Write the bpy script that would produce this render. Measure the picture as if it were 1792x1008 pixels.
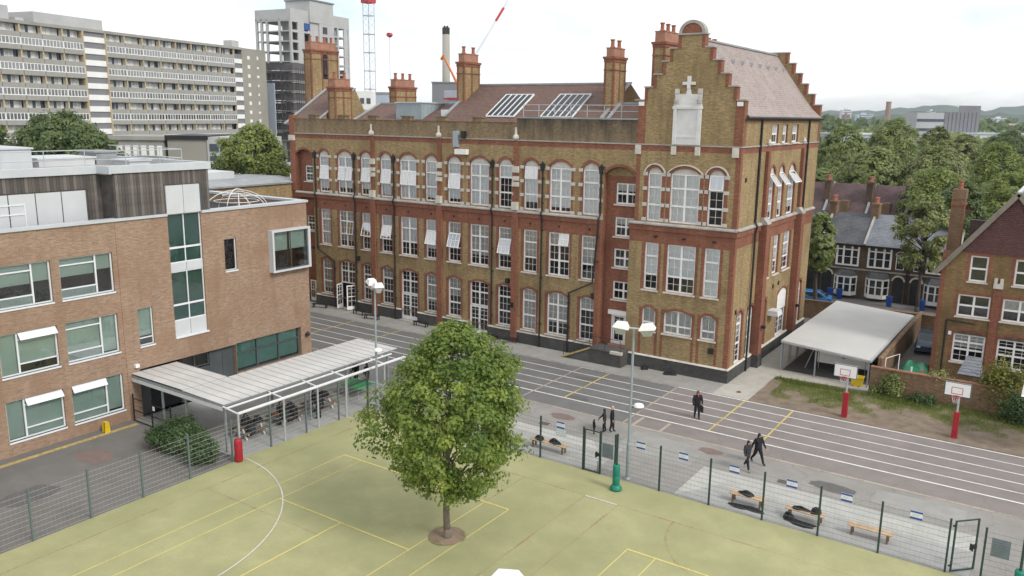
import bpy, math, random
import numpy as np
from mathutils import Vector, Matrix
R = math.radians
for o in list(bpy.data.objects):
    bpy.data.objects.remove(o)
SC = bpy.context.scene
COL = SC.collection
random.seed(7)

# ---------------------------------------------------------------- camera
cd = bpy.data.cameras.new('camera')
cam = bpy.data.objects.new('camera', cd)
COL.objects.link(cam)
cd.sensor_width = 36.0
cd.lens = 28.96
cd.clip_start = 0.5
cd.clip_end = 20000
RIGHT = Vector((0.82493717, 0.56508908, 0.01236922))
DOWN = Vector((0.1257666, -0.16217552, -0.97871439))
FWD = Vector((-0.55105483, 0.80893352, -0.20485394))
CPOS = Vector((18.9033, -55.0355, 18.5))
m = Matrix.Identity(4)
for i in range(3):
    m[i][0] = RIGHT[i]; m[i][1] = -DOWN[i]; m[i][2] = -FWD[i]; m[i][3] = CPOS[i]
cam.matrix_world = m
SC.camera = cam

# ---------------------------------------------------------------- sky, sun, exposure
SUN_AZ = (0.95, -0.12)            # horizontal direction towards the sun
SUN_EL = R(39)
w = bpy.data.worlds.new('World')
SC.world = w
w.use_nodes = True
nt = w.node_tree
nt.nodes.clear()
wo = nt.nodes.new('ShaderNodeOutputWorld')
bg = nt.nodes.new('ShaderNodeBackground')
sky = nt.nodes.new('ShaderNodeTexSky')
sky.sky_type = 'NISHITA'
sky.sun_disc = False
sky.sun_elevation = SUN_EL
sky.sun_rotation = math.atan2(SUN_AZ[0], SUN_AZ[1])
sky.altitude = 50
sky.air_density = 1.0
sky.dust_density = 1.6
# bright broken cloud over the blue: noise on the view direction, flattened towards the horizon
tc = nt.nodes.new('ShaderNodeTexCoord')
mp = nt.nodes.new('ShaderNodeMapping')
mp.inputs['Location'].default_value = (2.35, 0.6, 0.2)
mp.inputs['Scale'].default_value = (1.7, 1.7, 5.5)
nz = nt.nodes.new('ShaderNodeTexNoise')
nz.inputs['Scale'].default_value = 1.25
nz.inputs['Detail'].default_value = 7
nz.inputs['Roughness'].default_value = 0.55
rp = nt.nodes.new('ShaderNodeValToRGB')
rp.color_ramp.elements[0].position = 0.30
rp.color_ramp.elements[0].color = (0.1, 0.1, 0.1, 1)
rp.color_ramp.elements[1].position = 0.485
rp.color_ramp.elements[1].color = (1, 1, 1, 1)
sk = nt.nodes.new('ShaderNodeVectorMath'); sk.operation = 'SCALE'
sk.inputs['Scale'].default_value = 0.14
mx = nt.nodes.new('ShaderNodeMix'); mx.data_type = 'RGBA'
mx.inputs['B'].default_value = (0.98, 0.99, 1.0, 1)
L = nt.links.new
L(tc.outputs['Generated'], mp.inputs['Vector'])
L(mp.outputs['Vector'], nz.inputs['Vector'])
L(nz.outputs['Fac'], rp.inputs['Fac'])
L(sky.outputs['Color'], sk.inputs[0])
L(rp.outputs['Color'], mx.inputs['Factor'])
L(sk.outputs['Vector'], mx.inputs['A'])
L(mx.outputs['Result'], bg.inputs['Color'])
bg.inputs['Strength'].default_value = 0.82
L(bg.outputs['Background'], wo.inputs['Surface'])

sl = bpy.data.lights.new('sun', 'SUN')
sl.energy = 1.5
sl.angle = R(16)
sl.color = (1.0, 0.95, 0.87)
so = bpy.data.objects.new('sun', sl)
COL.objects.link(so)
sd = Vector((SUN_AZ[0] * math.cos(SUN_EL), SUN_AZ[1] * math.cos(SUN_EL), math.sin(SUN_EL)))
so.rotation_euler = sd.to_track_quat('Z', 'Y').to_euler()
so.location = (60, -20, 80)

SC.view_settings.view_transform = 'Standard'
SC.view_settings.look = 'None'
SC.view_settings.exposure = 0.6
SC.view_settings.gamma = 1
SC.view_settings.use_curve_mapping = False
SC.render.engine = 'CYCLES'
SC.cycles.max_bounces = 6
SC.cycles.transparent_max_bounces = 10
SC.cycles.volume_bounces = 0

# ---------------------------------------------------------------- materials
MATS = {}
def newmat(name):
    m = bpy.data.materials.new(name)
    m.use_nodes = True
    t = m.node_tree
    t.nodes.clear()
    out = t.nodes.new('ShaderNodeOutputMaterial')
    p = t.nodes.new('ShaderNodeBsdfPrincipled')
    t.links.new(p.outputs['BSDF'], out.inputs['Surface'])
    MATS[name] = m
    return m, t, p, out

def nd(t, kind, **kw):
    n = t.nodes.new(kind)
    for k, v in kw.items():
        if k in n.inputs: n.inputs[k].default_value = v
        else: setattr(n, k, v)
    return n

def mixc(t, fac, a, b, mode='MIX'):
    n = t.nodes.new('ShaderNodeMix'); n.data_type = 'RGBA'; n.blend_type = mode
    for s, v in (('Factor', fac), ('A', a), ('B', b)):
        if isinstance(v, bpy.types.NodeSocket): t.links.new(v, n.inputs[s])
        elif s == 'Factor': n.inputs[s].default_value = v
        else: n.inputs[s].default_value = (*v, 1)
    return n.outputs['Result']

def ramp(t, src, stops):
    n = t.nodes.new('ShaderNodeValToRGB')
    e = n.color_ramp.elements
    while len(e) < len(stops): e.new(0.5)
    for i, (p, c) in enumerate(stops):
        e[i].position = p
        e[i].color = (*c, 1) if isinstance(c, tuple) else (c, c, c, 1)
    t.links.new(src, n.inputs['Fac'])
    return n.outputs['Color']

def noise(t, vec, scale, detail=4, rough=0.55, dim='3D'):
    n = nd(t, 'ShaderNodeTexNoise', Scale=scale, Detail=detail, Roughness=rough)
    if vec is not None: t.links.new(vec, n.inputs['Vector'])
    return n.outputs['Fac']

def objco(t):
    return t.nodes.new('ShaderNodeTexCoord').outputs['Object']

def worldco(t):
    return t.nodes.new('ShaderNodeNewGeometry').outputs['Position']

def stretch(t, vec, s):
    n = nd(t, 'ShaderNodeMapping'); n.inputs['Scale'].default_value = s
    t.links.new(vec, n.inputs['Vector'])
    return n.outputs['Vector']

def bump(t, p, h, strength=0.3, dist=0.02):
    b = nd(t, 'ShaderNodeBump', Strength=strength, Distance=dist)
    t.links.new(h, b.inputs['Height'])
    t.links.new(b.outputs['Normal'], p.inputs['Normal'])

def plain(name, col, rough=0.7, var=0.12, scale=3.0, metal=0.0, fine=0.0, spec=0.4, co='obj', bmp=0.0):
    """one colour with cloudy variation, and optional fine grain"""
    m, t, p, o = newmat(name)
    v = objco(t) if co == 'obj' else worldco(t)
    c = ramp(t, noise(t, v, scale, 5, 0.6), [(0.3, tuple(x * (1 - var) for x in col)), (0.7, tuple(min(1, x * (1 + var)) for x in col))])
    if fine:
        f = noise(t, v, 60, 2, 0.6)
        c = mixc(t, fine, c, ramp(t, f, [(0.35, tuple(x * 0.45 for x in col)), (0.65, tuple(min(1, x * 1.5) for x in col))]))
    t.links.new(c, p.inputs['Base Color'])
    p.inputs['Roughness'].default_value = rough
    p.inputs['Metallic'].default_value = metal
    p.inputs['Specular IOR Level'].default_value = spec
    if bmp: bump(t, p, noise(t, v, 25, 4), bmp, 0.03)
    return m

def brick(name, c1, c2, mortar, bw=0.225, bh=0.075, soot=None, streak=0.0, patch=None, ms=0.012, scat=0.75):
    """courses of brick: run along x+y, courses along z; patches of weathering on top"""
    m, t, p, o = newmat(name)
    v = worldco(t)
    sx = nd(t, 'ShaderNodeSeparateXYZ'); t.links.new(v, sx.inputs[0])
    ad = nd(t, 'ShaderNodeMath', operation='ADD'); t.links.new(sx.outputs['X'], ad.inputs[0]); t.links.new(sx.outputs['Y'], ad.inputs[1])
    cb = nd(t, 'ShaderNodeCombineXYZ'); t.links.new(ad.outputs[0], cb.inputs['X']); t.links.new(sx.outputs['Z'], cb.inputs['Y'])
    bt = nd(t, 'ShaderNodeTexBrick')
    bt.inputs['Color1'].default_value = (*c1, 1); bt.inputs['Color2'].default_value = (*c2, 1); bt.inputs['Mortar'].default_value = (*mortar, 1)
    bt.inputs['Scale'].default_value = 1.0; bt.inputs['Brick Width'].default_value = bw; bt.inputs['Row Height'].default_value = bh
    bt.inputs['Mortar Size'].default_value = ms; bt.inputs['Bias'].default_value = 0.0
    t.links.new(cb.outputs[0], bt.inputs['Vector'])
    c = bt.outputs['Color']
    # brick-to-brick scatter: courses stretched sideways
    sc = noise(t, stretch(t, cb.outputs[0], (1.2, 4.5, 1)), 2.2, 6, 0.75)
    c = mixc(t, scat, c, ramp(t, sc, [(0.30, 0.45), (0.5, 0.95), (0.72, 1.5)]), 'MULTIPLY')
    big = noise(t, v, 0.35, 5, 0.65)
    if patch:
        c = mixc(t, ramp(t, big, [(0.45, 0.0), (0.68, 0.75)]), c, patch)
    if streak:
        st = noise(t, stretch(t, v, (1.3, 1.3, 0.12)), 1.6, 4, 0.6)
        c = mixc(t, ramp(t, st, [(0.48, 0.0), (0.72, streak)]), c, (0.05, 0.042, 0.032))
    if soot:
        z0, z1, amt = soot
        mr = nd(t, 'ShaderNodeMapRange'); mr.inputs['From Min'].default_value = z0; mr.inputs['From Max'].default_value = z1
        t.links.new(sx.outputs['Z'], mr.inputs['Value'])
        sn = noise(t, stretch(t, v, (0.9, 0.9, 0.35)), 1.1, 6, 0.65)
        k = nd(t, 'ShaderNodeMath', operation='MULTIPLY'); t.links.new(mr.outputs[0], k.inputs[0])
        t.links.new(ramp(t, sn, [(0.3, 0.1), (0.62, amt)]), k.inputs[1])
        c = mixc(t, k.outputs[0], c, (0.045, 0.04, 0.034))
    t.links.new(c, p.inputs['Base Color'])
    p.inputs['Roughness'].default_value = 0.88
    p.inputs['Specular IOR Level'].default_value = 0.25
    bump(t, p, bt.outputs['Fac'], 0.35, -0.006)
    return m

def glassmat(name, tint=(0.8, 0.86, 0.88), refl=0.12, rough=0.02):
    m, t, p, o = newmat(name)
    t.nodes.remove(p)
    tr = nd(t, 'ShaderNodeBsdfTransparent'); tr.inputs['Color'].default_value = (*tint, 1)
    gl = nd(t, 'ShaderNodeBsdfGlossy'); gl.inputs['Roughness'].default_value = rough
    fr = nd(t, 'ShaderNodeFresnel'); fr.inputs['IOR'].default_value = 1.52
    ad = nd(t, 'ShaderNodeMath', operation='ADD'); t.links.new(fr.outputs[0], ad.inputs[0]); ad.inputs[1].default_value = refl; ad.use_clamp = True
    # old panes are not quite flat
    v = objco(t); bm = nd(t, 'ShaderNodeBump', Strength=0.06, Distance=0.05); t.links.new(noise(t, v, 3.0, 2), bm.inputs['Height'])
    t.links.new(bm.outputs['Normal'], gl.inputs['Normal'])
    ms = nd(t, 'ShaderNodeMixShader')
    t.links.new(ad.outputs[0], ms.inputs[0]); t.links.new(tr.outputs[0], ms.inputs[1]); t.links.new(gl.outputs[0], ms.inputs[2])
    t.links.new(ms.outputs[0], o.inputs['Surface'])
    return m

def leafmat(name, dark, light, trans=0.35):
    """leaf colour from the per-leaf attribute 'tint'"""
    m, t, p, o = newmat(name)
    at = nd(t, 'ShaderNodeAttribute'); at.attribute_name = 'tint'
    c = ramp(t, at.outputs['Fac'], [(0.0, dark), (0.55, tuple((a + b) / 2 for a, b in zip(dark, light))), (1.0, light)])
    t.links.new(c, p.inputs['Base Color'])
    p.inputs['Roughness'].default_value = 0.45
    p.inputs['Specular IOR Level'].default_value = 0.35
    tl = nd(t, 'ShaderNodeBsdfTranslucent')
    t.links.new(mixc(t, 0.5, c, (0.30, 0.42, 0.05)), tl.inputs['Color'])
    ms = nd(t, 'ShaderNodeMixShader'); ms.inputs[0].default_value = trans
    t.links.new(p.outputs[0], ms.inputs[1]); t.links.new(tl.outputs[0], ms.inputs[2])
    t.links.new(ms.outputs[0], o.inputs['Surface'])
    return m

def tilemat(name, c1, c2, gap, row=0.13, w=0.2, patch=None, co='world', pamt=0.5):
    """courses of small roof tiles: rows run level (along z), joints along x+y"""
    m, t, p, o = newmat(name)
    v = worldco(t) if co == 'world' else objco(t)
    sx = nd(t, 'ShaderNodeSeparateXYZ'); t.links.new(v, sx.inputs[0])
    ad = nd(t, 'ShaderNodeMath', operation='ADD'); t.links.new(sx.outputs['X'], ad.inputs[0]); t.links.new(sx.outputs['Y'], ad.inputs[1])
    cb = nd(t, 'ShaderNodeCombineXYZ'); t.links.new(ad.outputs[0], cb.inputs['X']); t.links.new(sx.outputs['Z'], cb.inputs['Y'])
    bt = nd(t, 'ShaderNodeTexBrick')
    bt.inputs['Color1'].default_value = (*c1, 1); bt.inputs['Color2'].default_value = (*c2, 1); bt.inputs['Mortar'].default_value = (*gap, 1)
    bt.inputs['Scale'].default_value = 1; bt.inputs['Brick Width'].default_value = w; bt.inputs['Row Height'].default_value = row; bt.inputs['Mortar Size'].default_value = row * 0.13
    t.links.new(cb.outputs[0], bt.inputs['Vector'])
    c = mixc(t, 0.6, bt.outputs['Color'], ramp(t, noise(t, stretch(t, cb.outputs[0], (1, 3, 1)), 1.8, 6, 0.7), [(0.3, 0.55), (0.7, 1.35)]), 'MULTIPLY')
    if patch:
        c = mixc(t, ramp(t, noise(t, v, 0.5, 5, 0.65), [(0.45, 0.0), (0.7, pamt)]), c, patch)
    t.links.new(c, p.inputs['Base Color'])
    p.inputs['Roughness'].default_value = 0.75
    bump(t, p, bt.outputs['Fac'], 0.5, -0.015)
    return m

# brickwork and masonry
brick('stock', (0.41, 0.295, 0.14), (0.265, 0.185, 0.086), (0.33, 0.26, 0.16), streak=0.3, patch=(0.20, 0.14, 0.07), scat=0.78)
brick('stock_parapet', (0.36, 0.26, 0.14), (0.24, 0.17, 0.09), (0.28, 0.22, 0.15), soot=(15.9, 19.5, 0.75), streak=0.4)
brick('stock_sooty', (0.30, 0.22, 0.13), (0.20, 0.145, 0.085), (0.24, 0.19, 0.14), soot=(16.4, 18.3, 1.0), streak=0.55)
brick('redbrick', (0.31, 0.115, 0.066), (0.22, 0.077, 0.045), (0.25, 0.135, 0.095), streak=0.3, patch=(0.175, 0.068, 0.045))
brick('modern_brick', (0.36, 0.245, 0.172), (0.28, 0.183, 0.125), (0.34, 0.26, 0.2), scat=0.6, bw=0.29, bh=0.09, streak=0.16, patch=(0.25, 0.155, 0.1))
brick('terrace_brick', (0.16, 0.105, 0.065), (0.095, 0.062, 0.042), (0.14, 0.11, 0.08), patch=(0.07, 0.05, 0.036))
brick('yard_wall_brick', (0.26, 0.155, 0.09), (0.17, 0.095, 0.055), (0.22, 0.16, 0.11), streak=0.3, patch=(0.10, 0.075, 0.04))
brick('house_stock', (0.30, 0.19, 0.075), (0.20, 0.12, 0.05), (0.22, 0.165, 0.10), streak=0.25, patch=(0.13, 0.083, 0.036))
brick('black_brick', (0.07, 0.069, 0.068), (0.045, 0.045, 0.046), (0.085, 0.083, 0.08), bw=0.25, bh=0.085, patch=(0.11, 0.105, 0.098))
plain('terracotta', (0.34, 0.175, 0.12), 0.8, 0.2, 2.0, bmp=0.1)
plain('pot', (0.30, 0.12, 0.075), 0.8, 0.25, 5)
plain('stone', (0.56, 0.53, 0.475), 0.8, 0.18, 2.2, fine=0.15)
plain('stone_grey', (0.36, 0.345, 0.32), 0.85, 0.28, 1.5, fine=0.2)
plain('tympanum', (0.55, 0.53, 0.49), 0.85, 0.2, 2.0)
plain('tablet', (0.66, 0.66, 0.66), 0.7, 0.10, 1.4)
plain('lead', (0.27, 0.285, 0.30), 0.5, 0.2, 1.2, spec=0.5)
plain('zinc', (0.30, 0.36, 0.39), 0.42, 0.12, 0.9, spec=0.6)
tilemat('clay_tile', (0.18, 0.11, 0.086), (0.13, 0.08, 0.063), (0.085, 0.045, 0.035), patch=(0.135, 0.09, 0.074))
tilemat('pale_tile', (0.345, 0.295, 0.278), (0.29, 0.243, 0.228), (0.25, 0.19, 0.17), row=0.16, patch=(0.38, 0.325, 0.305), pamt=0.6)
tilemat('slate', (0.10, 0.105, 0.12), (0.075, 0.078, 0.09), (0.035, 0.035, 0.04), patch=(0.15, 0.155, 0.165))
tilemat('slate_pale', (0.22, 0.24, 0.27), (0.18, 0.20, 0.23), (0.09, 0.10, 0.12), patch=(0.29, 0.31, 0.34))
tilemat('purple_slate', (0.125, 0.07, 0.072), (0.085, 0.05, 0.056), (0.035, 0.02, 0.025), patch=(0.145, 0.095, 0.09))
tilemat('red_tile', (0.15, 0.064, 0.06), (0.105, 0.047, 0.045), (0.055, 0.02, 0.02), patch=(0.16, 0.06, 0.05))
# joinery, metal, glass
plain('white_paint', (0.80, 0.80, 0.79), 0.45, 0.05, 3)
plain('white_frame', (0.70, 0.73, 0.76), 0.4, 0.05, 3)
plain('coping_white', (0.50, 0.53, 0.56), 0.45, 0.07, 0.8)
plain('pale_panel', (0.54, 0.565, 0.585), 0.4, 0.05, 0.8)
plain('teal_reflect', (0.075, 0.19, 0.175), 0.6, 0.15, 0.8)  # green reflection of the stair glass, put into a board's colour
plain('teal_backing', (0.16, 0.36, 0.32), 0.6, 0.1, 0.8)  # board added behind the big window's glass for its teal tone
plain('blind_white', (0.86, 0.89, 0.91), 0.8, 0.06, 2)
plain('blind_green', (0.56, 0.64, 0.60), 0.7, 0.08, 0.7)
plain('curtain', (0.55, 0.55, 0.53), 0.9, 0.2, 6)
plain('interior', (0.05, 0.05, 0.052), 0.9, 0.4, 0.9)
plain('interior_dark', (0.025, 0.025, 0.027), 0.9, 0.3, 0.9)
plain('black_metal', (0.018, 0.018, 0.02), 0.5, 0.2, 3)
plain('grey_metal', (0.30, 0.33, 0.35), 0.45, 0.1, 2, metal=0.3)
plain('galvanised', (0.50, 0.53, 0.55), 0.4, 0.12, 3, metal=0.45)
plain('pale_steel', (0.62, 0.64, 0.65), 0.4, 0.08, 2)
plain('green_post', (0.028, 0.06, 0.052), 0.45, 0.15, 3)
plain('fence_grey', (0.115, 0.15, 0.15), 0.5, 0.15, 3)
plain('wire', (0.40, 0.43, 0.43), 0.45, 0.1, 5)
plain('wire_dark', (0.16, 0.19, 0.18), 0.5, 0.1, 5)
glassmat('glass', (0.95, 0.97, 0.98), 0.07)
glassmat('glass_green', (0.80, 0.89, 0.87), 0.13)
glassmat('glass_sash', (0.9, 0.93, 0.95), 0.5)
glassmat('glass_far', (0.55, 0.6, 0.63), 0.25, 0.08)

# ---------------------------------------------------------------- mesh helpers
class B:
    def __init__(s): s.v = []; s.f = []; s.m = []
    def add(s, vs, fs, m=0):
        k = len(s.v); s.v += [tuple(p) for p in vs]
        for f in fs: s.f.append(tuple(i + k for i in f)); s.m.append(m)
        return s
    def box(s, x0, x1, y0, y1, z0, z1, m=0):
        return s.add([(x0, y0, z0), (x1, y0, z0), (x1, y1, z0), (x0, y1, z0), (x0, y0, z1), (x1, y0, z1), (x1, y1, z1), (x0, y1, z1)],
                     [(0, 3, 2, 1), (4, 5, 6, 7), (0, 1, 5, 4), (1, 2, 6, 5), (2, 3, 7, 6), (3, 0, 4, 7)], m)
    def quad(s, a, b, c, d, m=0): return s.add([a, b, c, d], [(0, 1, 2, 3)], m)
    def poly(s, pts, m=0): return s.add(pts, [tuple(range(len(pts)))], m)
    def prism(s, pts, axis, a0, a1, m=0, mside=None):
        """pts: 2-d outline in the two other axes, extruded along axis from a0 to a1"""
        n = len(pts)
        def P(p, a): return {'x': (a, p[0], p[1]), 'y': (p[0], a, p[1]), 'z': (p[0], p[1], a)}[axis]
        vs = [P(p, a0) for p in pts] + [P(p, a1) for p in pts]
        s.add(vs, [tuple(range(n)), tuple(range(2 * n - 1, n - 1, -1))], m)
        k = len(s.v) - 2 * n
        for i in range(n):
            j = (i + 1) % n
            s.f.append((k + i, k + n + i, k + n + j, k + j)); s.m.append(m if mside is None else mside)
        return s
    def bar(s, a, b, w, h=None, m=0):
        """box beam from a to b, w across, h up"""
        a = Vector(a); b = Vector(b); h = h or w
        d = (b - a).normalized()
        up = Vector((0, 0, 1)) if abs(d.z) < 0.95 else Vector((0, 1, 0))
        x = d.cross(up).normalized(); y = x.cross(d).normalized()
        vs = []
        for p in (a, b):
            for i, j in ((-1, -1), (1, -1), (1, 1), (-1, 1)): vs.append(p + x * (i * w / 2) + y * (j * h / 2))
        return s.add(vs, [(0, 3, 2, 1), (4, 5, 6, 7), (0, 1, 5, 4), (1, 2, 6, 5), (2, 3, 7, 6), (3, 0, 4, 7)], m)
    def tube(s, pts, r, n=8, m=0, caps=True):
        pts = [Vector(p) for p in pts]
        rs = r if isinstance(r, (list, tuple)) else [r] * len(pts)
        k = len(s.v)
        for i, p in enumerate(pts):
            d = (pts[min(i + 1, len(pts) - 1)] - pts[max(i - 1, 0)]).normalized()
            up = Vector((0, 0, 1)) if abs(d.z) < 0.9 else Vector((1, 0, 0))
            x = d.cross(up).normalized(); y = x.cross(d).normalized()
            for q in range(n):
                a = 2 * math.pi * q / n
                s.v.append(tuple(p + (x * math.cos(a) + y * math.sin(a)) * rs[i]))
        for i in range(len(pts) - 1):
            for q in range(n):
                s.f.append((k + i * n + q, k + i * n + (q + 1) % n, k + (i + 1) * n + (q + 1) % n, k + (i + 1) * n + q)); s.m.append(m)
        if caps:
            s.f.append(tuple(k + q for q in range(n - 1, -1, -1))); s.m.append(m)
            s.f.append(tuple(k + (len(pts) - 1) * n + q for q in range(n))); s.m.append(m)
        return s
    def lathe(s, prof, n=12, c=(0, 0), m=0):
        return s.tube([(c[0], c[1], z) for r, z in prof], [r for r, z in prof], n, m)
    def mesh(s, name, mats):
        me = bpy.data.meshes.new(name)
        me.from_pydata(s.v, [], s.f)
        for q in (mats if isinstance(mats, (list, tuple)) else [mats]): me.materials.append(MATS[q])
        if any(s.m): me.polygons.foreach_set('material_index', s.m)
        me.update()
        return me
    def build(s, name, mats, parent=None, loc=(0, 0, 0), rz=0, smooth=False):
        me = s.mesh(name, mats)
        if smooth: me.polygons.foreach_set('use_smooth', [True] * len(me.polygons))
        return put(name, me, parent, loc, rz)

def put(name, me, parent=None, loc=(0, 0, 0), rz=0):
    o = bpy.data.objects.new(name, me)
    COL.objects.link(o)
    o.location = loc
    o.rotation_euler = (0, 0, rz)
    if parent: o.parent = parent
    return o

def tag(o, label=None, cat=None, group=None, kind=None):
    if label: o['label'] = label
    if cat: o['category'] = cat
    if group: o['group'] = group
    if kind: o['kind'] = kind
    return o

def thing(name, label, cat, loc=(0, 0, 0), rz=0, group=None):
    o = bpy.data.objects.new(name, None)
    COL.objects.link(o)
    o.location = loc; o.rotation_euler = (0, 0, rz); o.empty_display_size = 0.3
    return tag(o, label, cat, group)

def copy_tree(o, parent=None, loc=None, rz=None, label=None):
    c = o.copy(); COL.objects.link(c); c.parent = parent
    if loc is not None: c.location = loc
    if rz is not None: c.rotation_euler = (0, 0, rz)
    if label: c['label'] = label
    for ch in list(o.children): copy_tree(ch, c)
    return c

def arc(u0, u1, zs, zc, n=10):
    """segmental arch from (u0,zs) over crown zc to (u1,zs)"""
    h = zc - zs; c = (u1 - u0) / 2
    r = (c * c + h * h) / (2 * h); z0 = zc - r
    a = math.asin(min(1, c / r))
    if h > c: a = math.pi - a
    return [((u0 + u1) / 2 + r * math.sin(t), z0 + r * math.cos(t)) for t in [(-a + 2 * a * i / n) for i in range(n + 1)]]
# more materials: ground surfaces and odds and ends
plain('dark_paving', (0.085, 0.085, 0.085), 0.85, 0.25, 1.2, fine=0.15)
plain('worn_yellow', (0.42, 0.31, 0.12), 0.85, 0.3, 4)
m, t, p, o = newmat('skylight_glass')
p.inputs['Base Color'].default_value = (0.02, 0.024, 0.032, 1); p.inputs['Roughness'].default_value = 0.12; p.inputs['Specular IOR Level'].default_value = 0.6

def ground(name, base, var, scales, dirt=None, rough=0.9, fine=0.25, crack=False):
    m, t, p, o = newmat(name)
    v = worldco(t)
    c = ramp(t, noise(t, v, scales[0], 6, 0.6), [(0.3, tuple(x * (1 - var) for x in base)), (0.7, tuple(x * (1 + var) for x in base))])
    c = mixc(t, 0.35, c, ramp(t, noise(t, v, scales[1], 5, 0.6), [(0.3, 0.72), (0.7, 1.28)]), 'MULTIPLY')
    c = mixc(t, fine, c, ramp(t, noise(t, v, 35, 3, 0.7), [(0.3, 0.5), (0.7, 1.5)]), 'MULTIPLY')
    if dirt:
        col, lo, hi, amt, s = dirt
        c = mixc(t, ramp(t, noise(t, v, s, 6, 0.62), [(lo, 0.0), (hi, amt)]), c, col)
    if crack:
        vo = nd(t, 'ShaderNodeTexVoronoi', Scale=0.22); vo.feature = 'DISTANCE_TO_EDGE'
        w_ = nd(t, 'ShaderNodeVectorMath', operation='ADD'); t.links.new(v, w_.inputs[0])
        nn = nd(t, 'ShaderNodeTexNoise', Scale=0.9, Detail=5); t.links.new(v, nn.inputs['Vector']); t.links.new(nn.outputs['Color'], w_.inputs[1])
        t.links.new(w_.outputs[0], vo.inputs['Vector'])
        c = mixc(t, ramp(t, vo.outputs['Distance'], [(0.0, 0.3), (0.005, 0.0)]), c, (0.06, 0.06, 0.06))
    t.links.new(c, p.inputs['Base Color'])
    p.inputs['Roughness'].default_value = rough
    p.inputs['Specular IOR Level'].default_value = 0.25
    bump(t, p, noise(t, v, 30, 4, 0.7), 0.25, 0.02)
    return m
ground('far_ground', (0.11, 0.115, 0.085), 0.3, (0.02, 0.15))
ground('tarmac_pale', (0.275, 0.265, 0.25), 0.10, (0.15, 0.9), dirt=((0.20, 0.19, 0.18), 0.5, 0.75, 0.6, 0.3), crack=True)
ground('asphalt', (0.162, 0.162, 0.16), 0.12, (0.12, 0.9), dirt=((0.125, 0.122, 0.12), 0.5, 0.75, 0.6, 0.25), crack=True)
ground('asphalt_left', (0.165, 0.158, 0.15), 0.14, (0.15, 0.9), dirt=((0.105, 0.098, 0.093), 0.5, 0.72, 0.6, 0.3))
ground('track_red', (0.218, 0.194, 0.186), 0.10, (0.12, 0.8), dirt=((0.24, 0.22, 0.21), 0.48, 0.75, 0.7, 0.16), crack=True)
ground('concrete_pave', (0.30, 0.295, 0.28), 0.10, (0.25, 1.2), dirt=((0.19, 0.185, 0.175), 0.5, 0.75, 0.5, 0.5))
ground('concrete_path', (0.42, 0.40, 0.36), 0.08, (0.3, 1.4), dirt=((0.27, 0.25, 0.22), 0.52, 0.78, 0.5, 0.6))
ground('pale_slab', (0.41, 0.41, 0.385), 0.06, (0.3, 1.4), fine=0.15)
ground('grey_slab', (0.335, 0.335, 0.325), 0.06, (0.3, 1.4), fine=0.15)
ground('turf', (0.355, 0.348, 0.186), 0.07, (0.1, 0.7), dirt=((0.275, 0.28, 0.143), 0.40, 0.70, 0.85, 0.22), fine=0.3)
ground('soil', (0.24, 0.18, 0.13), 0.2, (0.5, 2.5), dirt=((0.26, 0.20, 0.14), 0.45, 0.7, 0.7, 0.6), fine=0.4)
ground('dirt', (0.19, 0.155, 0.12), 0.18, (0.25, 1.3), dirt=((0.11, 0.105, 0.045), 0.46, 0.66, 0.8, 0.22), fine=0.4)

def paint(name, col, wear, under=0.35, scale=1.5):
    """painted line worn through in places: patches let the surface below show"""
    m, t, p, o = newmat(name)
    v = worldco(t)
    p.inputs['Base Color'].default_value = (*col, 1)
    c = mixc(t, ramp(t, noise(t, v, 5, 4), [(0.3, 0.0), (0.8, 0.5)]), col, tuple(x * 0.7 for x in col))
    t.links.new(c, p.inputs['Base Color'])
    p.inputs['Roughness'].default_value = 0.8
    tr = nd(t, 'ShaderNodeBsdfTransparent')
    ms = nd(t, 'ShaderNodeMixShader')
    n1 = noise(t, v, 7, 6, 0.75); n2 = noise(t, v, 0.5, 3)
    ad = nd(t, 'ShaderNodeMath', operation='ADD'); t.links.new(n1, ad.inputs[0]); t.links.new(n2, ad.inputs[1])
    t.links.new(ramp(t, ad.outputs[0], [(wear - 0.22, under), (wear + 0.1, 1.0)]), ms.inputs[0]) if False else None
    hf = nd(t, 'ShaderNodeMath', operation='MULTIPLY'); t.links.new(ad.outputs[0], hf.inputs[0]); hf.inputs[1].default_value = 0.5
    t.links.new(ramp(t, hf.outputs[0], [(max(0.0, wear - 0.1), under), (wear + 0.1, 1.0)]), ms.inputs[0])
    t.links.new(tr.outputs[0], ms.inputs[1]); t.links.new(p.outputs[0], ms.inputs[2])
    t.links.new(ms.outputs[0], o.inputs['Surface'])
    return m
paint('paint_white', (0.8, 0.79, 0.77), 0.38, 0.35)
paint('paint_white_worn', (0.6, 0.6, 0.58), 0.50, 0.2)
paint('paint_yellow', (0.60, 0.48, 0.14), 0.43, 0.3)
paint('paint_buff', (0.42, 0.36, 0.30), 0.42, 0.3)
paint('turf_yellow', (0.66, 0.56, 0.19), 0.36)
paint('turf_pink', (0.50, 0.30, 0.19), 0.61, 0.08)
paint('turf_white', (0.66, 0.64, 0.60), 0.40, 0.3)
plain('concrete', (0.30, 0.295, 0.275), 0.9, 0.16, 0.25)
plain('concrete_pale', (0.42, 0.425, 0.43), 0.85, 0.10, 0.2)
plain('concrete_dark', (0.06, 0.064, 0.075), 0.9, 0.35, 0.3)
plain('block_tan', (0.30, 0.285, 0.25), 0.9, 0.10, 0.12)
plain('fin_ochre', (0.48, 0.39, 0.24), 0.8, 0.15, 0.5)
plain('block_white', (0.78, 0.78, 0.77), 0.6, 0.06, 0.4)
plain('timber_grey', (0.115, 0.10, 0.09), 0.85, 0.4, 2.0, fine=0.2)
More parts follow.
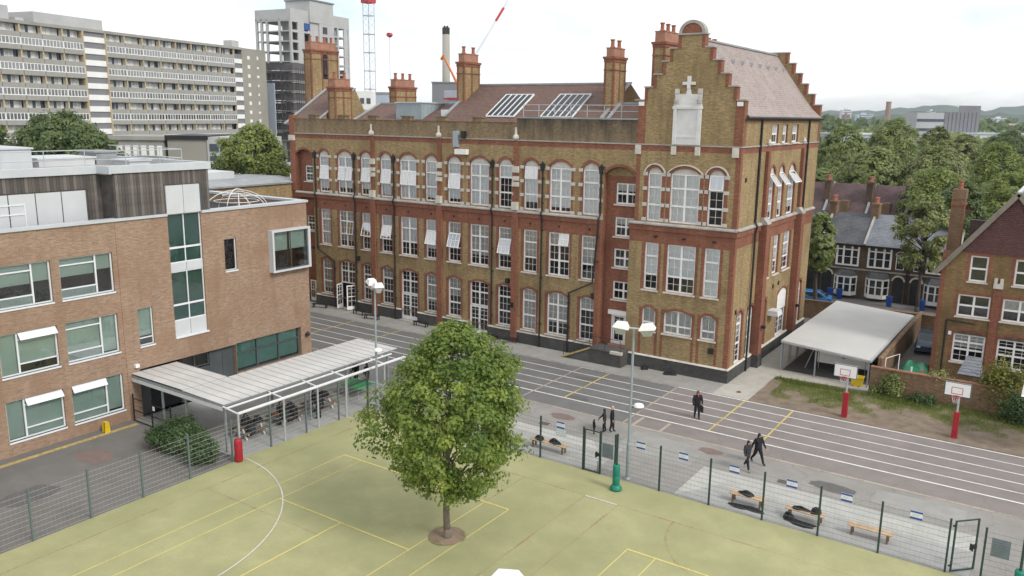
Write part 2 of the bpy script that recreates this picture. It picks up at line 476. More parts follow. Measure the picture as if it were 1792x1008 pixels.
plain('timber_grey_b', (0.085, 0.075, 0.07), 0.85, 0.4, 2.0, fine=0.2)
plain('timber_grey_c', (0.165, 0.15, 0.14), 0.85, 0.35, 2.0, fine=0.2)
plain('dark_clad', (0.075, 0.085, 0.09), 0.5, 0.2, 0.8)
plain('roof_felt', (0.33, 0.31, 0.28), 0.9, 0.3, 0.5)
plain('roof_panel', (0.55, 0.545, 0.53), 0.5, 0.14, 0.6)
plain('marquee', (0.50, 0.50, 0.485), 0.55, 0.05, 0.5)
plain('wall_coping', (0.27, 0.135, 0.085), 0.85, 0.3, 2)
plain('red_pad', (0.34, 0.016, 0.028), 0.5, 0.12, 3)
plain('green_pad', (0.01, 0.19, 0.13), 0.45, 0.12, 3)
plain('table_green', (0.045, 0.30, 0.11), 0.45, 0.1, 2)
plain('wood', (0.46, 0.33, 0.215), 0.7, 0.25, 3, fine=0.15)
plain('wood_dark', (0.17, 0.09, 0.05), 0.75, 0.25, 3, fine=0.15)
plain('bag_black', (0.012, 0.012, 0.015), 0.75, 0.4, 6)
plain('cloth_black', (0.012, 0.012, 0.016), 0.85, 0.4, 6)
plain('cloth_charcoal', (0.028, 0.03, 0.036), 0.85, 0.35, 6)
plain('cloth_red', (0.35, 0.02, 0.03), 0.8, 0.2, 6)
plain('shoe_grey', (0.25, 0.25, 0.26), 0.7, 0.2, 8)
plain('skin_light', (0.52, 0.30, 0.22), 0.6, 0.08, 8)
plain('skin_dark', (0.20, 0.10, 0.065), 0.6, 0.08, 8)
plain('hair_dark', (0.015, 0.011, 0.009), 0.6, 0.3, 20)
plain('hair_brown', (0.075, 0.045, 0.028), 0.6, 0.3, 20)
plain('sign_white', (0.75, 0.77, 0.80), 0.4, 0.04, 3)
plain('sign_blue', (0.035, 0.085, 0.33), 0.4, 0.06, 3)
plain('sign_pale', (0.42, 0.52, 0.60), 0.4, 0.06, 3)
plain('sign_slate', (0.155, 0.19, 0.215), 0.5, 0.12, 4)
plain('blue_plastic', (0.015, 0.07, 0.30), 0.4, 0.12, 3)
plain('car_blue', (0.02, 0.13, 0.33), 0.25, 0.08, 2, spec=0.7)
plain('car_navy', (0.03, 0.05, 0.10), 0.25, 0.08, 2, spec=0.7)
plain('tyre', (0.01, 0.01, 0.01), 0.8, 0.1, 3)
plain('yellow_plastic', (0.62, 0.45, 0.02), 0.45, 0.08, 2)
plain('tarp_green', (0.02, 0.16, 0.09), 0.35, 0.3, 1.5)
plain('junk_white', (0.55, 0.57, 0.56), 0.6, 0.12, 3)
plain('bark', (0.165, 0.135, 0.112), 0.9, 0.3, 8, bmp=0.5)
plain('bark_far', (0.07, 0.055, 0.045), 0.9, 0.3, 3)
plain('crane_white', (0.47, 0.50, 0.56), 0.5, 0.08, 0.4)
plain('crane_red', (0.48, 0.03, 0.04), 0.5, 0.1, 0.4)
plain('crane_orange', (0.62, 0.20, 0.06), 0.5, 0.1, 0.4)
plain('chimney_grey', (0.33, 0.315, 0.28), 0.85, 0.08, 0.08)
plain('cladding_grey', (0.195, 0.20, 0.215), 0.6, 0.08, 0.2)
plain('cladding_blue', (0.42, 0.48, 0.56), 0.6, 0.06, 0.2)
plain('far_pale', (0.40, 0.41, 0.43), 0.8, 0.08, 0.1)
plain('net_dark', (0.095, 0.09, 0.095), 0.9, 0.4, 0.25)
plain('scaffold_dark', (0.07, 0.058, 0.062), 0.8, 0.3, 0.4)
plain('far_white', (0.58, 0.59, 0.61), 0.8, 0.1, 0.1)
plain('far_brick', (0.30, 0.20, 0.165), 0.9, 0.2, 0.1)
plain('far_roof', (0.33, 0.27, 0.26), 0.9, 0.2, 0.1)
plain('far_window', (0.07, 0.085, 0.11), 0.3, 0.2, 0.3)
m = leafmat('leaf_maple', (0.065, 0.13, 0.03), (0.37, 0.44, 0.09), 0.42)
leafmat('leaf_lime', (0.10, 0.15, 0.04), (0.36, 0.40, 0.11), 0.32)
leafmat('leaf_dark', (0.05, 0.085, 0.03), (0.17, 0.215, 0.07), 0.25)
leafmat('leaf_mid', (0.085, 0.125, 0.045), (0.40, 0.44, 0.15), 0.33)
leafmat('leaf_olive', (0.095, 0.12, 0.048), (0.42, 0.43, 0.16), 0.33)
leafmat('leaf_shrub', (0.03, 0.065, 0.026), (0.11, 0.17, 0.06), 0.25)
leafmat('leaf_gold', (0.07, 0.09, 0.015), (0.28, 0.25, 0.04), 0.3)
leafmat('grass_blade', (0.075, 0.125, 0.028), (0.26, 0.29, 0.08), 0.3)
# bank: bare earth where it is trodden, green where the sward holds (attribute 'sward')
m, t, p, o = newmat('bank')
v = worldco(t)
e_ = ramp(t, noise(t, v, 1.3, 6, 0.65), [(0.3, (0.16, 0.125, 0.095)), (0.7, (0.27, 0.22, 0.17))])
g_ = ramp(t, noise(t, v, 3.5, 5, 0.65), [(0.3, (0.085, 0.105, 0.035)), (0.7, (0.20, 0.20, 0.07))])
at = nd(t, 'ShaderNodeAttribute'); at.attribute_name = 'sward'
ad = nd(t, 'ShaderNodeMath', operation='MULTIPLY_ADD'); t.links.new(noise(t, v, 4.0, 5, 0.7), ad.inputs[0]); ad.inputs[1].default_value = 1.3; t.links.new(at.outputs['Fac'], ad.inputs[2])
t.links.new(mixc(t, ramp(t, ad.outputs[0], [(0.72, 0.0), (1.0, 0.85)]), e_, g_), p.inputs['Base Color'])
p.inputs['Roughness'].default_value = 0.95; p.inputs['Specular IOR Level'].default_value = 0.15
bump(t, p, noise(t, v, 14, 5, 0.7), 0.5, 0.05)
# ================================================================ the Victorian school
def wallplane(plane, n):
    """returns P(u, z, d): point at u along the wall, height z, d metres behind its face"""
    if plane == 'y': return lambda u, z, d=0: (u, n + d, z)        # faces -Y
    return lambda u, z, d=0: (n - d, u, z)                          # faces +X

def wall(mb, P, us, zs, openings, matfn, reveal=0.22, rm=1):
    us = sorted(set(round(u, 3) for u in us)); zs = sorted(set(round(z, 3) for z in zs))
    for a, b in zip(us, us[1:]):
        for c, d in zip(zs, zs[1:]):
            um, zm = (a + b) / 2, (c + d) / 2
            if any(o[0] < um < o[1] and o[2] < zm < o[3] for o in openings): continue
            mb.quad(P(a, c), P(b, c), P(b, d), P(a, d), matfn(um, zm))
    for o in openings:
        u0, u1, z0, z1 = o[:4]; r = o[4] if len(o) > 4 else reveal
        mb.quad(P(u0, z0), P(u0, z1), P(u0, z1, r), P(u0, z0, r), rm)
        mb.quad(P(u1, z0), P(u1, z1), P(u1, z1, r), P(u1, z0, r), rm)
        mb.quad(P(u0, z0), P(u1, z0), P(u1, z0, r), P(u0, z0, r), rm)
        mb.quad(P(u0, z1), P(u1, z1), P(u1, z1, r), P(u0, z1, r), rm)

def spandrels(mb, P, u0, u1, zs, zc, m, depth=0.2, rm=1):
    """fill the corners of a square-headed opening so that it reads as an arch"""
    a = arc(u0, u1, zs, zc)
    for (ua, za), (ub, zb) in zip(a, a[1:]):
        if ub - ua < 1e-6: continue
        mb.quad(P(ua, za), P(ub, zb), P(ub, zc + 0.0005), P(ua, zc + 0.0005), m)
        mb.quad(P(ua, za), P(ub, zb), P(ub, zb, depth), P(ua, za, depth), rm)

def archring(P, u0, u1, zs, zc, th=0.24, proud=0.02, mat='redbrick', parent=None, name='arch'):
    mb = B()
    a = arc(u0, u1, zs, zc, 12); b = arc(u0 - th, u1 + th, zs, zc + th, 12)
    for i in range(12):
        p = [a[i], a[i + 1], b[i + 1], b[i]]
        mb.add([P(*q, -proud) for q in p] + [P(*q, 0.05) for q in p], [(0, 1, 2, 3), (0, 4, 5, 1), (2, 6, 7, 3), (4, 5, 6, 7)])
    return mb.build(name, mat, parent)

FRAMES = {}
def sash_frame(w, tiers, cols, lights=1, fw=0.115, bar=0.024, arch_h=0):
    """tiers: list of (height, rows). returns (frame mesh, glass mesh) with origin at lower left corner, face towards -Y"""
    key = (round(w, 2), tuple(tiers), cols, lights, fw)
    if key in FRAMES: return FRAMES[key]
    f = B(); g = B()
    H = sum(t[0] for t in tiers)
    f.box(0, fw, 0, 0.10, 0, H); f.box(w - fw, w, 0, 0.10, 0, H)
    f.box(fw, w - fw, 0.001, 0.099, 0, fw); f.box(fw, w - fw, 0.001, 0.099, H - fw, H)
    lw = (w - 2 * fw - (lights - 1) * fw * 1.2) / lights
    for l in range(lights):
        x0 = fw + l * (lw + fw * 1.2)
        if l: f.box(x0 - fw * 1.2, x0, -0.01, 0.10, fw, H - fw)
        z = 0
        for k, (h, rows) in enumerate(tiers):
            if k: f.box(x0, x0 + lw, 0.0, 0.095, z - fw * 0.55, z + fw * 0.55)
            za = z + (fw if k == 0 else fw * 0.55); zb = z + h - (fw if k == len(tiers) - 1 else fw * 0.55)
            for c in range(1, cols):
                xc = x0 + lw * c / cols
                f.box(xc - bar / 2, xc + bar / 2, 0.03, 0.07, za, zb)
            for r in range(1, rows):
                zr = za + (zb - za) * r / rows
                f.box(x0, x0 + lw, 0.032, 0.068, zr - bar / 2, zr + bar / 2)
            z += h
    g.quad((fw * .5, 0.055, fw * .5), (w - fw * .5, 0.055, fw * .5), (w - fw * .5, 0.055, H - fw * .5), (fw * .5, 0.055, H - fw * .5))
    FRAMES[key] = (f.mesh('window', 'white_paint'), g.mesh('glass', 'glass'), H)
    return FRAMES[key]

def open_sash(w, h, cols, rows, glass='glass'):
    key = ('sash', round(w, 2), round(h, 2), cols, rows)
    if key in FRAMES: return FRAMES[key]
    f = B(); fw = 0.06
    f.box(0, fw, -0.03, 0.03, -h, 0); f.box(w - fw, w, -0.03, 0.03, -h, 0)
    f.box(fw, w - fw, -0.029, 0.029, -h, -h + fw); f.box(fw, w - fw, -0.029, 0.029, -fw, 0)
    for c in range(1, cols): x = w * c / cols; f.box(x - .012, x + .012, -.02, .02, -h + fw, -fw)
    for r in range(1, rows): z = -h * r / rows; f.box(fw, w - fw, -.019, .019, z - .012, z + .012)
    f.quad((fw, 0, -h + fw), (w - fw, 0, -h + fw), (w - fw, 0, -fw), (fw, 0, -fw), 1)
    FRAMES[key] = f.mesh('open_sash', ['white_paint', 'glass_sash'])
    return FRAMES[key]

SILLS = {}
def sill_mesh(w, d=0.14, h=0.1, over=0.1):
    k = (round(w, 2), d, h)
    if k not in SILLS:
        SILLS[k] = B().box(-over, w + over, -d, 0.1, -h, 0).mesh('sill', 'stone')
    return SILLS[k]

def blind_mesh(w, h, mat):
    k = ('bl', round(w, 2), round(h, 2), mat)
    if k not in SILLS:
        b = B(); n = 12 if mat == 'curtain' else 1
        for i in range(n):     # gathered cloth: shallow folds
            x0, x1 = w * i / n, w * (i + 1) / n
            y0, y1 = (0.0, 0.05) if i % 2 else (0.05, 0.0)
            b.quad((x0, y0, -h), (x1, y1, -h), (x1, y1, 0), (x0, y0, 0))
        SILLS[k] = b.mesh('blind', mat)
    return SILLS[k]

def window(parent, plane, n, u0, z0, w, tiers, cols, lights=1, depth=0.14, blind=None, sash=(), sill=True, name='window', rng=random):
    """a painted sash window set back in the wall; blind = (fraction, material); sash = [(tier, light, angle)]"""
    fm, gm, H = sash_frame(w, tiers, cols, lights)
    rz = 0 if plane == 'y' else math.pi / 2
    loc = (u0, n + depth, z0) if plane == 'y' else (n - depth, u0, z0)
    o = put(name, fm, parent, loc, rz)
    put('glass', gm, o)
    if sill: put('sill', sill_mesh(w), o, (0, -depth + 0.004, -0.004))
    if blind:
        fr, mat = blind
        put('blind', blind_mesh(w - 0.12, H * fr, mat), o, (0.06, 0.075, H - 0.05))
    fw = 0.09; lw = (w - 2 * fw - (lights - 1) * fw * 1.2) / lights
    for t, l, ang in sash:
        zt = sum(x[0] for x in tiers[:t + 1])
        s = put('open_sash', open_sash(lw + 0.04, tiers[t][0] - 0.02, cols, tiers[t][1]), o, (fw + l * (lw + fw * 1.2) - 0.02, -0.035, zt))
        s.rotation_euler = (-R(ang), 0, 0)
    return o

S = thing('school_building', 'three-storey Victorian school of yellow and red brick with a stepped gable', 'building')
NAR = 1.34; WID = 1.96
XS = [(-41.05, NAR), (-38.58, 1.92), (-35.6, NAR), (-33.15, NAR), (-30.8, WID), (-27.85, NAR), (-25.36, 1.4), (-22.98, WID), (-20.05, NAR), (-17.57, NAR), (-15.18, WID), (-12.2, 1.42)]
TALL = [(1.22, 2), (1.22, 2), (1.0, 2)]          # bottom, middle, top light
DOORS = (1, 4, 7)
rng = random.Random(11)

mb = B()
Pm = wallplane('y', 0.0)
us = [-44.9, -10.35, -34.0, -26.2, -18.3]; zs = [1.05, 1.27, 4.45, 4.72, 4.98, 6.1, 9.55, 10.95, 11.15, 14.55, 15.08, 16.15, 16.55, 17.95]
ops = []
for i, (x, wd) in enumerate(XS):
    us += [x, x + wd, x - 0.21, x + wd + 0.21]
    ops.append((x, x + wd, 1.05 if i in DOORS else 1.27, 4.72))
    ops.append((x, x + wd, 6.1, 9.55))
    ops.append((x, x + wd, 11.15, 15.08))
us += [-44.25, -41.95]
ops.append((-44.25, -41.95, 1.05, 15.08, 0.5))
def mf(u, z):
    if 16.15 < z < 16.55 or 9.55 < z < 10.95: return 1
    if z > 16.55: return 2
    for x, wd in XS:
        if x - 0.21 < u < x + wd + 0.21 and (1.05 < z < 4.72 or 6.1 < z < 9.55 or 11.15 < z < 14.55): return 1
    if u < -44.25: return 0 if z < 10 else 1
    return 0
wall(mb, Pm, us, zs, ops, mf)
for i, (x, wd) in enumerate(XS):
    spandrels(mb, Pm, x, x + wd, 4.46, 4.72, 1)
    spandrels(mb, Pm, x, x + wd, 14.62, 15.08, 0)
spandrels(mb, Pm, -44.25, -41.95, 14.6, 15.08, 0)
# recessed end bays
P5 = wallplane('y', 0.5)
wall(mb, P5, [-44.25, -43.55, -42.45, -41.95], [1.05, 7.15, 8.65, 12.0, 13.55, 15.1], [(-43.55, -42.45, 7.15, 8.65), (-43.55, -42.45, 12.0, 13.55)], lambda u, z: 1 if (8.7 < z < 11.2 or z < 7.1 or z > 11.9) else 0)
# right-hand stair bay, deep set
P6 = wallplane('y', 0.55)
STW = [(12.1, 13.68), (9.66, 11.12), (7.28, 8.71), (4.79, 6.21)]
wall(mb, P6, [-10.35, -9.62, -7.82, -7.7], [1.05, 3.6] + [z for p in STW for z in p] + [14.2, 15.0, 16.15, 16.55, 17.95],
     [(-9.62, -7.82, a, b) for a, b in STW] + [(-9.62, -7.95, 1.05, 3.6)], lambda u, z: 1 if z < 14.2 else 0)
mb.build('wall', ['stock', 'redbrick', 'stock_parapet'], S)
# the wall above the stair bay arch
mb = B()
wall(mb, Pm, [-10.35, -7.72], [14.9, 15.12, 16.15, 16.55, 17.95], [], lambda u, z: 1 if 16.15 < z < 16.55 else (2 if z > 16.55 else 0))
a = arc(-10.3, -7.74, 14.35, 14.9)
for (ua, za), (ub, zb) in zip(a, a[1:]):
    mb.quad((ua, 0, za), (ub, 0, zb), (ub, 0, 14.9005), (ua, 0, 14.9005), 0); mb.quad((ua, 0, za), (ub, 0, zb), (ub, 0.54, zb), (ua, 0.54, za), 1)
mb.quad((-10.35, 0, 1.05), (-10.35, 0.55, 1.05), (-10.35, 0.55, 14.9), (-10.35, 0, 14.9), 1)
mb.quad((-7.72, 0, 1.05), (-7.72, 0.55, 1.05), (-7.72, 0.55, 14.9), (-7.72, 0, 14.9), 1)
mb.build('stair_bay_wall', ['stock', 'redbrick', 'stock_parapet'], S)
archring(Pm, -10.3, -7.74, 14.36, 14.9, 0.2, parent=S)
archring(Pm, -44.2, -42.0, 14.6, 15.08, 0.2, parent=S)

# dark rooms behind the glass
B().box(-44.6, -10.4, 1.4, 15.5, 0.4, 17.4).build('interior', 'interior', S)
fl = B()
for z in (5.35, 10.35, 15.4): fl.box(-44.6, -10.5, 0.45, 1.38, z, z + 0.25)
fl.build('floor_slab', 'interior', S)

# windows of the long front
for i, (x, wd) in enumerate(XS):
    wide = wd > 1.6
    cols, lights = (2, 2) if wide else (3, 1)
    # top floor: sashes mostly tipped open
    bl = (rng.uniform(0.8, 1.0), 'blind_white') if i not in (8,) else (rng.uniform(0.2, 0.35), 'blind_white')
    sa = []
    if i in (0, 1, 2, 3, 4, 6): sa = [(1, l, rng.uniform(4, 8)) for l in range(lights)]
    elif i in (9,): sa = [(2, 0, 6)]
    window(S, 'y', 0, x, 11.15, wd, tuple(TALL), cols, lights, blind=bl, sash=sa, sill=False)
    B().box(x, x + wd, 0.12, 0.22, 14.6, 15.1).build('tympanum', 'tympanum', S)
    archring(Pm, x, x + wd, 14.62, 15.08, 0.22, parent=S)
    # first floor
    sa = [(1, 0, rng.uniform(14, 18))] if i in (2, 3, 5, 6, 8) else ([(2, 1, 14)] if i == 10 else ([(1, 1, 9)] if i == 1 else []))
    bl = (rng.uniform(0.5, 0.98), rng.choice(['curtain', 'blind_white', 'blind_white'])) if i not in (10, 6) else (0.25, 'curtain')
    window(S, 'y', 0, x, 6.1, wd, tuple(TALL), cols, lights, blind=bl, sash=sa)
    # ground floor
    bl = (rng.uniform(0.3, 0.95), 'curtain') if rng.random() < 0.6 else None
    if i in DOORS:
        window(S, 'y', 0, x, 2.55, wd, ((1.2, 2), (0.95, 2)), 2, 2, sill=False)
    else:
        window(S, 'y', 0, x, 1.27, wd, tuple(TALL), cols, lights, blind=bl)
    archring(Pm, x, x + wd, 4.47, 4.72, 0.2, parent=S)
# glazed double doors, one pair standing open
def door_leaf(w, h, parent, loc, rz, hand):
    f = B()
    for a, b in ((0, 0.1), (w - 0.1, w)): f.box(a, b, 0, 0.05, 0, h)
    for a, b in ((0, 0.35), (h - 0.12, h), (h * 0.52, h * 0.52 + 0.08)): f.box(0.1, w - 0.1, 0.001, 0.049, a, b)
    f.box(w / 2 - .014, w / 2 + .014, 0.01, 0.04, 0.35, h - 0.12)
    for k in (0.36, 0.68, 0.85): f.box(0.1, w - 0.1, 0.011, 0.039, h * k, h * k + 0.028)
    o = f.build('door', 'white_paint', parent, loc, rz)
    B().quad((.08, .025, .3), (w - .08, .025, .3), (w - .08, .025, h - .1), (.08, .025, h - .1)).build('glass', 'glass', o)
    B().box(hand - 0.015, hand + 0.015, -0.05, 0.0, 0.95, 1.35).build('handle', 'galvanised', o)
    return o
for i in DOORS:
    x, wd = XS[i]; h = 2.38; lw = wd / 2 - 0.04
    fr = B(); fr.box(x, x + 0.035, 0.1, 0.24, 0.12, 2.55); fr.box(x + wd - 0.035, x + wd, 0.1, 0.24, 0.12, 2.55); fr.build('door_frame', 'white_paint', S)
    if i == 1:
        door_leaf(lw, h, S, (x + 0.04, 0.12, 0.14), R(-78), lw - 0.12)
        door_leaf(-lw + 2 * lw, h, S, (x + wd - 0.05, 0.15, 0.14), R(180 + 62), lw - 0.12)
    else:
        door_leaf(lw, h, S, (x + 0.04, 0.13, 0.14), 0, lw - 0.1)
        door_leaf(lw, h, S, (x + 0.04 + lw, 0.13, 0.14), 0, 0.1)
    B().box(x - 0.1, x + wd + 0.1, -0.35, 0.3, 0.0, 0.12).build('door_step', 'stone_grey', S)
# left bay and stair bay windows
for z in (7.15, 12.0): window(S, 'y', 0.5, -43.55, z, 1.1, ((0.75, 2), (0.75, 2)), 2, 1, depth=0.1)
for a, b in STW: window(S, 'y', 0.55, -9.62, a, 1.8, (((b - a) / 2, 1), ((b - a) / 2, 1)), 2, 2, depth=0.1, blind=(0.35, 'curtain') if a > 9 else None)
d = door_leaf(0.98, 2.3, S, (-9.5, 0.66, 1.22), 0, 0.86)
fr = B(); fr.box(-9.62, -9.52, 0.58, 0.8, 1.2, 3.6); fr.box(-8.06, -7.95, 0.58, 0.8, 1.2, 3.6); fr.box(-9.52, -8.06, 0.58, 0.8, 3.52, 3.6); fr.box(-8.5, -8.06, 0.62, 0.7, 1.2, 3.52)
fr.box(-9.85, -7.8, 0.38, 0.6, 3.6, 3.95); fr.build('door_surround', 'white_paint', S)
# side door far left
door_leaf(0.7, 2.1, S, (-43.2, 0.35, 0.12), 0, 0.6)
door_leaf(0.7, 2.1, S, (-42.48, 0.35, 0.12), 0, 0.1)

# plinth of black glazed brick with a pale weathered top course
mb = B()
edges = [(-44.9, -44.25), (-41.95, XS[1][0]), (XS[1][0] + XS[1][1], XS[4][0]), (XS[4][0] + XS[4][1], XS[7][0]), (XS[7][0] + XS[7][1], -10.35)]
for a, b in edges: mb.box(a, b, -0.1, 0.3, -0.05, 0.97)
mb.box(-10.35, -7.75, 0.45, 0.7, -0.05, 1.0)
mb.box(-44.25, -41.95, 0.4, 0.7, -0.05, 1.0)
mb.box(-8.05, 0.1, -0.2, 0.3, -0.05, 0.97); mb.box(-0.3, 0.1, 0.3, 19.3, -0.05, 0.97)
mb.build('plinth', 'black_brick', S)
for a, b in edges: B().prism([(-0.13, 0.97), (0.2, 0.97), (0.2, 1.08), (-0.02, 1.08)], 'x', a, b).build('plinth_course', 'stone', S)
mb = B()
mb.prism([(-0.23, 0.97), (0.0, 0.97), (0.0, 1.08), (-0.12, 1.08)], 'x', -8.05, 0.13)
mb.prism([(0.13, 0.97), (-0.1, 0.97), (-0.1, 1.08), (0.03, 1.08)], 'y', -0.22, 19.3)
mb.build('plinth_course', 'stone', S)
# string courses
mb = B()
mb.prism([(-0.2, 10.87), (0.02, 10.87), (0.02, 11.06), (-0.06, 11.06), (-0.2, 10.96)], 'x', -44.3, -10.36)
mb.prism([(-0.3, 10.86), (-0.02, 10.86), (-0.02, 11.05), (-0.14, 11.05), (-0.3, 10.95)], 'x', -8.12, 0.2)
mb.prism([(0.2, 10.86), (-0.05, 10.86), (-0.05, 11.05), (0.05, 11.05), (0.2, 10.95)], 'y', -0.29, 19.35)
mb.box(-44.95, -10.36, -0.07, 0.0, 16.55, 16.64); mb.box(-10.36, -7.76, -0.06, 0.0, 16.55, 16.64)
mb.box(-7.76, 0.07, -0.15, -0.06, 16.56, 16.65); mb.box(-0.05, 0.07, -0.06, 19.35, 16.56, 16.65)
mb.build('string_course', 'stone_grey', S)
mb = B()
mb.box(-44.3, -10.37, -0.1, 0.0, 10.5, 10.87); mb.box(-8.1, 0.1, -0.2, -0.08, 10.45, 10.86); mb.box(-0.02, 0.1, -0.08, 19.32, 10.45, 10.86)
mb.build('moulded_band', 'redbrick', S)

# pilasters of the long front with stone blocks and finials
for x in (-34.0, -26.2, -18.3):
    p = B().box(x - 0.28, x + 0.28, -0.22, -0.002, 0.0, 10.86).box(x - 0.2, x + 0.2, -0.12, -0.003, 11.06, 16.5).build('pilaster', 'redbrick', S)
    f = B(); f.lathe([(0.2, 16.66), (0.26, 16.8), (0.2, 16.98), (0.1, 17.05), (0.09, 17.5), (0.13, 17.54), (0.0, 17.6)], 6, (x, -0.14))
    f.build('finial', 'stone', p)
    for z0, z1, d in ((11.07, 11.7, 0.3), (12.95, 13.3, 0.26), (13.42, 13.75, 0.18), (14.05, 14.55, 0.2)):
        B().box(x - 0.27, x + 0.27, -d, -0.001, z0, z1).build('stone_block', 'stone', p)
B().box(-10.75, -10.36, -0.3, -0.002, 0.0, 10.86).build('pilaster', 'redbrick', S)
p = B().box(-44.9, -44.3, -0.12, 0.5, 11.06, 18.3).build('pilaster', 'redbrick', S)
B().box(-44.98, -44.22, -0.2, 0.55, 15.9, 16.4).build('stone_block', 'stone', p)
# stone quoins beside the top-floor windows
qm = B().box(-0.36, 0, -0.025, 0.1, 0, 0.25).mesh('quoin_block', 'stone')
for i, (x, wd) in enumerate(XS):
    for z in (11.08, 12.2, 13.3, 14.4):
        put('quoin_block', qm, S, (x, 0, z)); put('quoin_block', qm, S, (x + wd + 0.36, 0, z))
# carved panels: piers of stock brick between windows, wrought wall anchors
anm = B().lathe([(0.09, -0.03), (0.07, 0.03)], 8).mesh('wall_anchor', 'black_metal')
for i, (x, wd) in enumerate(XS):
    o = put('wall_anchor', anm, S, (x + wd / 2, -0.03, 10.05)); o.rotation_euler = (R(90), 0, 0)

# parapet
mb = B()
mb.box(-44.35, -18.3, 0.002, 0.42, 15.2, 17.95, 0)
mb.box(-18.3, -7.8, 0.003, 0.45, 15.2, 18.3, 1)
mb.quad((-18.3, -0.012, 16.64), (-7.76, -0.012, 16.64), (-7.76, -0.012, 18.3), (-18.3, -0.012, 18.3), 1)
mb.build('parapet', ['stock_parapet', 'stock_sooty'], S)
B().box(-44.3, -18.3, -0.04, 0.47, 17.951, 17.99).build('parapet_coping', 'redbrick', S)
B().box(-18.3, -7.76, -0.06, 0.5, 18.301, 18.42).build('parapet_coping', 'lead', S)
mer = B().box(-0.5, 0.5, -0.04, 0.45, 0, 0.3).box(-0.58, 0.58, -0.08, 0.5, 0.3, 0.38).mesh('merlon', 'stock_parapet')
for x in (-41.75, -37.8, -33.95, -29.95, -26.1, -22.2): put('merlon', mer, S, (x, 0, 17.99))
# drainpipes with hopper heads
def pipe(pts, parent, hopper=True):
    mb = B().tube(pts, 0.07, 8)
    if hopper:
        x, y, z = pts[0]
        mb.prism([(x - 0.18, z + 0.35), (x + 0.18, z + 0.35), (x + 0.09, z - 0.2), (x - 0.09, z - 0.2)], 'y', y - 0.16, y + 0.1)
        mb.lathe([(0.1, z + 0.35), (0.11, z + 0.42), (0.02, z + 0.55)], 8, (x, y))
    for q in range(len(pts) - 1):
        a, b = Vector(pts[q]), Vector(pts[q + 1])
        if abs(a.z - b.z) > 2:
            z = max(a.z, b.z) - 0.8
            while z > min(a.z, b.z): mb.box(a.x - 0.11, a.x + 0.11, a.y - 0.02, a.y + 0.09, z - 0.04, z + 0.04); z -= 1.9
    return mb.build('drainpipe', 'black_metal', parent)
pipe([(-41.5, -0.12, 14.5), (-41.5, -0.12, 11.2), (-41.5, -0.3, 10.9), (-41.5, -0.12, 10.4), (-41.5, -0.12, 5.6), (-39.25, -0.12, 4.6), (-39.25, -0.16, 0.05)], S)
pipe([(-36.3, -0.12, 14.5), (-36.3, -0.12, 11.2), (-36.3, -0.3, 10.9), (-36.3, -0.12, 10.4), (-36.3, -0.17, 0.05)], S)
pipe([(-31.42, -0.12, 14.5), (-31.42, -0.12, 11.2), (-31.42, -0.3, 10.9), (-31.42, -0.12, 10.4), (-31.42, -0.17, 0.05)], S)
pipe([(-20.6, -0.12, 14.5), (-20.6, -0.12, 11.2), (-20.6, -0.3, 10.9), (-20.6, -0.12, 10.4), (-20.6, -0.17, 1.2)], S)
pipe([(-15.75, -0.12, 14.5), (-15.75, -0.12, 11.2), (-15.75, -0.3, 10.9), (-15.75, -0.12, 10.4), (-15.75, -0.17, 0.05)], S)
pipe([(-10.55, -0.14, 14.5), (-10.55, -0.14, 11.2), (-10.55, -0.4, 10.9), (-10.55, -0.4, 10.4), (-10.9, -0.36, 6.0), (-13.1, -0.14, 4.9), (-13.1, -0.18, 0.05)], S)
# blue cabinet and hatch high on the parapet
B().box(-24.5, -24.05, -0.35, 0.0, 15.9, 17.2).build('wall_cabinet', 'zinc', S)
B().box(-24.85, -24.52, -0.06, 0.0, 15.7, 17.1).build('wall_hatch', 'terracotta', S)
B().box(-24.3, -23.1, -0.4, 0.0, 15.3, 15.72).build('wall_ledge', 'white_paint', S)
B().box(-23.7, -23.35, -0.3, 0.0, 16.6, 17.2).build('wall_lamp', 'black_metal', S)
for x, z in ((-36.0, 5.0), (-18.95, 4.95), (-10.9, 4.75), (-18.4, 3.0)):
    B().box(x - .13, x + .13, -0.32, -0.18 if abs(x + 18.4) < .2 else -0.0, z, z + .4).build('wall_lamp', 'black_metal', S)

# ---------------------------------------------------------------- gabled tower wing
TY = -0.1
Pt = wallplane('y', TY); Pe = wallplane('x', 0.0)
TX = [(-6.78, 1.1), (-5.02, 2.2), (-2.18, 1.14)]
us = [-8.05, 0, -0.36, -7.7]; ops = []; zs = [1.05, 2.93, 4.45, 4.72, 4.98, 6.05, 9.55, 10.45]
for x, wd in TX:
    us += [x, x + wd, x - 0.22, x + wd + 0.22]
    ops += [(x, x + wd, 2.93, 4.72), (x, x + wd, 6.05, 9.55)]
mb = B()
wall(mb, Pt, us, zs, ops, lambda u, z: 1 if (z > 9.55 or u > -0.36 or any(x - 0.22 < u < x + wd + 0.22 and (6.05 < z < 9.55 or z < 4.72) and not (z < 2.93 and x < u < x + wd) for x, wd in TX)) else 0)
for x, wd in TX: spandrels(mb, Pt, x, x + wd, 4.42, 4.72, 1)
us = [-7.72, 0, -0.36, -7.4]; ops = []; zs = [10.45, 11.12, 14.6, 15.0, 16.15, 16.56]
for x, wd in TX:
    us += [x, x + wd, x - 0.28, x + wd + 0.28]; ops.append((x, x + wd, 11.12, 15.0))
wall(mb, Pt, us, zs, ops, lambda u, z: 1 if (u > -0.36 or z > 16.15 or u < -7.4 or (z < 14.6 and any(x - 0.28 < u < x or x + wd < u < x + wd + 0.28 for x, wd in TX))) else 0)
for x, wd in TX: spandrels(mb, Pt, x, x + wd, 14.62, 15.0, 0)
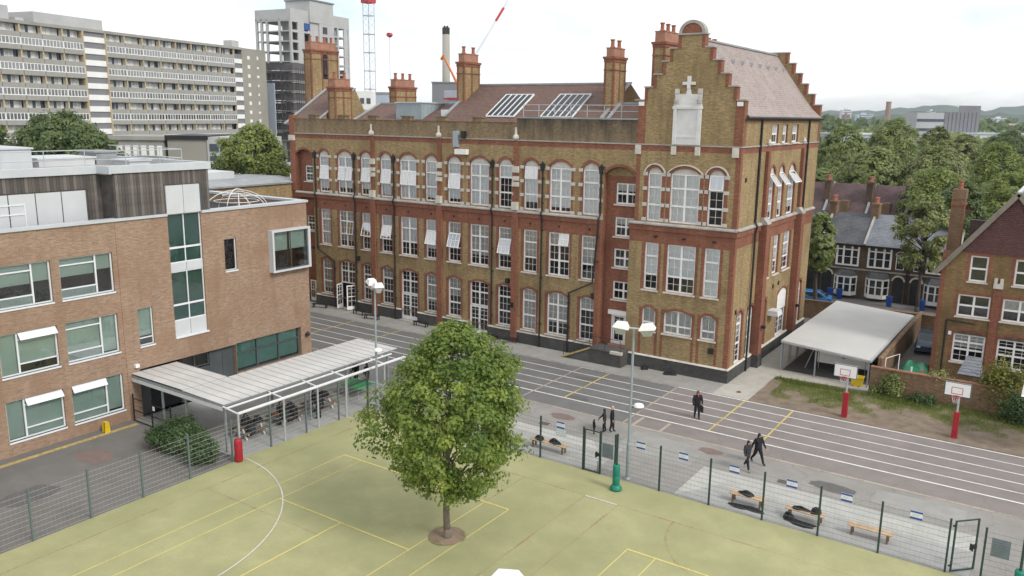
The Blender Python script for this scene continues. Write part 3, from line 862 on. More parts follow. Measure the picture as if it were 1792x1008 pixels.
mb.quad((-8.05, TY, 1.05), (-8.05, 0.5, 1.05), (-8.05, 0.5, 10.9), (-8.05, TY, 10.9), 1)
mb.quad((-7.72, TY, 10.9), (-7.72, 0.5, 10.9), (-7.72, 0.5, 18.6), (-7.72, TY, 18.6), 1)
# end wall towards the path
E0 = [(1.25, 1.35), (3.6, 1.4), (6.5, 1.5), (10.85, 2.6), (15.8, 2.0)]
E1 = [(6.55, 1.15), (8.75, 1.35), (11.25, 1.9)]
E2 = [(6.5, 1.25), (8.75, 1.35), (11.25, 1.9)]
E3 = [(6.2, 1.55), (8.8, 1.25), (11.35, 1.6)]
us = [0 - 0.1 + 0.1, 19.3, 0.3]; zs = [1.05, 4.6, 4.95, 6.55, 9.65, 10.45, 11.05, 14.45, 15.05, 16.15, 16.56, 16.72, 18.1, 18.35, 18.6]
ops = []
for L_, z0, z1 in ((E0, 1.05, 4.95), (E1, 6.55, 9.65), (E2, 11.05, 15.05), (E3, 16.72, 18.1)):
    for y, wd in L_: us += [y, y + wd, y - 0.22, y + wd + 0.22]; ops.append((y, y + wd, z0, z1))
def me_(u, z):
    if 9.75 < z < 10.95 or 16.15 < z < 16.56 or z > 18.35 or u < 0.3 or u > 19.0: return 1
    for L_, z0, z1 in ((E0, 1.05, 4.95), (E1, 6.55, 9.65), (E2, 11.05, 14.45)):
        if z0 < z < z1 and any(y - 0.22 < u < y + wd + 0.22 for y, wd in L_): return 1
    return 0
wall(mb, Pe, us, zs, ops, me_)
for y, wd in E0: spandrels(mb, Pe, y, y + wd, 4.55, 4.95, 1)
for y, wd in E2: spandrels(mb, Pe, y, y + wd, 14.4, 15.05, 0)
# rear and hidden flanks
mb.quad((-8.05, 19.3, 0), (0, 19.3, 0), (0, 19.3, 18.6), (-8.05, 19.3, 18.6), 0)
mb.quad((-7.73, 0.5, 15), (-7.73, 19.3, 15), (-7.73, 19.3, 18.6), (-7.73, 0.5, 18.6), 0)
mb.quad((0, TY, 1.05), (0, 0.0, 1.05), (0, 0, 18.6), (0, TY, 18.6), 1)
mb.quad((-44.9, 16, 0), (-8, 16, 0), (-8, 16, 17.5), (-44.9, 16, 17.5), 0)
mb.quad((-44.9, 0, 0), (-44.9, 16, 0), (-44.9, 16, 17.9), (-44.9, 0, 17.9), 0)
mb.build('wing_wall', ['stock', 'redbrick'], S)
B().box(-7.4, -1.3, 1.3, 18.0, 0.4, 18.3).build('interior', 'interior', S)
fl = B()
for z in (5.2, 10.3, 15.4): fl.box(-7.6, -0.4, 0.4, 1.25, z, z + 0.25); fl.box(-1.28, -0.35, 1.3, 18.9, z, z + 0.25)
fl.build('floor_slab', 'interior', S)

for k, (x, wd) in enumerate(TX):
    l = 2 if wd > 2 else 1
    window(S, 'y', TY, x, 11.12, wd, ((1.2, 2), (1.25, 2), (1.05, 1)), 2, l, blind=(0.97 if k != 2 else 0.3, 'blind_white'), sash=[(2, 0, 10)] if k == 2 else [], sill=False)
    B().box(x, x + wd, TY + 0.12, TY + 0.24, 14.6, 15.05).build('tympanum', 'tympanum', S)
    archring(Pt, x, x + wd, 14.62, 15.0, 0.2, parent=S)
    archring(Pt, x - 0.2, x + wd + 0.2, 14.62, 15.2, 0.09, 0.1, 'stone', S, 'hood_mould')
    for z in (11.12, 12.2, 13.35, 14.4):
        put('quoin_block', qm, S, (x, TY, z)); put('quoin_block', qm, S, (x + wd + 0.36, TY, z))
    window(S, 'y', TY, x, 6.05, wd, ((1.15, 2), (1.35, 2), (1.0, 2)), 2, l, blind=((0.68 if k < 2 else 0.98), 'blind_white'))
    window(S, 'y', TY, x, 2.93, wd, ((0.62, 1), (1.17, 1)), 2, l, blind=(1, 'curtain'))
    archring(Pt, x, x + wd, 4.42, 4.72, 0.2, parent=S)
def tall_e(z): return z
for k, (y, wd) in enumerate(E0):
    if k == 3:
        window(S, 'x', 0, y, 1.05, wd, ((2.2, 4), (1.7, 1)), 2, 2, sill=False)
        B().box(-0.1, -0.06, y + 0.1, y + wd - 0.1, 3.2, 4.9).build('door_panel', 'white_paint', S)
    else:
        window(S, 'x', 0, y, 1.05, wd, ((1.45, 3), (1.45, 3), (1.0, 2)), 2, 1, sill=False, blind=(0.5, 'curtain'))
    archring(Pe, y, y + wd, 4.55, 4.95, 0.18, parent=S)
for y, wd in E1: window(S, 'x', 0, y, 6.55, wd, ((1.05, 2), (1.05, 2), (1.0, 2)), 2, 1, blind=(0.6, 'blind_white'))
for y, wd in E2:
    window(S, 'x', 0, y, 11.05, wd, ((1.15, 2), (1.15, 2), (1.1, 1)), 2, 1, blind=(0.8, 'blind_white'), sash=[(2, 0, 38)], sill=False)
    B().box(-0.24, -0.12, y, y + wd, 14.42, 15.1).build('tympanum', 'tympanum', S)
    archring(Pe, y, y + wd, 14.4, 15.05, 0.16, parent=S)
for y, wd in E3: window(S, 'x', 0, y, 16.72, wd, ((0.69, 1), (0.69, 1)), 3, 1, blind=(0.5, 'blind_white'))
for y in (5.35, 14.45):
    b = B().box(0.02, 0.55, y - 0.42, y + 0.42, 0.0, 10.9).box(0.02, 0.25, y - 0.25, y + 0.25, 11.4, 16.2).build('buttress', 'redbrick', S)
    B().box(0.021, 0.62, y - 0.5, y + 0.5, -0.05, 1.0).build('buttress_base', 'black_brick', b)
    B().prism([(0.02, 10.9), (0.6, 10.9), (0.6, 10.98), (0.25, 11.4), (0.02, 11.4)], 'y', y - 0.44, y + 0.44).build('weathering', 'stone_grey', b)
    B().lathe([(0.16, 16.65), (0.2, 16.8), (0.02, 17.1)], 8, (0.12, y)).build('finial', 'stone', b)
for y in (3.55, 15.75): B().tube([(0.1, y, 18.4), (0.1, y, 11.2), (0.28, y, 10.9), (0.16, y, 10.4), (0.16, y, 0.05)], 0.08, 8).build('drainpipe', 'black_metal', S)
for y, z in ((0.75, 4.9), (9.2, 5.4), (10.6, 5.45), (1.0, 14.2)): B().box(0.0, 0.07, y, y + 0.22, z, z + 0.3).build('wall_vent', 'black_metal', S)
B().prism([(0.0, 3.35), (0.0, 3.75), (0.75, 3.75), (0.85, 3.35)], 'y', 8.45, 9.6).build('door_hood', 'pale_steel', S)
for y in (5.35, 14.45): B().box(0.55, 0.85, y - 0.15, y + 0.15, 3.05, 3.25).build('wall_lamp', 'black_metal', S)
B().box(-1.45, -1.05, TY - 0.14, TY, 2.0, 2.4).build('vent_grille', 'black_metal', S)
mb = B()
for x in (-7.45, -6.2, -5.6, -2.35, -1.6): pass
for x, z in ((-5.95, 9.98), (-3.75, 9.98), (-1.5, 9.98)): B().box(x - .12, x + .12, TY - .12, TY, z, z + .12).build('wall_anchor', 'black_metal', S)
# stone corner blocks on the string course
for x in (-7.62, -0.4): B().box(x - 0.22, x + 0.22, TY - 0.12, TY, 15.9, 16.55).build('stone_block', 'stone', S)

# stepped gable
steps = [(-7.98, 19.66), (-7.3, 20.56), (-6.66, 21.42), (-6.02, 22.30), (-5.52, 23.15), (-4.95, 24.03)]
right = [(-3.0, 24.03), (-2.39, 23.15), (-1.78, 22.30), (-1.2, 21.42), (-0.57, 20.56), (0.05, 19.66)]
def gable(y0, y1, crown=True):
    pts = [(-7.72, 16.56)]
    for i, (x, z) in enumerate(steps):
        pts.append((max(x, -7.72) if i == 0 else x, pts[-1][1])); pts.append((max(x, -7.72) if i == 0 else x, z))
    for i, (x, z) in enumerate(right):
        pts.append((x, z))
        pts.append((x, right[i + 1][1] if i < 5 else 16.56))
    clean = []
    for p in pts:
        if not clean or (abs(p[0] - clean[-1][0]) + abs(p[1] - clean[-1][1])) > 1e-4: clean.append(p)
    g = B().prism(clean, 'y', y0, y1, 0, 1).build('gable', ['stock', 'redbrick'], S)
    def cop(*a): B().box(*a).build('gable_coping', 'stone_grey', g)
    xs = [s_[0] for s_ in steps] + [-3.0]
    for i in range(5): cop(steps[i][0] - 0.07, steps[i + 1][0] - 0.001, y0 - 0.08, y1 + 0.06, steps[i][1] + 0.002, steps[i][1] + 0.09)
    for i in range(1, 6): cop(right[i - 1][0] + 0.001, right[i][0] + 0.07, y0 - 0.08, y1 + 0.06, right[i][1] + 0.002, right[i][1] + 0.09)
    cop(-5.02, -2.93, y0 - 0.1, y1 + 0.08, 24.032, 24.13)
    def red(*a): B().box(*a).build('red_edging', 'redbrick', g)
    for i, (x, z) in enumerate(steps):
        zb = steps[i - 1][1] if i else 16.66
        red(max(x, -7.74), x + 0.24 if i else -7.15, y0 - 0.025, y0, zb, z)
    for i, (x, z) in enumerate(right):
        zb = right[i + 1][1] if i < 5 else 16.66
        red(x - 0.24 if i < 5 else -0.6, min(x, 0.0), y0 - 0.025, y0, zb, z)
    if not crown: return g
    a = [(-3.98 + 0.95 * math.cos(t), 24.13 + 0.87 * math.sin(t)) for t in [math.pi * i / 16 for i in range(17)]]
    a2 = [(-3.98 + 0.74 * math.cos(t), 24.13 + 0.67 * math.sin(t)) for t in [math.pi * i / 16 for i in range(17)]]
    ring = B()
    for i in range(16):
        q = [a[i], a[i + 1], a2[i + 1], a2[i]]
        ring.add([(p[0], y0 - 0.06, p[1]) for p in q] + [(p[0], y1, p[1]) for p in q], [(0, 1, 2, 3), (7, 6, 5, 4), (0, 4, 5, 1), (3, 2, 6, 7)])
    ring.build('crown_ring', 'stone_grey', g)
    B().prism(a2, 'y', y0, y1 - 0.05).build('crown_panel', 'redbrick', g)
    return g
gf = gable(TY, 0.42)
gb = gable(18.85, 19.32, False)
B().box(-7.7, -7.3, TY - 0.1, TY, 19.3, 19.58).build('lamp', 'white_paint', gf); B().box(-0.5, -0.1, TY - 0.1, TY, 19.3, 19.58).build('lamp', 'white_paint', gf)
# stone tablet with a cross
t_ = B().box(-4.98, -2.95, TY - 0.10, TY - 0.03, 16.66, 19.45).box(-4.98, -4.72, TY - 0.2, TY - 0.1, 16.66, 19.45).box(-3.21, -2.95, TY - 0.2, TY - 0.1, 16.66, 19.45).box(-5.04, -2.89, TY - 0.24, TY - 0.03, 19.1, 19.28).box(-4.72, -3.21, TY - 0.14, TY - 0.1, 17.15, 17.25)
t_.prism([(-4.9, 19.45), (-3.0, 19.45), (-3.45, 19.6), (-3.75, 20.0), (-3.86, 20.45), (-4.07, 20.45), (-4.18, 20.0), (-4.48, 19.6)], 'y', TY - 0.12, TY - 0.03)
t_.box(-4.95, -4.1, TY - 0.1, TY - 0.031, 19.46, 20.1).box(-3.83, -2.98, TY - 0.1, TY - 0.032, 19.46, 20.1)
tb = t_.build('tablet', 'tablet', S)
B().box(-4.09, -3.85, TY - 0.16, TY - 0.02, 20.46, 21.3).box(-4.42, -4.09, TY - 0.16, TY - 0.02, 20.72, 20.92).box(-3.85, -3.52, TY - 0.16, TY - 0.02, 20.72, 20.92).build('cross', 'tablet', tb)
for x in (-4.8, -3.13): B().lathe([(0.16, 19.46), (0.17, 19.7), (0.02, 19.98)], 8, (x, TY - 0.2)).build('finial', 'stone_grey', tb); B().box(x - .16, x + .16, TY - .14, TY - .02, 20.12, 20.46).build('stone_block', 'stone', tb)
for x in (-4.85, -3.08): B().box(x - 0.16, x + 0.16, TY - 0.22, TY, 15.95, 16.54).build('corbel', 'stone', tb)

# wing roof
mb = B()
ridge = 23.85
prof = [(0.22, 18.62), (-0.6, 19.35), (-1.6, 20.6), (-3.98, ridge)]
for (xa, za), (xb, zb) in zip(prof, prof[1:]): mb.quad((xa, 0.42, za), (xa, 18.86, za), (xb, 18.86, zb), (xb, 0.42, zb))
prof = [(-7.95, 18.75), (-3.98, ridge)]
mb.quad((-7.95, 0.42, 18.75), (-7.95, 18.86, 18.75), (-3.98, 18.86, ridge), (-3.98, 0.42, ridge))
rf = mb.build('roof', 'pale_tile', S)
B().box(-4.1, -3.86, 0.43, 18.84, ridge - 0.03, ridge + 0.1).build('ridge', 'lead', rf)
B().tube([(0.27, -0.1, 18.55), (0.27, 19.3, 18.55)], 0.1, 8).build('gutter', 'black_metal', rf)
vm = B().prism([(-0.12, 0), (0.12, 0), (0, 0.2)], 'x', -0.1, 0.25).mesh('roof_vent', 'lead')
for k in range(8): put('roof_vent', vm, rf, (-3.05, 3.2 + k * 2.05, 22.5))

# ---------------------------------------------------------------- chimneys
potm = B().lathe([(0.17, 0), (0.2, 0.06), (0.15, 0.12), (0.14, 0.5), (0.19, 0.54), (0.19, 0.62), (0.12, 0.62)], 10).mesh('chimney_pot', 'pot')
def chimney(x0, x1, y0, y1, zb, zt, zc, pots, opening=False):
    g = B().box(x0, x1, y0, y1, zb, zt - 0.05, 0)
    c = 0.16
    for xa, xb in ((x0 - 0.02, x0 + c), (x1 - c, x1 + 0.02)):
        for ya, yb in ((y0 - 0.02, y0 + c), (y1 - c, y1 + 0.02)): g.box(xa, xb, ya, yb, zb, zt - 0.25, 1)
    ym = (y0 + y1) / 2
    if not opening: g.box(x1, x1 + 0.03, ym - 0.1, ym + 0.1, zb, zt - 0.2, 1)
    g.box(x0 - 0.06, x1 + 0.06, y0 - 0.06, y1 + 0.06, zt - 1.05, zt - 0.98, 1)
    g.box(x0 - 0.05, x1 + 0.05, y0 - 0.05, y1 + 0.05, zt - 0.42, zt - 0.18, 1)
    g.box(x0 - 0.12, x1 + 0.12, y0 - 0.12, y1 + 0.12, zt - 0.18, zt, 1)
    o = g.build('chimney', ['stock', 'redbrick'], S)
    B().box(x0 + 0.08, x1 - 0.08, y0 + 0.12, y1 - 0.12, zt, zc).box(x0 + 0.04, x1 - 0.04, y0 + 0.08, y1 - 0.08, zc, zc + 0.07).build('flue_block', 'terracotta', o)
    n = pots
    for k in range(n): put('chimney_pot', potm, o, ((x0 + x1) / 2, y0 + 0.45 + (y1 - y0 - 0.9) * (k / max(1, n - 1)), zc + 0.07))
    if opening:
        B().prism([(ym - 0.34, zt - 3.1)] + [(ym + p[0], p[1]) for p in arc(-0.34, 0.34, zt - 0.75, zt - 0.4, 8)] + [(ym + 0.34, zt - 3.1)], 'x', x1 - 0.1, x1 + 0.012).build('bell_opening', 'interior_dark', o)
        archring(lambda u, z, d=0: (x1 - d, u, z), ym - 0.34, ym + 0.34, zt - 0.75, zt - 0.4, 0.16, 0.04, parent=o)
        bl = B()
        bl.lathe([(0.28, zt - 2.6), (0.22, zt - 2.3), (0.15, zt - 2.0)], 10, (x1 - 0.0, ym))
        bl.build('bell', 'black_metal', o)
        B().box(x1, x1 + 0.05, ym - 0.5, ym - 0.36, zb, zt - 0.2, 0).box(x1, x1 + 0.05, ym + 0.36, ym + 0.5, zb, zt - 0.2, 0).build('pier', 'redbrick', o)
    return o
chimney(-12.82, -11.98, 4.0, 6.0, 17, 23.1, 23.72, 2)
chimney(-28.24, -27.43, 5.0, 7.3, 17, 23.15, 23.8, 2)
chimney(-40.1, -39.26, 9.0, 12.1, 17, 21.25, 21.9, 3)
chimney(-42.68, -41.68, 3.0, 5.2, 17, 21.05, 21.75, 2)
chimney(-52.6, -51.5, 9.0, 13.0, 12, 25.3, 26.05, 4, True)
chimney(-9.5, -8.5, 5.6, 8.6, 17, 24.2, 24.95, 3)
chimney(-6.4, -5.5, 5.0, 9.6, 20, 23.55, 23.85, 4)

# ---------------------------------------------------------------- roofs behind the parapet
def pitched(x0, x1, ye, yr, yb, ze, zr, mat, name='roof', verge=True):
    g = B(); n = 3
    g.quad((x0, ye, ze), (x1, ye, ze), (x1, yr, zr), (x0, yr, zr)); g.quad((x0, yr, zr), (x1, yr, zr), (x1, yb, ze), (x0, yb, ze))
    o = g.build(name, mat, S)
    B().box(x0, x1, yr - 0.15, yr + 0.15, zr - 0.06, zr + 0.09).build('ridge', 'lead', o)
    for x in (x0, x1): B().poly([(x, ye, ze), (x, yr, zr), (x, yb, ze)], 0).build('gable_end', 'stock', o)
    if verge:
        for x in (x0, x1): B().bar((x, ye, ze + 0.07), (x, yr, zr + 0.07), 0.3, 0.1).build('verge', 'lead', o)
    return o
r1 = pitched(-28.0, -12.3, 1.2, 7.6, 14, 17.35, 21.2, 'clay_tile')
r2 = pitched(-39.0, -28.0, 1.6, 6.5, 12, 17.35, 19.5, 'clay_tile')
r3 = pitched(-47.1, -43.0, 1.2, 7.0, 9.2, 17.35, 20.95, 'clay_tile')
r4 = pitched(-11.8, -8.0, 1.4, 5.0, 12, 17.35, 19.55, 'clay_tile')
B().quad((-44.5, 0.45, 17.3), (-7.8, 0.45, 17.3), (-7.8, 16, 17.3), (-44.5, 16, 17.3)).build('flat_roof', 'lead', S)
# skylights on the big slope
def on_slope(x, s, off=0.0):   # s from 0 (eaves) to 1 (ridge) on r1
    n = Vector((0, -(21.2 - 17.35), 6.4)).normalized()
    return Vector((x, 1.2 + 6.4 * s, 17.35 + 3.85 * s)) + n * off
for x0, x1 in ((-23.4, -20.55), (-17.9, -14.95)):
    f = B(); n = 5; sk_ = -0.0
    a, b = 0.26, 0.74
    for k in range(n + 1):
        x = x0 + (x1 - x0) * k / n
        f.bar(on_slope(x, a, 0.1), on_slope(x, b, 0.1), 0.06, 0.14)
    f.bar(on_slope(x0, a, 0.1), on_slope(x1, a, 0.1), 0.1, 0.14); f.bar(on_slope(x0, b, 0.1), on_slope(x1, b, 0.1), 0.1, 0.14)
    o = f.build('skylight', 'white_paint', S)
    for k in range(n):
        xa = x0 + (x1 - x0) * k / n + 0.05; xb = x0 + (x1 - x0) * (k + 1) / n - 0.05
        B().add([on_slope(xa, a + .01, 0.12), on_slope(xb, a + .01, 0.12), on_slope(xb, b - .01, 0.12), on_slope(xa, b - .01, 0.12)], [(0, 1, 2, 3)]).build('pane', 'skylight_glass', o)
# zinc dormer box with upright seams, small rooflight
d = B().box(-34.0, -30.9, 3.2, 8.0, 17.4, 19.5).build('dormer', 'zinc', S)
sm = B().box(-0.02, 0.02, -0.03, 0.0, 0, 2.1).mesh('seam', 'zinc')
for k in range(9): put('seam', sm, d, (-33.9 + k * 0.37, 3.2, 17.4))
sm2 = B().box(0, 0.03, -0.02, 0.02, 0, 2.1).mesh('seam', 'zinc')
for k in range(8): put('seam', sm2, d, (-30.9, 3.5 + k * 0.55, 17.4))
B().box(-34.1, -30.8, 3.1, 8.05, 19.5, 19.6).build('dormer_coping', 'coping_white', d)
B().box(-29.3, -28.75, 4.0, 4.9, 18.42, 18.95).build('rooflight', 'white_frame', S)
# roof railing
rl = B()
for z in (18.9, 19.35): rl.tube([(-18.3, 0.9, z), (-7.9, 0.9, z)], 0.025, 6)
x = -18.3
while x < -7.9: rl.tube([(x, 0.9, 17.3), (x, 0.9, 19.38)], 0.03, 6); x += 1.45
rl.tube([(-12.6, 0.9, 19.35), (-12.6, 3.5, 19.35)], 0.025, 6); rl.build('roof_railing', 'galvanised', S)
# entrance platform and ramp by the stair bay
pf = B().box(-10.4, -7.72, -1.4, 0.45, -0.05, 1.14).build('entrance_platform', 'black_brick', S)
B().box(-10.45, -7.68, -1.46, 0.5, 1.14, 1.2).build('platform_top', 'dark_paving', pf)
B().box(-8.6, -7.66, -1.5, -1.2, 1.02, 1.22).build('platform_coping', 'stone', pf)
B().box(-9.6, -8.0, 0.0, 0.52, 1.2, 1.3).build('door_step', 'terracotta', pf)
rp = B().prism([(-10.4, -0.05), (-10.4, 1.14), (-12.9, 0.02), (-12.9, -0.05)], 'y', -1.4, -0.15).build('ramp', 'dark_paving', S)
B().bar((-10.35, -1.42, 1.18), (-12.75, -1.42, 0.1), 0.16, 0.12).build('ramp_kerb', 'worn_yellow', rp)
rr = B()
for x, z in ((-10.4, 1.2), (-9.1, 1.2), (-7.8, 1.2), (-12.7, 0.05)): rr.tube([(x, -1.36, z), (x, -1.36, z + 0.95)], 0.02, 6)
rr.tube([(-12.7, -1.36, 1.0), (-10.4, -1.36, 2.12), (-7.8, -1.36, 2.12)], 0.022, 6); rr.tube([(-12.7, -1.36, .6), (-10.4, -1.36, 1.7), (-7.8, -1.36, 1.7)], 0.015, 6)
rr.build('ramp_railing', 'black_metal', rp)
# ================================================================ ground
def sheet(name, x0, x1, y0, y1, z, mat, parent=None, kind='structure'):
    o = B().quad((x0, y0, z), (x1, y0, z), (x1, y1, z), (x0, y1, z)).build(name, mat, parent)
    if not parent: tag(o, kind=kind)
    return o
sheet('ground', -4300, 4300, -280, 4500, -0.08, 'far_ground')
yard = sheet('school_yard', -48, 60, -75, 48, 0.0, 'asphalt')
sheet('forecourt', -16.85, 60, -18.8, -11.4, 0.004, 'tarmac_pale')
sheet('walkway_floor', -26.95, -16.85, -28.6, -14.6, 0.006, 'grey_slab')
sheet('service_yard', -26.95, -16.85, -75, -28.6, 0.005, 'asphalt_left')
# running track: grey asphalt to the left, red to the right, painted lanes
trk = sheet('running_track', -2.45, 60, -11.35, -2.85, 0.005, 'track_red')
def stripe(parent, x0, x1, y0, y1, z, mat, name='lane_line'):
    B().quad((x0, y0, z), (x1, y0, z), (x1, y1, z), (x0, y1, z)).build(name, mat, parent)
for i, y in enumerate((-2.85, -4.2, -5.55, -6.9, -8.2, -9.5)):
    hw = 0.045 if i not in (0, 5) else 0.06
    stripe(trk, -2.4, 60, y - hw, y + hw, 0.012, 'paint_white')
    stripe(trk, -46, -2.4, y - hw, y + hw, 0.012, 'paint_white' if i else 'paint_white_worn')
stripe(trk, -1.9, 60, -11.45, -11.25, 0.013, 'paint_buff'); stripe(trk, -46, -1.9, -11.42, -11.28, 0.013, 'paint_buff')
for x, mat, y1 in ((-33.9, 'paint_yellow', -8.0), (-28.3, 'paint_yellow', -8.0), (-10.2, 'paint_buff', -11.6), (-7.78, 'paint_yellow', -9.5), (-2.48, 'paint_buff', -11.3), (2.35, 'paint_yellow', -9.45), (5.52, 'paint_yellow', -9.45)):
    stripe(trk, x - 0.055, x + 0.055, y1, -2.9, 0.016, mat, 'cross_line')
for x in (-1.8, 0.0): stripe(trk, x - 0.1, x + 0.1, -11.25, -9.75, 0.016, 'paint_buff', 'cross_line')
# repairs, ironwork and stains in the tarmac
plain('patch_dark', (0.12, 0.117, 0.115), 0.9, 0.15, 2, fine=0.3, co='world'); plain('patch_red', (0.19, 0.14, 0.125), 0.9, 0.15, 2, fine=0.3, co='world'); plain('iron', (0.10, 0.09, 0.085), 0.6, 0.3, 6)
for cx_, cy_, sx_, sy_, mt in ((3.6, -12.4, .75, .45, 'patch_red'), (-6.0, -12.6, .9, .5, 'patch_red'), (-7.0, -9.0, .9, .35, 'patch_dark'), (-8.6, -5.0, 1.1, .35, 'patch_dark'), (10.5, -13.2, 1.2, .6, 'patch_dark'), (-13, -9.5, 1.6, .5, 'patch_dark'), (-23.5, -33.0, 1.3, .9, 'patch_red'), (-21.5, -37.5, 1.0, 1.6, 'patch_dark')):
    pr_ = random.Random(int(cx_ * 7)); B().poly([(cx_ + sx_ * math.cos(a_) * pr_.uniform(.8, 1.1), cy_ + sy_ * math.sin(a_) * pr_.uniform(.8, 1.1), .0095) for a_ in [2 * math.pi * i / 22 for i in range(22)]]).build('repair_patch', mt, yard)
for x0, x1, y0, y1 in ((-1.2, 3.4, -15.2, -12.1), (12.4, 16.5, -13.8, -12.0)): B().quad((x0, y0, .0085), (x1, y0, .0085), (x1, y1, .0085), (x0, y1, .0085)).build('repair_patch', 'concrete_pave', yard)
for x, y in ((-6.3, -14.3), (8.2, -14.0), (-24.0, -6.2), (-22.5, -41.0)): B().box(x - .3, x + .3, y - .22, y + .22, -.02, .014).build('drain_cover', 'iron', yard)
# pavement beside the school
pv = tag(B().box(-44.9, 0.0, -2.75, 0.6, -0.05, 0.03).build('pavement', 'concrete_pave'), kind='structure')
pa = B().prism([(0.0, -2.75), (2.45, -2.75), (2.45, 3.6), (8.7, 4.2), (8.7, 24), (0.0, 24)], 'z', -0.05, 0.032).build('concrete_path', 'concrete_path')
tag(pa, kind='structure')
# slabs behind the fence
sl_ = tag(B().prism([(4.1, -18.75), (4.1, -14.6), (17.2, -14.6), (17.2, -18.75)], 'z', -0.02, 0.02).build('paving', 'pale_slab'), kind='structure')
B().quad((4.1, -18.75, 0.026), (17.2, -18.75, 0.026), (17.2, -16.3, 0.026), (5.6, -16.3, 0.026)).build('slab_strip', 'grey_slab', sl_)
s2 = tag(B().prism([(-12, -18.75), (-12, -15.0), (-0.5, -15.0), (-0.5, -18.75)], 'z', -0.02, 0.018).build('paving', 'grey_slab'), kind='structure')
B().quad((-12, -16.2, 0.024), (-1.5, -16.2, 0.024), (-2.5, -15.0, 0.024), (-12, -15.0, 0.024)).build('slab_strip', 'pale_slab', s2)
# artificial turf pitch with court markings
tf = sheet('turf_pitch', -16.85, 40, -80, -18.8, 0.014, 'turf')
def tl(x0, x1, y0, y1, z, mat): stripe(tf, x0, x1, y0, y1, z, mat, 'court_line')
h = 0.026
for x in (-12.7, -11.4, -3.05, -1.65): tl(x - h, x + h, -62, -24.88, 0.02, 'turf_yellow')
tl(-12.7, -1.65, -24.96, -24.86, 0.024, 'turf_yellow'); tl(-11.4, -3.05, -30.55, -30.47, 0.024, 'turf_yellow'); tl(-7.24, -7.16, -50, -30.55, 0.024, 'turf_yellow')
for x in (4.66, 6.0, 14.3, 15.7): tl(x - h, x + h, -62, -24.9, 0.02, 'turf_yellow')
tl(4.66, 15.7, -24.97, -24.87, 0.024, 'turf_yellow')
for x0, x1, y0, y1 in ((-15.25, -15.15, -60, -20.6), (0.53, 0.65, -60, -21.45), (2.34, 2.46, -60, -21.45), (-15.2, 2.4, -21.48, -21.38), (2.4, 30, -21.48, -21.38), (-15.2, -7.2, -31.95, -31.83), (-3.1, -3.0, -25.1, -21.4)): tl(x0, x1, y0, y1, 0.028, 'turf_pink')
tl(0.6, 2.35, -21.49, -21.4, 0.033, 'turf_white'); tl(-16.8, -14.8, -20.7, -20.63, 0.033, 'turf_white')
def arcline(cx_, cy_, r, a0, a1, mat, w_=0.055, z=0.032, n=40):
    g = B()
    for i in range(n):
        a, b = R(a0 + (a1 - a0) * i / n), R(a0 + (a1 - a0) * (i + 1) / n)
        g.quad(*[(cx_ + q * math.cos(t_), cy_ + q * math.sin(t_), z) for q, t_ in ((r - w_, a), (r - w_, b), (r + w_, b), (r + w_, a))])
    g.build('court_line', mat, tf)
arcline(-17.0, -37.5, 9.1, 88, -20, 'turf_white', 0.032)
arcline(9.6, -21.4, 4.3, 180, 262, 'turf_pink', 0.06)
# tree pit
pts = [(-2.45 + 0.84 * math.cos(t_) * (1 + 0.04 * math.sin(5 * t_)), -28.62 + 0.84 * math.sin(t_) * (1 + 0.04 * math.cos(4 * t_)), 0.04 + 0.0 * t_) for t_ in [2 * math.pi * i / 36 for i in range(36)]]
tp = B().poly(pts); tp.add([(-2.3, -28.75, 0.13)] + pts, [(0, i + 1, (i + 1) % 36 + 1) for i in range(36)])
tag(tp.build('tree_pit', 'soil'), kind='structure')
# worn earth and grass behind the hoops
n = 40
g = B(); pts = []
for i in range(n): pts.append((2.5 + 40 * i / (n - 1), -2.72, 0.02))
for i in range(n): x = 42.5 - 40 * i / (n - 1); pts.append((x, 3.45 if x > 3 else 3.4, 0.02))
xx = np.linspace(2.5, 42.5, 161); yy = np.linspace(-2.72, 3.9, 31)
def nz2(x, y): return np.sin(x * .9 + 1.3 * np.sin(y * .7)) * np.cos(y * 1.1 + .6 * np.sin(x * .8)) + .5 * np.sin(x * 2.3 + y * 1.9) + .3 * np.sin(4.1 * x - 3.2 * y)
def sward(x, y): return nz2(x, y) * .34 + (y - .3) * .24 + .05 + np.where((x > 3.3) & (x < 8.2) & (y > -1.3), .38, 0) - np.where(x < 3.3, .45, 0) - np.maximum(0, x - 12) * .02
for i in range(160):
    for j in range(30):
        def hz(x, y): return 0.022 + (0.05 + 0.035 * (math.sin(x * 1.3 + y) * math.cos(y * 1.7 - x * 0.4))) * min(1, (y + 2.72) * 0.8) + 0.06 * max(0, (y + 2.72) / 6)
        a, b, c, d_ = (xx[i], yy[j]), (xx[i + 1], yy[j]), (xx[i + 1], yy[j + 1]), (xx[i], yy[j + 1])
        if a[0] < 8.8 and b[1] > 3.3: continue
        g.quad(*[(p[0], p[1], hz(*p)) for p in (a, b, c, d_)])
eb = tag(g.build('earth_bank', 'bank'), kind='structure')
av = np.array(g.v); sa_ = eb.data.attributes.new('sward', 'FLOAT', 'POINT'); sa_.data.foreach_set('value', sward(av[:, 0], av[:, 1]).astype(np.float32))
sheet('house_yard', 8.8, 45, 4.1, 34.5, 0.005, 'asphalt_left')
# street beyond
sheet('street', -60, 60, 24, 35.0, 0.006, 'asphalt_left')

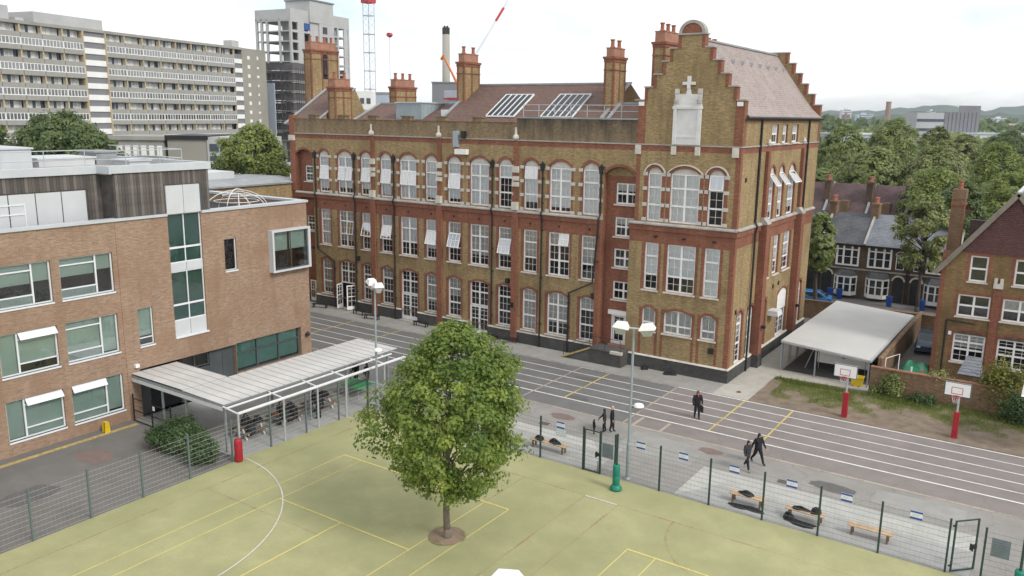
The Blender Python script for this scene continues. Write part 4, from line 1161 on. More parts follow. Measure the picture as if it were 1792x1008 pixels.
# ================================================================ modern brick building (left)
XM = -26.95
Md = thing('modern_school_block', 'tan brick school block with timber-clad top storey and projecting box window', 'building', (0, 0, 0))
Pmod = wallplane('x', XM)
W2 = [(-36.6, 3.95), (-32.18, 3.1)]
win_rects = []
for y0, wd in ((-39.7, 3.1), (-35.72, 3.08), (-32.18, 3.08)):
    win_rects += [(y0, y0 + wd, 0.82, 3.1), (y0, y0 + wd, 4.45, 6.8), (y0, y0 + wd, 8.12, 10.45)]
NARROW = (-27.82, -26.85, 4.45, 6.8); SMALL = (-21.43, -20.48, 8.17, 10.32); BIGW = (-20.95, -15.26, 0.95, 3.1); STRIP = (-25.4, -23.05, 4.49, 12.3); CLAD = (-28.0, -20.97, 0.0, 3.05); BOX = (-17.8, -14.55, 7.6, 10.45)
ops = win_rects + [NARROW, SMALL, (*BIGW, 0.35), STRIP, (*CLAD, 0.6), BOX]
us = [-60, -14.3, -28.8]; zs = [0, 12.2]
for o_ in ops: us += [o_[0], o_[1]]; zs += [o_[2], o_[3]]
mb = B()
wall(mb, Pmod, us, zs, ops, lambda u, z: 0, reveal=0.22, rm=0)
mb.quad((XM, -14.3, 0), (-50, -14.3, 0), (-50, -14.3, 12.2), (XM, -14.3, 12.2))
mb.quad((-50, -14.3, 0), (-50, -60, 0), (-50, -60, 12.2), (-50, -14.3, 12.2))
mb.build('wall', 'modern_brick', Md)
B().box(XM - 0.005, XM + 0.006, -28.81, -28.79, 0.0, 12.2).build('movement_joint', 'redbrick', Md)
it = B()
it.box(-49, -28.3, -59, -15, 0.1, 11.6); it.build('interior', 'interior_dark', Md)
fl = B()
for z in (3.5, 7.2, 11.2): fl.box(-28.28, XM - 0.3, -59, -14.9, z, z + 0.3)
fl.build('floor_slab', 'interior', Md)
# parapet coping and the roof terrace
mb = B()
mb.box(XM - 0.45, XM + 0.1, -60, -25.42, 12.2, 12.36); mb.box(XM - 0.45, XM + 0.1, -23.0, -14.2, 12.2, 12.36)
mb.box(-38.0, XM - 0.45, -14.75, -14.2, 12.2, 12.36)
mb.build('coping', 'coping_white', Md)
B().box(-38, XM - 0.35, -22.2, -14.7, 11.3, 11.5).build('terrace', 'roof_felt', Md)
B().box(-38, XM - 0.3, -14.7, -14.45, 11.5, 12.2).build('terrace_parapet', 'modern_brick', Md)
# windows
def modern_window(rect, blind=0.5, flip=False, flap=False, panel=False):
    y0, y1, z0, z1 = rect; w_ = y1 - y0; h_ = z1 - z0; fw = 0.075
    f = B(); g = B()
    f.box(0, fw, 0, 0.1, 0, h_); f.box(w_ - fw, w_, 0, 0.1, 0, h_); f.box(fw, w_ - fw, 0.001, 0.099, 0, fw); f.box(fw, w_ - fw, 0.001, 0.099, h_ - fw, h_)
    xs = w_ * (0.32 if flip else 0.68)
    f.box(xs - fw * 0.6, xs + fw * 0.6, -0.01, 0.1, fw, h_ - fw)
    a, b = (xs, w_) if flip else (0, xs)
    f.box(a + fw * .6, b - fw * .6, 0.0, 0.1, h_ * 0.22, h_ * 0.22 + fw); f.box(a + fw * .6, b - fw * .6, 0.0, 0.1, h_ * 0.80, h_ * 0.80 + fw)
    o = f.build('window', 'white_frame', Md, (XM - 0.14, y0, z0), math.pi / 2)
    B().quad((.03, .05, .03), (w_ - .03, .05, .03), (w_ - .03, .05, h_ - .03), (.03, .05, h_ - .03)).build('glass', 'glass_green', o)
    B().box(-0.02, w_ + 0.02, -0.2, 0.08, -0.09, 0).build('sill', 'white_frame', o)
    if blind:
        hb = h_ * blind
        B().box(0.06, xs - 0.05, 0.14, 0.15, h_ - hb, h_ - 0.05).box(xs + 0.05, w_ - 0.06, 0.14, 0.15, h_ - hb * rng.uniform(0.8, 1.1), h_ - 0.05).build('blind', 'blind_green', o)
    if panel:
        B().box(a + fw, b - fw, 0.055, 0.065, fw, h_ * 0.22).build('panel', 'pale_panel', o)
    if flap:
        fl_ = B().box(0, b - a - 0.1, -0.02, 0.02, -h_ * 0.2, 0).build('open_vent', 'white_frame', o, (a + 0.05, -0.04, h_ - 0.05)); fl_.rotation_euler = (-R(38), 0, 0)
    return o
bl = iter((0.95, 0.97, 0.5, 0.96, 0.97, 0.5, 0.98, 0.93, 0.47))
for k, rct in enumerate(win_rects):
    col_, row = divmod(k, 3)
    modern_window(rct, next(bl), flip=(col_ == 1 and row < 2), flap=(row == 0 or (row == 1 and col_ == 1)), panel=(row == 2 or (row == 1 and col_ == 2)))
def simple_window(rect, mat='glass_green', frame='white_frame', cols=1, rows=(1.0,), blind=0, depth=0.12, sill=True, name='window', bm='blind_green', fw=0.06, plane_n=XM, panes=None):
    y0, y1, z0, z1 = rect; w_ = y1 - y0; h_ = z1 - z0
    f = B(); f.box(0, fw, 0, .1, 0, h_); f.box(w_ - fw, w_, 0, .1, 0, h_); f.box(fw, w_ - fw, .001, .099, 0, fw); f.box(fw, w_ - fw, .001, .099, h_ - fw, h_)
    for c in range(1, cols): x = w_ * c / cols; f.box(x - fw / 2, x + fw / 2, .0, .1, fw, h_ - fw)
    z = 0
    for r_ in rows[:-1]: z += r_ * h_; f.box(fw, w_ - fw, .002, .098, z - fw / 2, z + fw / 2)
    o = f.build(name, frame, Md, (plane_n - depth, y0, z0), math.pi / 2)
    B().quad((.02, .05, .02), (w_ - .02, .05, .02), (w_ - .02, .05, h_ - .02), (.02, .05, h_ - .02)).build('glass', mat, o)
    if sill: B().box(-.02, w_ + .02, -depth - .06, .08, -.09, 0).build('sill', 'white_frame', o)
    if blind: B().box(.05, w_ - .05, .14, .15, h_ * (1 - blind), h_ - .05).build('blind', bm, o)
    return o
simple_window(NARROW, blind=0.75, rows=(0.2, 0.8)); simple_window(SMALL, blind=0)
# tall stair strip: glass and white panels
zz = [4.49, 5.5, 6.52, 8.66, 9.2, 10.16, 12.3, 14.05]
for k, (a, b) in enumerate(zip(zz, zz[1:])):
    if k in (0, 3, 6):
        pn = B()
        pn.box(0, 1.16, 0, .08, 0, b - a); pn.box(1.19, 2.35, 0, .08, 0, b - a); pn.build('stair_panel', 'pale_panel', Md, (XM - .1 if k < 6 else XM + .03, STRIP[0], a), math.pi / 2)
    else: simple_window((STRIP[0], STRIP[1], a, b), 'glass_green', cols=2, sill=False, depth=0.13, name='stair_window', blind=0.97, bm='teal_reflect')  # teal board behind the glass stands in for its green reflection
B().box(-0.02, 2.4, -0.12, 0.05, 0, 0.1).build('sill', 'white_frame', Md, (XM - .03, STRIP[0], 4.4), math.pi / 2)
# projecting box window
bx = B()
d0, d1 = XM - 0.1, XM + 0.48
bx.box(d0, d1, -17.85, -17.7, 7.55, 10.5); bx.box(d0, d1, -14.62, -14.42, 7.55, 10.5); bx.box(d0, d1 + 0.001, -17.7, -14.62, 7.55, 7.68); bx.box(d0, d1 + 0.001, -17.7, -14.62, 10.37, 10.5)
bw = bx.build('box_window', 'pale_panel', Md)
B().quad((d1 - .1, -17.7, 7.68), (d1 - .1, -14.62, 7.68), (d1 - .1, -14.62, 10.37), (d1 - .1, -17.7, 10.37)).build('glass', 'glass_green', bw)
B().box(d1 - .14, d1 - .08, -16.22, -16.18, 7.75, 10.3).build('mullion', 'dark_clad', bw)
B().box(d0 + .1, d0 + .12, -17.6, -16.2, 9.0, 10.3).box(d0 + .3, d0 + .32, -16.18, -14.8, 9.05, 10.3).build('blind', 'blind_green', bw)
# big ground-floor window, dark cladding and entrance under the walkway
simple_window(BIGW, 'glass_green', 'dark_clad', cols=3, rows=(0.62, 0.38), depth=0.25, sill=False, blind=0.9, fw=0.1, bm='teal_backing')  # teal board behind the glass colours the window
for k, (a, b) in enumerate(((-28.0, -27.2), (-25.1, -24.0), (-23.98, -22.9), (-22.88, -21.9), (-21.88, -20.99))): B().box(XM - .58, XM - .3, a, b, 0.0, 2.0 if k in (1, 2) else 3.04).build('dark_cladding', 'dark_clad', Md)
simple_window((-25.05, -22.92, 2.1, 3.0), 'glass_green', 'dark_clad', cols=2, depth=0.35, sill=False)
B().box(XM - .52, XM - .48, -27.15, -25.15, 0, 2.6).build('entrance_door', 'interior_dark', Md)
B().lathe([(0.0, 0), (0.16, 0.02), (0.18, 0.15), (0.05, 0.3)], 10).build('wall_lamp', 'black_metal', Md, (XM + 0.15, -14.75, 2.35))
B().box(XM, XM + .22, -28.35, -28.1, 3.25, 3.45).build('wall_light', 'white_paint', Md)

# timber-clad top storey
XT, XL = XM - 0.05, XM - 1.4
boards = {}
def clad(y0, y1, z0, z1, x, skip=(), w_=0.19):
    y = y0
    while y < y1 - 0.02:
        ww = min(w_, y1 - y)
        segs = [(z0, z1)]
        for a, b, c, d_ in skip:
            if y + ww > a + 0.01 and y < b - 0.01: segs = [s_ for s_ in ((z0, c), (d_, z1)) if s_[1] - s_[0] > 0.05]
        for s0, s1 in segs:
            mname = rng.choice(['timber_grey', 'timber_grey', 'timber_grey_b', 'timber_grey_b', 'timber_grey_c'])
            k = (round(ww, 2), round(s1 - s0, 2), mname)
            if k not in boards: boards[k] = B().box(0, 0.03, 0.006, ww - 0.006, 0, s1 - s0).mesh('cladding_board', mname)
            put('cladding_board', boards[k], Md, (x + rng.uniform(0, 0.012), y, s0))
        y += ww
clad(-28.55, -22.3, 12.38, 14.95, XT, [(-25.45, -22.95, 12.3, 14.1)])
PAN = (-35.2, -29.55, 11.5, 14.05)
clad(-46, -28.9, 12.0, 14.9, XL, [(PAN[0] - 8, PAN[1], 11.5, 14.05)])
tb_ = B()
tb_.box(-38, XT - 0.002, -28.55, -22.28, 12.37, 14.94); tb_.box(-38, XL - 0.002, -60, -28.55, 11.6, 14.9)
tb_.build('top_storey_wall', 'timber_grey_b', Md)
B().box(XL, XT - 0.01, -28.62, -28.56, 12.0, 14.94).build('return_wall', 'timber_grey_b', Md)
for k in range(4):
    a = -29.6 - k * 1.42; B().box(XL, XL + 0.06, a - 1.36, a, 11.9, 13.98).build('wall_panel', 'pale_panel', Md)
simple_window((-37.5, -33.0, 11.9, 13.45), 'glass_green', 'white_frame', cols=2, rows=(0.65, 0.35), depth=-0.1, sill=False, plane_n=XL, blind=0.5)
B().box(XT + 0.001, XT + 0.02, -23.02, -22.85, 12.35, 14.1).build('side_light', 'dark_clad', Md)
cp = B(); cp.box(XT - 0.4, XT + 0.14, -28.75, -22.15, 14.95, 15.38); cp.box(XL - 0.4, XL + 0.14, -60, -28.75, 14.9, 15.33); cp.box(-37.8, XT - 0.4, -22.55, -22.15, 14.95, 15.38); cp.box(XL - 0.4, XT + 0.13, -28.9, -28.75, 14.92, 15.36)
cp.build('roof_fascia', 'coping_white', Md)
B().box(-38, XT - 0.4, -28.8, -22.5, 14.85, 15.05).box(-38, XL - 0.4, -60, -28.8, 14.85, 15.05).build('flat_roof', 'roof_felt', Md)
B().tube([(XL + 0.12, -28.3, 14.4), (XL + 0.12, -28.3, 12.2)], 0.05, 8).box(XL, XL + 0.3, -28.45, -28.15, 14.25, 14.6).build('rainwater_pipe', 'pale_panel', Md)
# roof plant and guard rail
for x0, x1, y0, y1, h_, mt in ((-36.5, -32.6, -40, -30.3, 1.15, 'coping_white'), (-37.0, -33.5, -29.5, -26.0, 0.45, 'pale_panel'), (-36, -34, -25.6, -24.2, 0.75, 'lead'), (-33.2, -31.2, -25, -23.6, 0.28, 'coping_white')):
    B().box(x0, x1, y0, y1, 15.05, 15.05 + h_).box(x0 - .1, x1 + .1, y0 - .1, y1 + .1, 15.05 + h_, 15.15 + h_).build('roof_plant', mt, Md)
rl = B()
for z in (15.6, 16.15):
    rl.tube([(-30.6, -50, z), (-30.6, -28.2, z), (-28.6, -26.8, z), (-28.6, -23.0, z), (-37, -23.0, z)], 0.03, 6)
for y in (-38, -35.5, -33, -30.6, -28.2): rl.tube([(-30.6, y, 15.05), (-30.6, y, 16.15)], 0.028, 6)
for x, y in ((-28.6, -26.8), (-28.6, -23), (-31, -23), (-33.5, -23), (-36, -23)): rl.tube([(x, y, 15.05), (x, y, 16.15)], 0.028, 6)
rl.build('roof_guard_rail', 'galvanised', Md)
# climbing dome on the roof terrace
dm = thing('climbing_dome', 'white tubular climbing dome on the roof terrace of the brick block', 'climbing frame', (-30.6, -17.5, 11.5))
mer_ = B().tube([(1.9 * math.cos(t_), 0, 1.75 * math.sin(t_)) for t_ in [math.pi * i / 14 for i in range(15)]], 0.026, 6).mesh('arch_tube', 'white_paint')
for k in range(5): o_ = put('arch_tube', mer_, dm, (0.1 * k - .2, 0, 0), math.pi * k / 5 + .2 * (k % 2)); o_.scale = (1 + .12 * (k % 3), 1, .78 + .06 * (k % 4))
for r_, z in ((1.9, 0.05), (1.55, 0.8), (.95, 1.2)):
    B().tube([(r_ * math.cos(t_), r_ * math.sin(t_), z) for t_ in [2 * math.pi * i / 20 for i in range(21)]], 0.026, 6).build('ring_tube', 'white_paint', dm)
# yellow-painted kerb edge along the block
tag(B().box(XM, XM + 0.5, -60, -28.7, -0.02, 0.03).build('verge', 'asphalt_left'), kind='structure')
kb = tag(B().box(XM + 0.7, XM + 0.98, -60, -28.9, -0.02, 0.035).build('kerb', 'worn_yellow'), kind='structure')
# low brick wing between the two schools
lw_ = thing('low_brick_wing', 'low yellow brick wing with sagging grey roof between the two school blocks', 'building', (-44, -8, 0))
B().box(-9, -0.9, -3.0, 9, 0, 11.75).build('wall', 'stock', lw_)
B().prism([(-9.2, 11.75), (-0.7, 11.75), (-0.7, 11.9), (-4, 12.25), (-9.2, 12.15)], 'y', -3.3, 9.2).build('roof', 'lead', lw_)
B().box(-8, -4.5, 0, 4, 12.2, 12.9).build('roof_box', 'pale_panel', lw_)

# ================================================================ L-shaped covered walkway
cw = thing('covered_walkway', 'L-shaped walkway canopy of white ribbed roof sheets on grey steel posts', 'canopy', (-18, -28, 0))
ox, oy = -18, -28
pm1 = B().box(0, 3.72, 0.012, 0.59, 0, 0.035).box(0, 3.72, 0.575, 0.62, -0.01, 0.045, 1).mesh('roof_sheet', ['roof_panel', 'grey_metal'])
k = 0; y = -28.55
while y < -15.1: o_ = put('roof_sheet', pm1, cw, (-21.86 - ox, y - oy, 2.86)); o_.rotation_euler = (0, R(-1.0) * -1, 0); y += 0.61; k += 1
pm2 = B().box(0, 5.05, 0.012, 0.59, 0, 0.035).box(0, 5.05, 0.575, 0.62, -0.01, 0.045, 1).mesh('roof_sheet', ['roof_panel', 'grey_metal'])
y = -28.55
for k in range(5): put('roof_sheet', pm2, cw, (-26.93 - ox, y - oy, 2.9)); y += 0.61
f = B()
for x in (-21.8, -18.25): f.box(x - .05, x + .05, -28.5, -15.1, 2.68, 2.82)
f.box(-26.9, -18.2, -28.55, -28.45, 2.62, 2.8); f.box(-26.9, -21.9, -25.5, -25.42, 2.7, 2.82)
for y in (-28.5, -25.4, -22.3, -19.2, -15.3): f.box(-21.75, -18.3, y - .04, y + .04, 2.69, 2.79)
f.v = [(x - ox, y - oy, z) for x, y, z in f.v]
f.build('roof_frame', 'grey_metal', cw)
B().box(-26.9 - ox, -18.2 - ox, -0.58, -0.565, 2.45, 2.66).build('fascia', 'pale_steel', cw)
pst = B().box(-.05, .05, -.05, .05, 0, 2.68).mesh('post', 'grey_metal')
for x, y in ((-18.25, -28.4), (-18.25, -25.4), (-18.25, -22.3), (-18.25, -19.2), (-18.25, -15.4), (-21.8, -28.4), (-21.8, -22.3), (-21.8, -15.4), (-24.0, -28.45)): put('post', pst, cw, (x - ox, y - oy, 0))
# outer pergola rail standing on the edge of the pitch
pg = thing('pergola_rail', 'pale steel pergola rail along the edge of the turf beside the walkway canopy', 'pergola', (-16.85, -28.6, 0))
B().tube([(0, 0, 2.6), (0, 13.4, 2.6)], 0.085, 10).build('rail', 'pale_steel', pg)
B().tube([(-1.05, 0, 2.66), (-1.05, 13.2, 2.66)], 0.06, 10).build('rail', 'pale_steel', pg)
pst2 = B().tube([(0, 0, 0), (0, 0, 2.6)], 0.06, 10).mesh('post', 'galvanised')
for y in (0, 3.1, 5.65, 7.95, 11.4): put('post', pst2, pg, (0, y, 0)); B().tube([(0, y, 2.6), (-1.3, y + 0.02, 2.72)], 0.05, 8).build('bracket', 'pale_steel', pg)

# ================================================================ open shelter with flat roof (right)
mq = thing('open_shelter', 'open-sided play shelter with a pale flat roof beside the school end wall', 'shelter', (2.1, 5.3, 0))
rf_ = B().add([(0, 0.1, 2.28), (6.35, -0.5, 2.0), (6.5, 16.3, 2.0), (0.0, 17.0, 2.28), (0, 0.1, 2.36), (6.35, -0.5, 2.08), (6.5, 16.3, 2.08), (0.0, 17.0, 2.36)], [(0, 1, 2, 3), (4, 7, 6, 5), (0, 4, 5, 1), (1, 5, 6, 2), (2, 6, 7, 3), (3, 7, 4, 0)]).build('roof', 'marquee', mq)
B().bar((0.0, 0.08, 2.26), (6.35, -0.52, 1.98), 0.06, 0.14).bar((6.42, -0.5, 1.98), (6.55, 16.3, 1.98), 0.1, 0.16).build('edge_beam', 'galvanised', mq)
pp = B().box(-.05, .05, -.05, .05, 0, 2.2).mesh('post', 'grey_metal')
for x, y, s_ in ((0.08, 0.2, 1.0), (2.6, 0.0, 0.97), (6.3, -0.35, 0.88), (0.08, 2.2, 1), (0.08, 4.4, 1), (0.08, 7, 1), (0.08, 10, 1), (0.08, 13, 1), (0.08, 16.8, 1), (6.4, 16, .88)):
    o_ = put('post', pp, mq, (x, y, 0)); o_.scale = (1, 1, s_)
B().box(0.2, 6.3, 0.3, 16.5, 0.03, 0.05).build('rubber_floor', 'dark_paving', mq)
B().box(0.4, 6.3, 15.5, 15.7, 0.05, 2.0).build('back_screen', 'wood', mq)
for k in range(7): B().bar((0.05, 0.6 + k * 2.2, 0.06), (0.05, 0.6 + k * 2.2, 2.2), 0.05).build('side_rail', 'grey_metal', mq)
# brick wall running from the shelter into the distance, and the garden wall facing the pitch
wl = tag(B().box(8.75, 9.0, 6.2, 24, 0, 1.95, 0).prism([(8.7, 1.95), (9.05, 1.95), (8.88, 2.03)], 'y', 6.2, 24, 0).build('garden_wall', 'yard_wall_brick'), 'long brick wall beside the flat-roofed shelter', 'wall')
wl2 = thing('garden_wall', 'low weathered brick wall behind the basketball hoops', 'wall', (8.7, 3.95, 0))
B().box(0, 33, 0, 0.24, 0, 1.85).build('wall', 'yard_wall_brick', wl2)
B().box(0, 33, -0.05, 0.29, 1.85, 1.93).build('coping', 'wall_coping', wl2)
wl3 = tag(B().box(-1.6, 11.8, 23.8, 24.1, 0, 1.7).box(-1.65, 11.8, 23.75, 24.15, 1.7, 1.78).build('garden_wall', 'yard_wall_brick'), 'brick boundary wall behind the shelter roof', 'wall')

# ================================================================ caretaker house (right edge)
HY = 11.0
plain('barge', (0.22, 0.195, 0.165), 0.85, 0.2, 1.5)
Hs = thing('gabled_house', 'yellow brick house with red dressings and purple tile-hung gable at the right edge', 'house', (11.5, HY, 0))
hw_ = B()
rects = [(1.3, 2.05, 1.35, 3.45), (4.1, 2.1, 1.35, 3.45), (1.3, 2.05, 4.75, 6.35), (4.1, 2.1, 4.75, 6.35), (1.8, 1.12, 7.35, 9.2), (4.55, 1.2, 7.35, 9.2)]
ops = [(x, x + w_, a, b) for x, w_, a, b in rects]
us = [0, 8.4, 0.32]; zs = [0, 9.35]
for o_ in ops: us += [o_[0], o_[1], o_[0] - .22, o_[1] + .22]; zs += [o_[2], o_[3], o_[3] + .25]
Ph = lambda u, z, d=0: (u, d, z)
wall(hw_, Ph, us, zs, ops, lambda u, z: 1 if (u < 0.32 or any(x - .22 < u < x + w_ + .22 and a < z < b + .26 for x, w_, a, b in rects)) else 0, 0.18)
hw_.quad((0, 0, 0), (0, 9, 0), (0, 9, 8.0), (0, 0, 8.0), 0); hw_.quad((8.4, 0, 0), (8.4, 9, 0), (8.4, 9, 8.0), (8.4, 0, 8.0), 0)
hw_.build('wall', ['house_stock', 'redbrick'], Hs)
B().box(0.4, 8.2, 0.6, 8.6, 0.2, 8.6).build('interior', 'interior_dark', Hs)
for k, (x, w_, a, b) in enumerate(rects):
    if k < 2: ti, c, l = ((0.95, 2), (0.55, 2), (0.6, 2)), 2, 2
    elif k < 4: ti, c, l = ((0.8, 1), (0.8, 1)), 1, 2
    else: ti, c, l = (((b - a) / 2, 1), ((b - a) / 2, 1)), 1, 1
    window(Hs, 'y', 0, x, a, w_, ti, c, l, depth=0.1, blind=(0.45, 'curtain') if k in (0, 3) else None)
    if k < 2: archring(Ph, x, x + w_, b, b + 0.3, 0.2, parent=Hs); B().prism([(p[0], p[1]) for p in arc(x, x + w_, b, b + 0.3, 8)], 'y', -0.01, 0.05).build('tympanum', 'terrace_brick', Hs)
B().box(3.45, 3.95, -0.14, 0.0, 0, 7.05).build('pilaster', 'redbrick', Hs)
B().box(3.4, 4.0, -0.24, 0.0, 7.05, 7.4).box(3.42, 3.62, -0.24, 0.0, 7.4, 7.75).box(3.78, 3.98, -0.24, 0.0, 7.4, 7.75).build('stone_block', 'stone', Hs)
g = B().poly([(0.9, -0.06, 9.4), (7.5, -0.06, 9.4), (4.2, -0.06, 13.55)]).build('tile_hung_gable', 'red_tile', Hs)
rfp = B()
rfp.quad((4.2, -0.25, 13.75), (4.2, 9, 13.75), (8.7, 9, 7.8), (8.7, -0.25, 7.8)); rfp.quad((4.2, -0.25, 13.75), (4.2, 9, 13.75), (-0.3, 9, 7.8), (-0.3, -0.25, 7.8))
hr = rfp.build('roof', 'slate', Hs)
B().bar((4.2, -0.28, 13.72), (-0.35, -0.28, 7.75), 0.2, 0.34).build('bargeboard', 'barge', hr)
B().bar((4.2, -0.28, 13.72), (8.75, -0.28, 7.75), 0.2, 0.34).build('bargeboard', 'barge', hr)
B().box(4.08, 4.32, -0.3, 9, 13.72, 13.86).build('ridge', 'coping_white', hr)
pts = [(0.02, -0.005, 8.0), (0.9, -0.005, 9.36), (0.02, -0.005, 9.36)]
hc = B().box(0.05, 0.85, 1.2, 2.3, 7.8, 13.0, 0).box(-0.03, 0.93, 1.12, 2.38, 12.55, 12.75, 1).box(0.02, 0.12, 1.18, 1.3, 7.8, 12.5, 1).box(0.78, 0.88, 1.18, 1.3, 7.8, 12.5, 1).box(0.0, 0.9, 1.15, 2.35, 13.0, 13.7, 0).build('chimney', ['yard_wall_brick', 'redbrick'], Hs)
put('chimney_pot', potm, hc, (0.45, 1.75, 13.7))
B().prism([(1.0, 9.0), (4.5, 9.0), (4.5, 11.2), (1.0, 11.2)], 'y', 5, 5.6).build('rear_roof', 'purple_slate', Hs)
B().tube([(0.75, -0.1, 4.4), (0.75, -0.1, 0.1)], 0.06, 8).tube([(0.75, -0.1, 4.4), (2.6, -0.1, 4.3)], 0.05, 8).build('drainpipe', 'black_metal', Hs)
B().box(0.95, 1.15, -0.1, 0, 3.3, 3.55).build('vent', 'white_paint', Hs)

# ================================================================ terraced street
def bay_window(parent, x, z0, h, w_, d, roof):
    f = B(); pr = [(0, 0), (0.45, -d), (w_ - 0.45, -d), (w_, 0)]
    for k, ((xa, ya), (xb, yb)) in enumerate(zip(pr, pr[1:])):
        L_ = math.hypot(xb - xa, yb - ya); ex, ey = (xb - xa) / L_, (yb - ya) / L_
        for s0, s1 in ((0, .1), (L_ - .1, L_)) + (((L_ / 2 - .07, L_ / 2 + .07),) if k == 1 else ()):
            f.bar((xa + ex * (s0 + s1) / 2, ya + ey * (s0 + s1) / 2, 0), (xa + ex * (s0 + s1) / 2, ya + ey * (s0 + s1) / 2, h), s1 - s0, 0.1)
        for za, zb in ((0, .4), (h - .2, h), (h * .55, h * .55 + .07)): f.bar((xa, ya, (za + zb) / 2), (xb, yb, (za + zb) / 2), 0.09, zb - za)
    o = f.build('bay_window', 'white_paint', parent, (x, 0, z0))
    g = B()
    for (xa, ya), (xb, yb) in zip(pr, pr[1:]): g.quad((xa, ya + .03, .3), (xb, yb + .03, .3), (xb, yb + .03, h), (xa, ya + .03, h))
    g.build('glass', 'glass', o)
    B().quad((0.2, -0.12, .3), (w_ - .2, -0.12, .3), (w_ - .2, -0.12, h), (.2, -0.12, h)).build('curtain', 'interior', o)  # dark backing sheet in the room colour behind the bay glass, not cloth
    if roof: B().add([(-.1, 0, h), (.4, -d - .12, h), (w_ - .4, -d - .12, h), (w_ + .1, 0, h), (.3, 0, h + .55), (w_ - .3, 0, h + .55), (.6, -d * .5, h + .5), (w_ - .6, -d * .5, h + .5)], [(0, 1, 6, 4), (1, 2, 7, 6), (2, 3, 5, 7), (4, 6, 7, 5)]).build('bay_roof', 'slate', o)
    return o
def terrace_house(x, w_, mirror, roofmat, label, chim=True):
    T = thing('terraced_house', label, 'house', (x, 36, 0), 0, 'houses of the front terrace')
    B().box(0, w_, 0, 8.5, 0, 5.75).build('wall', 'terrace_brick', T)
    r_ = B(); r_.quad((0, -.25, 5.7), (w_, -.25, 5.7), (w_, 4.3, 8.6), (0, 4.3, 8.6)); r_.quad((0, 4.3, 8.6), (w_, 4.3, 8.6), (w_, 8.6, 5.7), (0, 8.6, 5.7)); ro = r_.build('roof', roofmat, T)
    B().poly([(w_ - .02, 0, 5.75), (w_ - .02, 8.5, 5.75), (w_ - .02, 4.3, 8.55)]).build('gable_end', 'terrace_brick', ro)
    B().poly([(.02, 0, 5.75), (.02, 8.5, 5.75), (.02, 4.3, 8.55)]).build('gable_end', 'terrace_brick', ro)
    B().bar((w_, -.2, 5.8), (w_, 4.3, 8.72), 0.22, 0.2).build('party_parapet', 'stone_grey', ro)
    B().box(0, w_, -.3, -.1, 5.6, 5.75).build('gutter', 'black_metal', T)
    bw_ = 2.25; bx_ = 0.45 if not mirror else w_ - bw_ - 0.45
    bay_window(T, bx_, 0.35, 2.1, bw_, 0.75, True)
    # upper triple window with white surround
    ux = bx_ + 0.15
    f = B()
    for k, (a, b) in enumerate(((0, .5), (.62, 1.33), (1.45, 1.95))):
        f.box(a - .06, a, -.08, .02, 0, 1.55); f.box(b, b + .06, -.08, .02, 0, 1.55); f.box(a, b, -.07, .02, 1.48, 1.6); f.box(a, b, -.04, .01, .74, .8)
    f.box(-.18, 2.13, -.2, .02, -.16, -.02)
    for a in (-.1, .56, 1.39, 2.05): f.lathe([(.1, 0), (.1, 1.7), (.14, 1.78), (.02, 1.95)], 8, (a, -.08))
    uo = f.build('window', 'white_paint', T, (ux, 0, 3.6))
    B().quad((0, -.02, 0), (1.95, -.02, 0), (1.95, -.02, 1.5), (0, -.02, 1.5)).build('glass', 'skylight_glass', uo)
    dx = w_ - 1.35 if not mirror else 0.35
    B().prism([(dx, 0)] + [(p[0], p[1]) for p in arc(dx, dx + 1.0, 2.3, 2.75, 8)] + [(dx + 1.0, 0)], 'y', -.03, 0.0).build('doorway', 'interior_dark', T)
    archring(lambda u, z, d=0: (u, d - .03, z), dx, dx + 1.0, 2.3, 2.75, .16, .05, 'stone', T)
    s_ = B(); s_.box(dx + .1, dx + .9, -.05, .0, 3.5, 5.0); so_ = s_.build('window', 'white_paint', T); B().quad((dx + .18, -.06, 3.58), (dx + .82, -.06, 3.58), (dx + .82, -.06, 4.9), (dx + .18, -.06, 4.9)).build('glass', 'skylight_glass', so_)
    archring(lambda u, z, d=0: (u, d, z), dx + .1, dx + .9, 5.0, 5.3, .12, .06, 'stone', T)
    B().box(0, w_, -.06, 0, 3.05, 3.2).build('string_course', 'stone_grey', T)
    B().tube([((.1 if mirror else w_ - .1), -.1, 5.6), ((.1 if mirror else w_ - .1), -.1, .1)], .06, 8).build('drainpipe', 'black_metal', T)
    if chim:
        c = B().box(w_ - .35, w_ + .35, 3.6, 5.0, 7.6, 9.7).box(w_ - .42, w_ + .42, 3.53, 5.07, 9.55, 9.75).build('chimney', 'yard_wall_brick', T)
        for k in range(3): put('chimney_pot', potm, c, (w_, 3.85 + k * .45, 9.75))
    return T
terrace_house(-7.0, 4.0, False, 'slate', 'dark brick terraced house half hidden by the school end wall')
terrace_house(-3.0, 4.35, True, 'slate', 'dark brick terraced house with dark slate roof, beside the blue car')
terrace_house(1.35, 4.4, False, 'slate_pale', 'dark brick terraced house with pale slate roof and white bay')
terrace_house(5.75, 4.3, True, 'slate_pale', 'dark brick terraced house partly behind the tree and the gabled house')
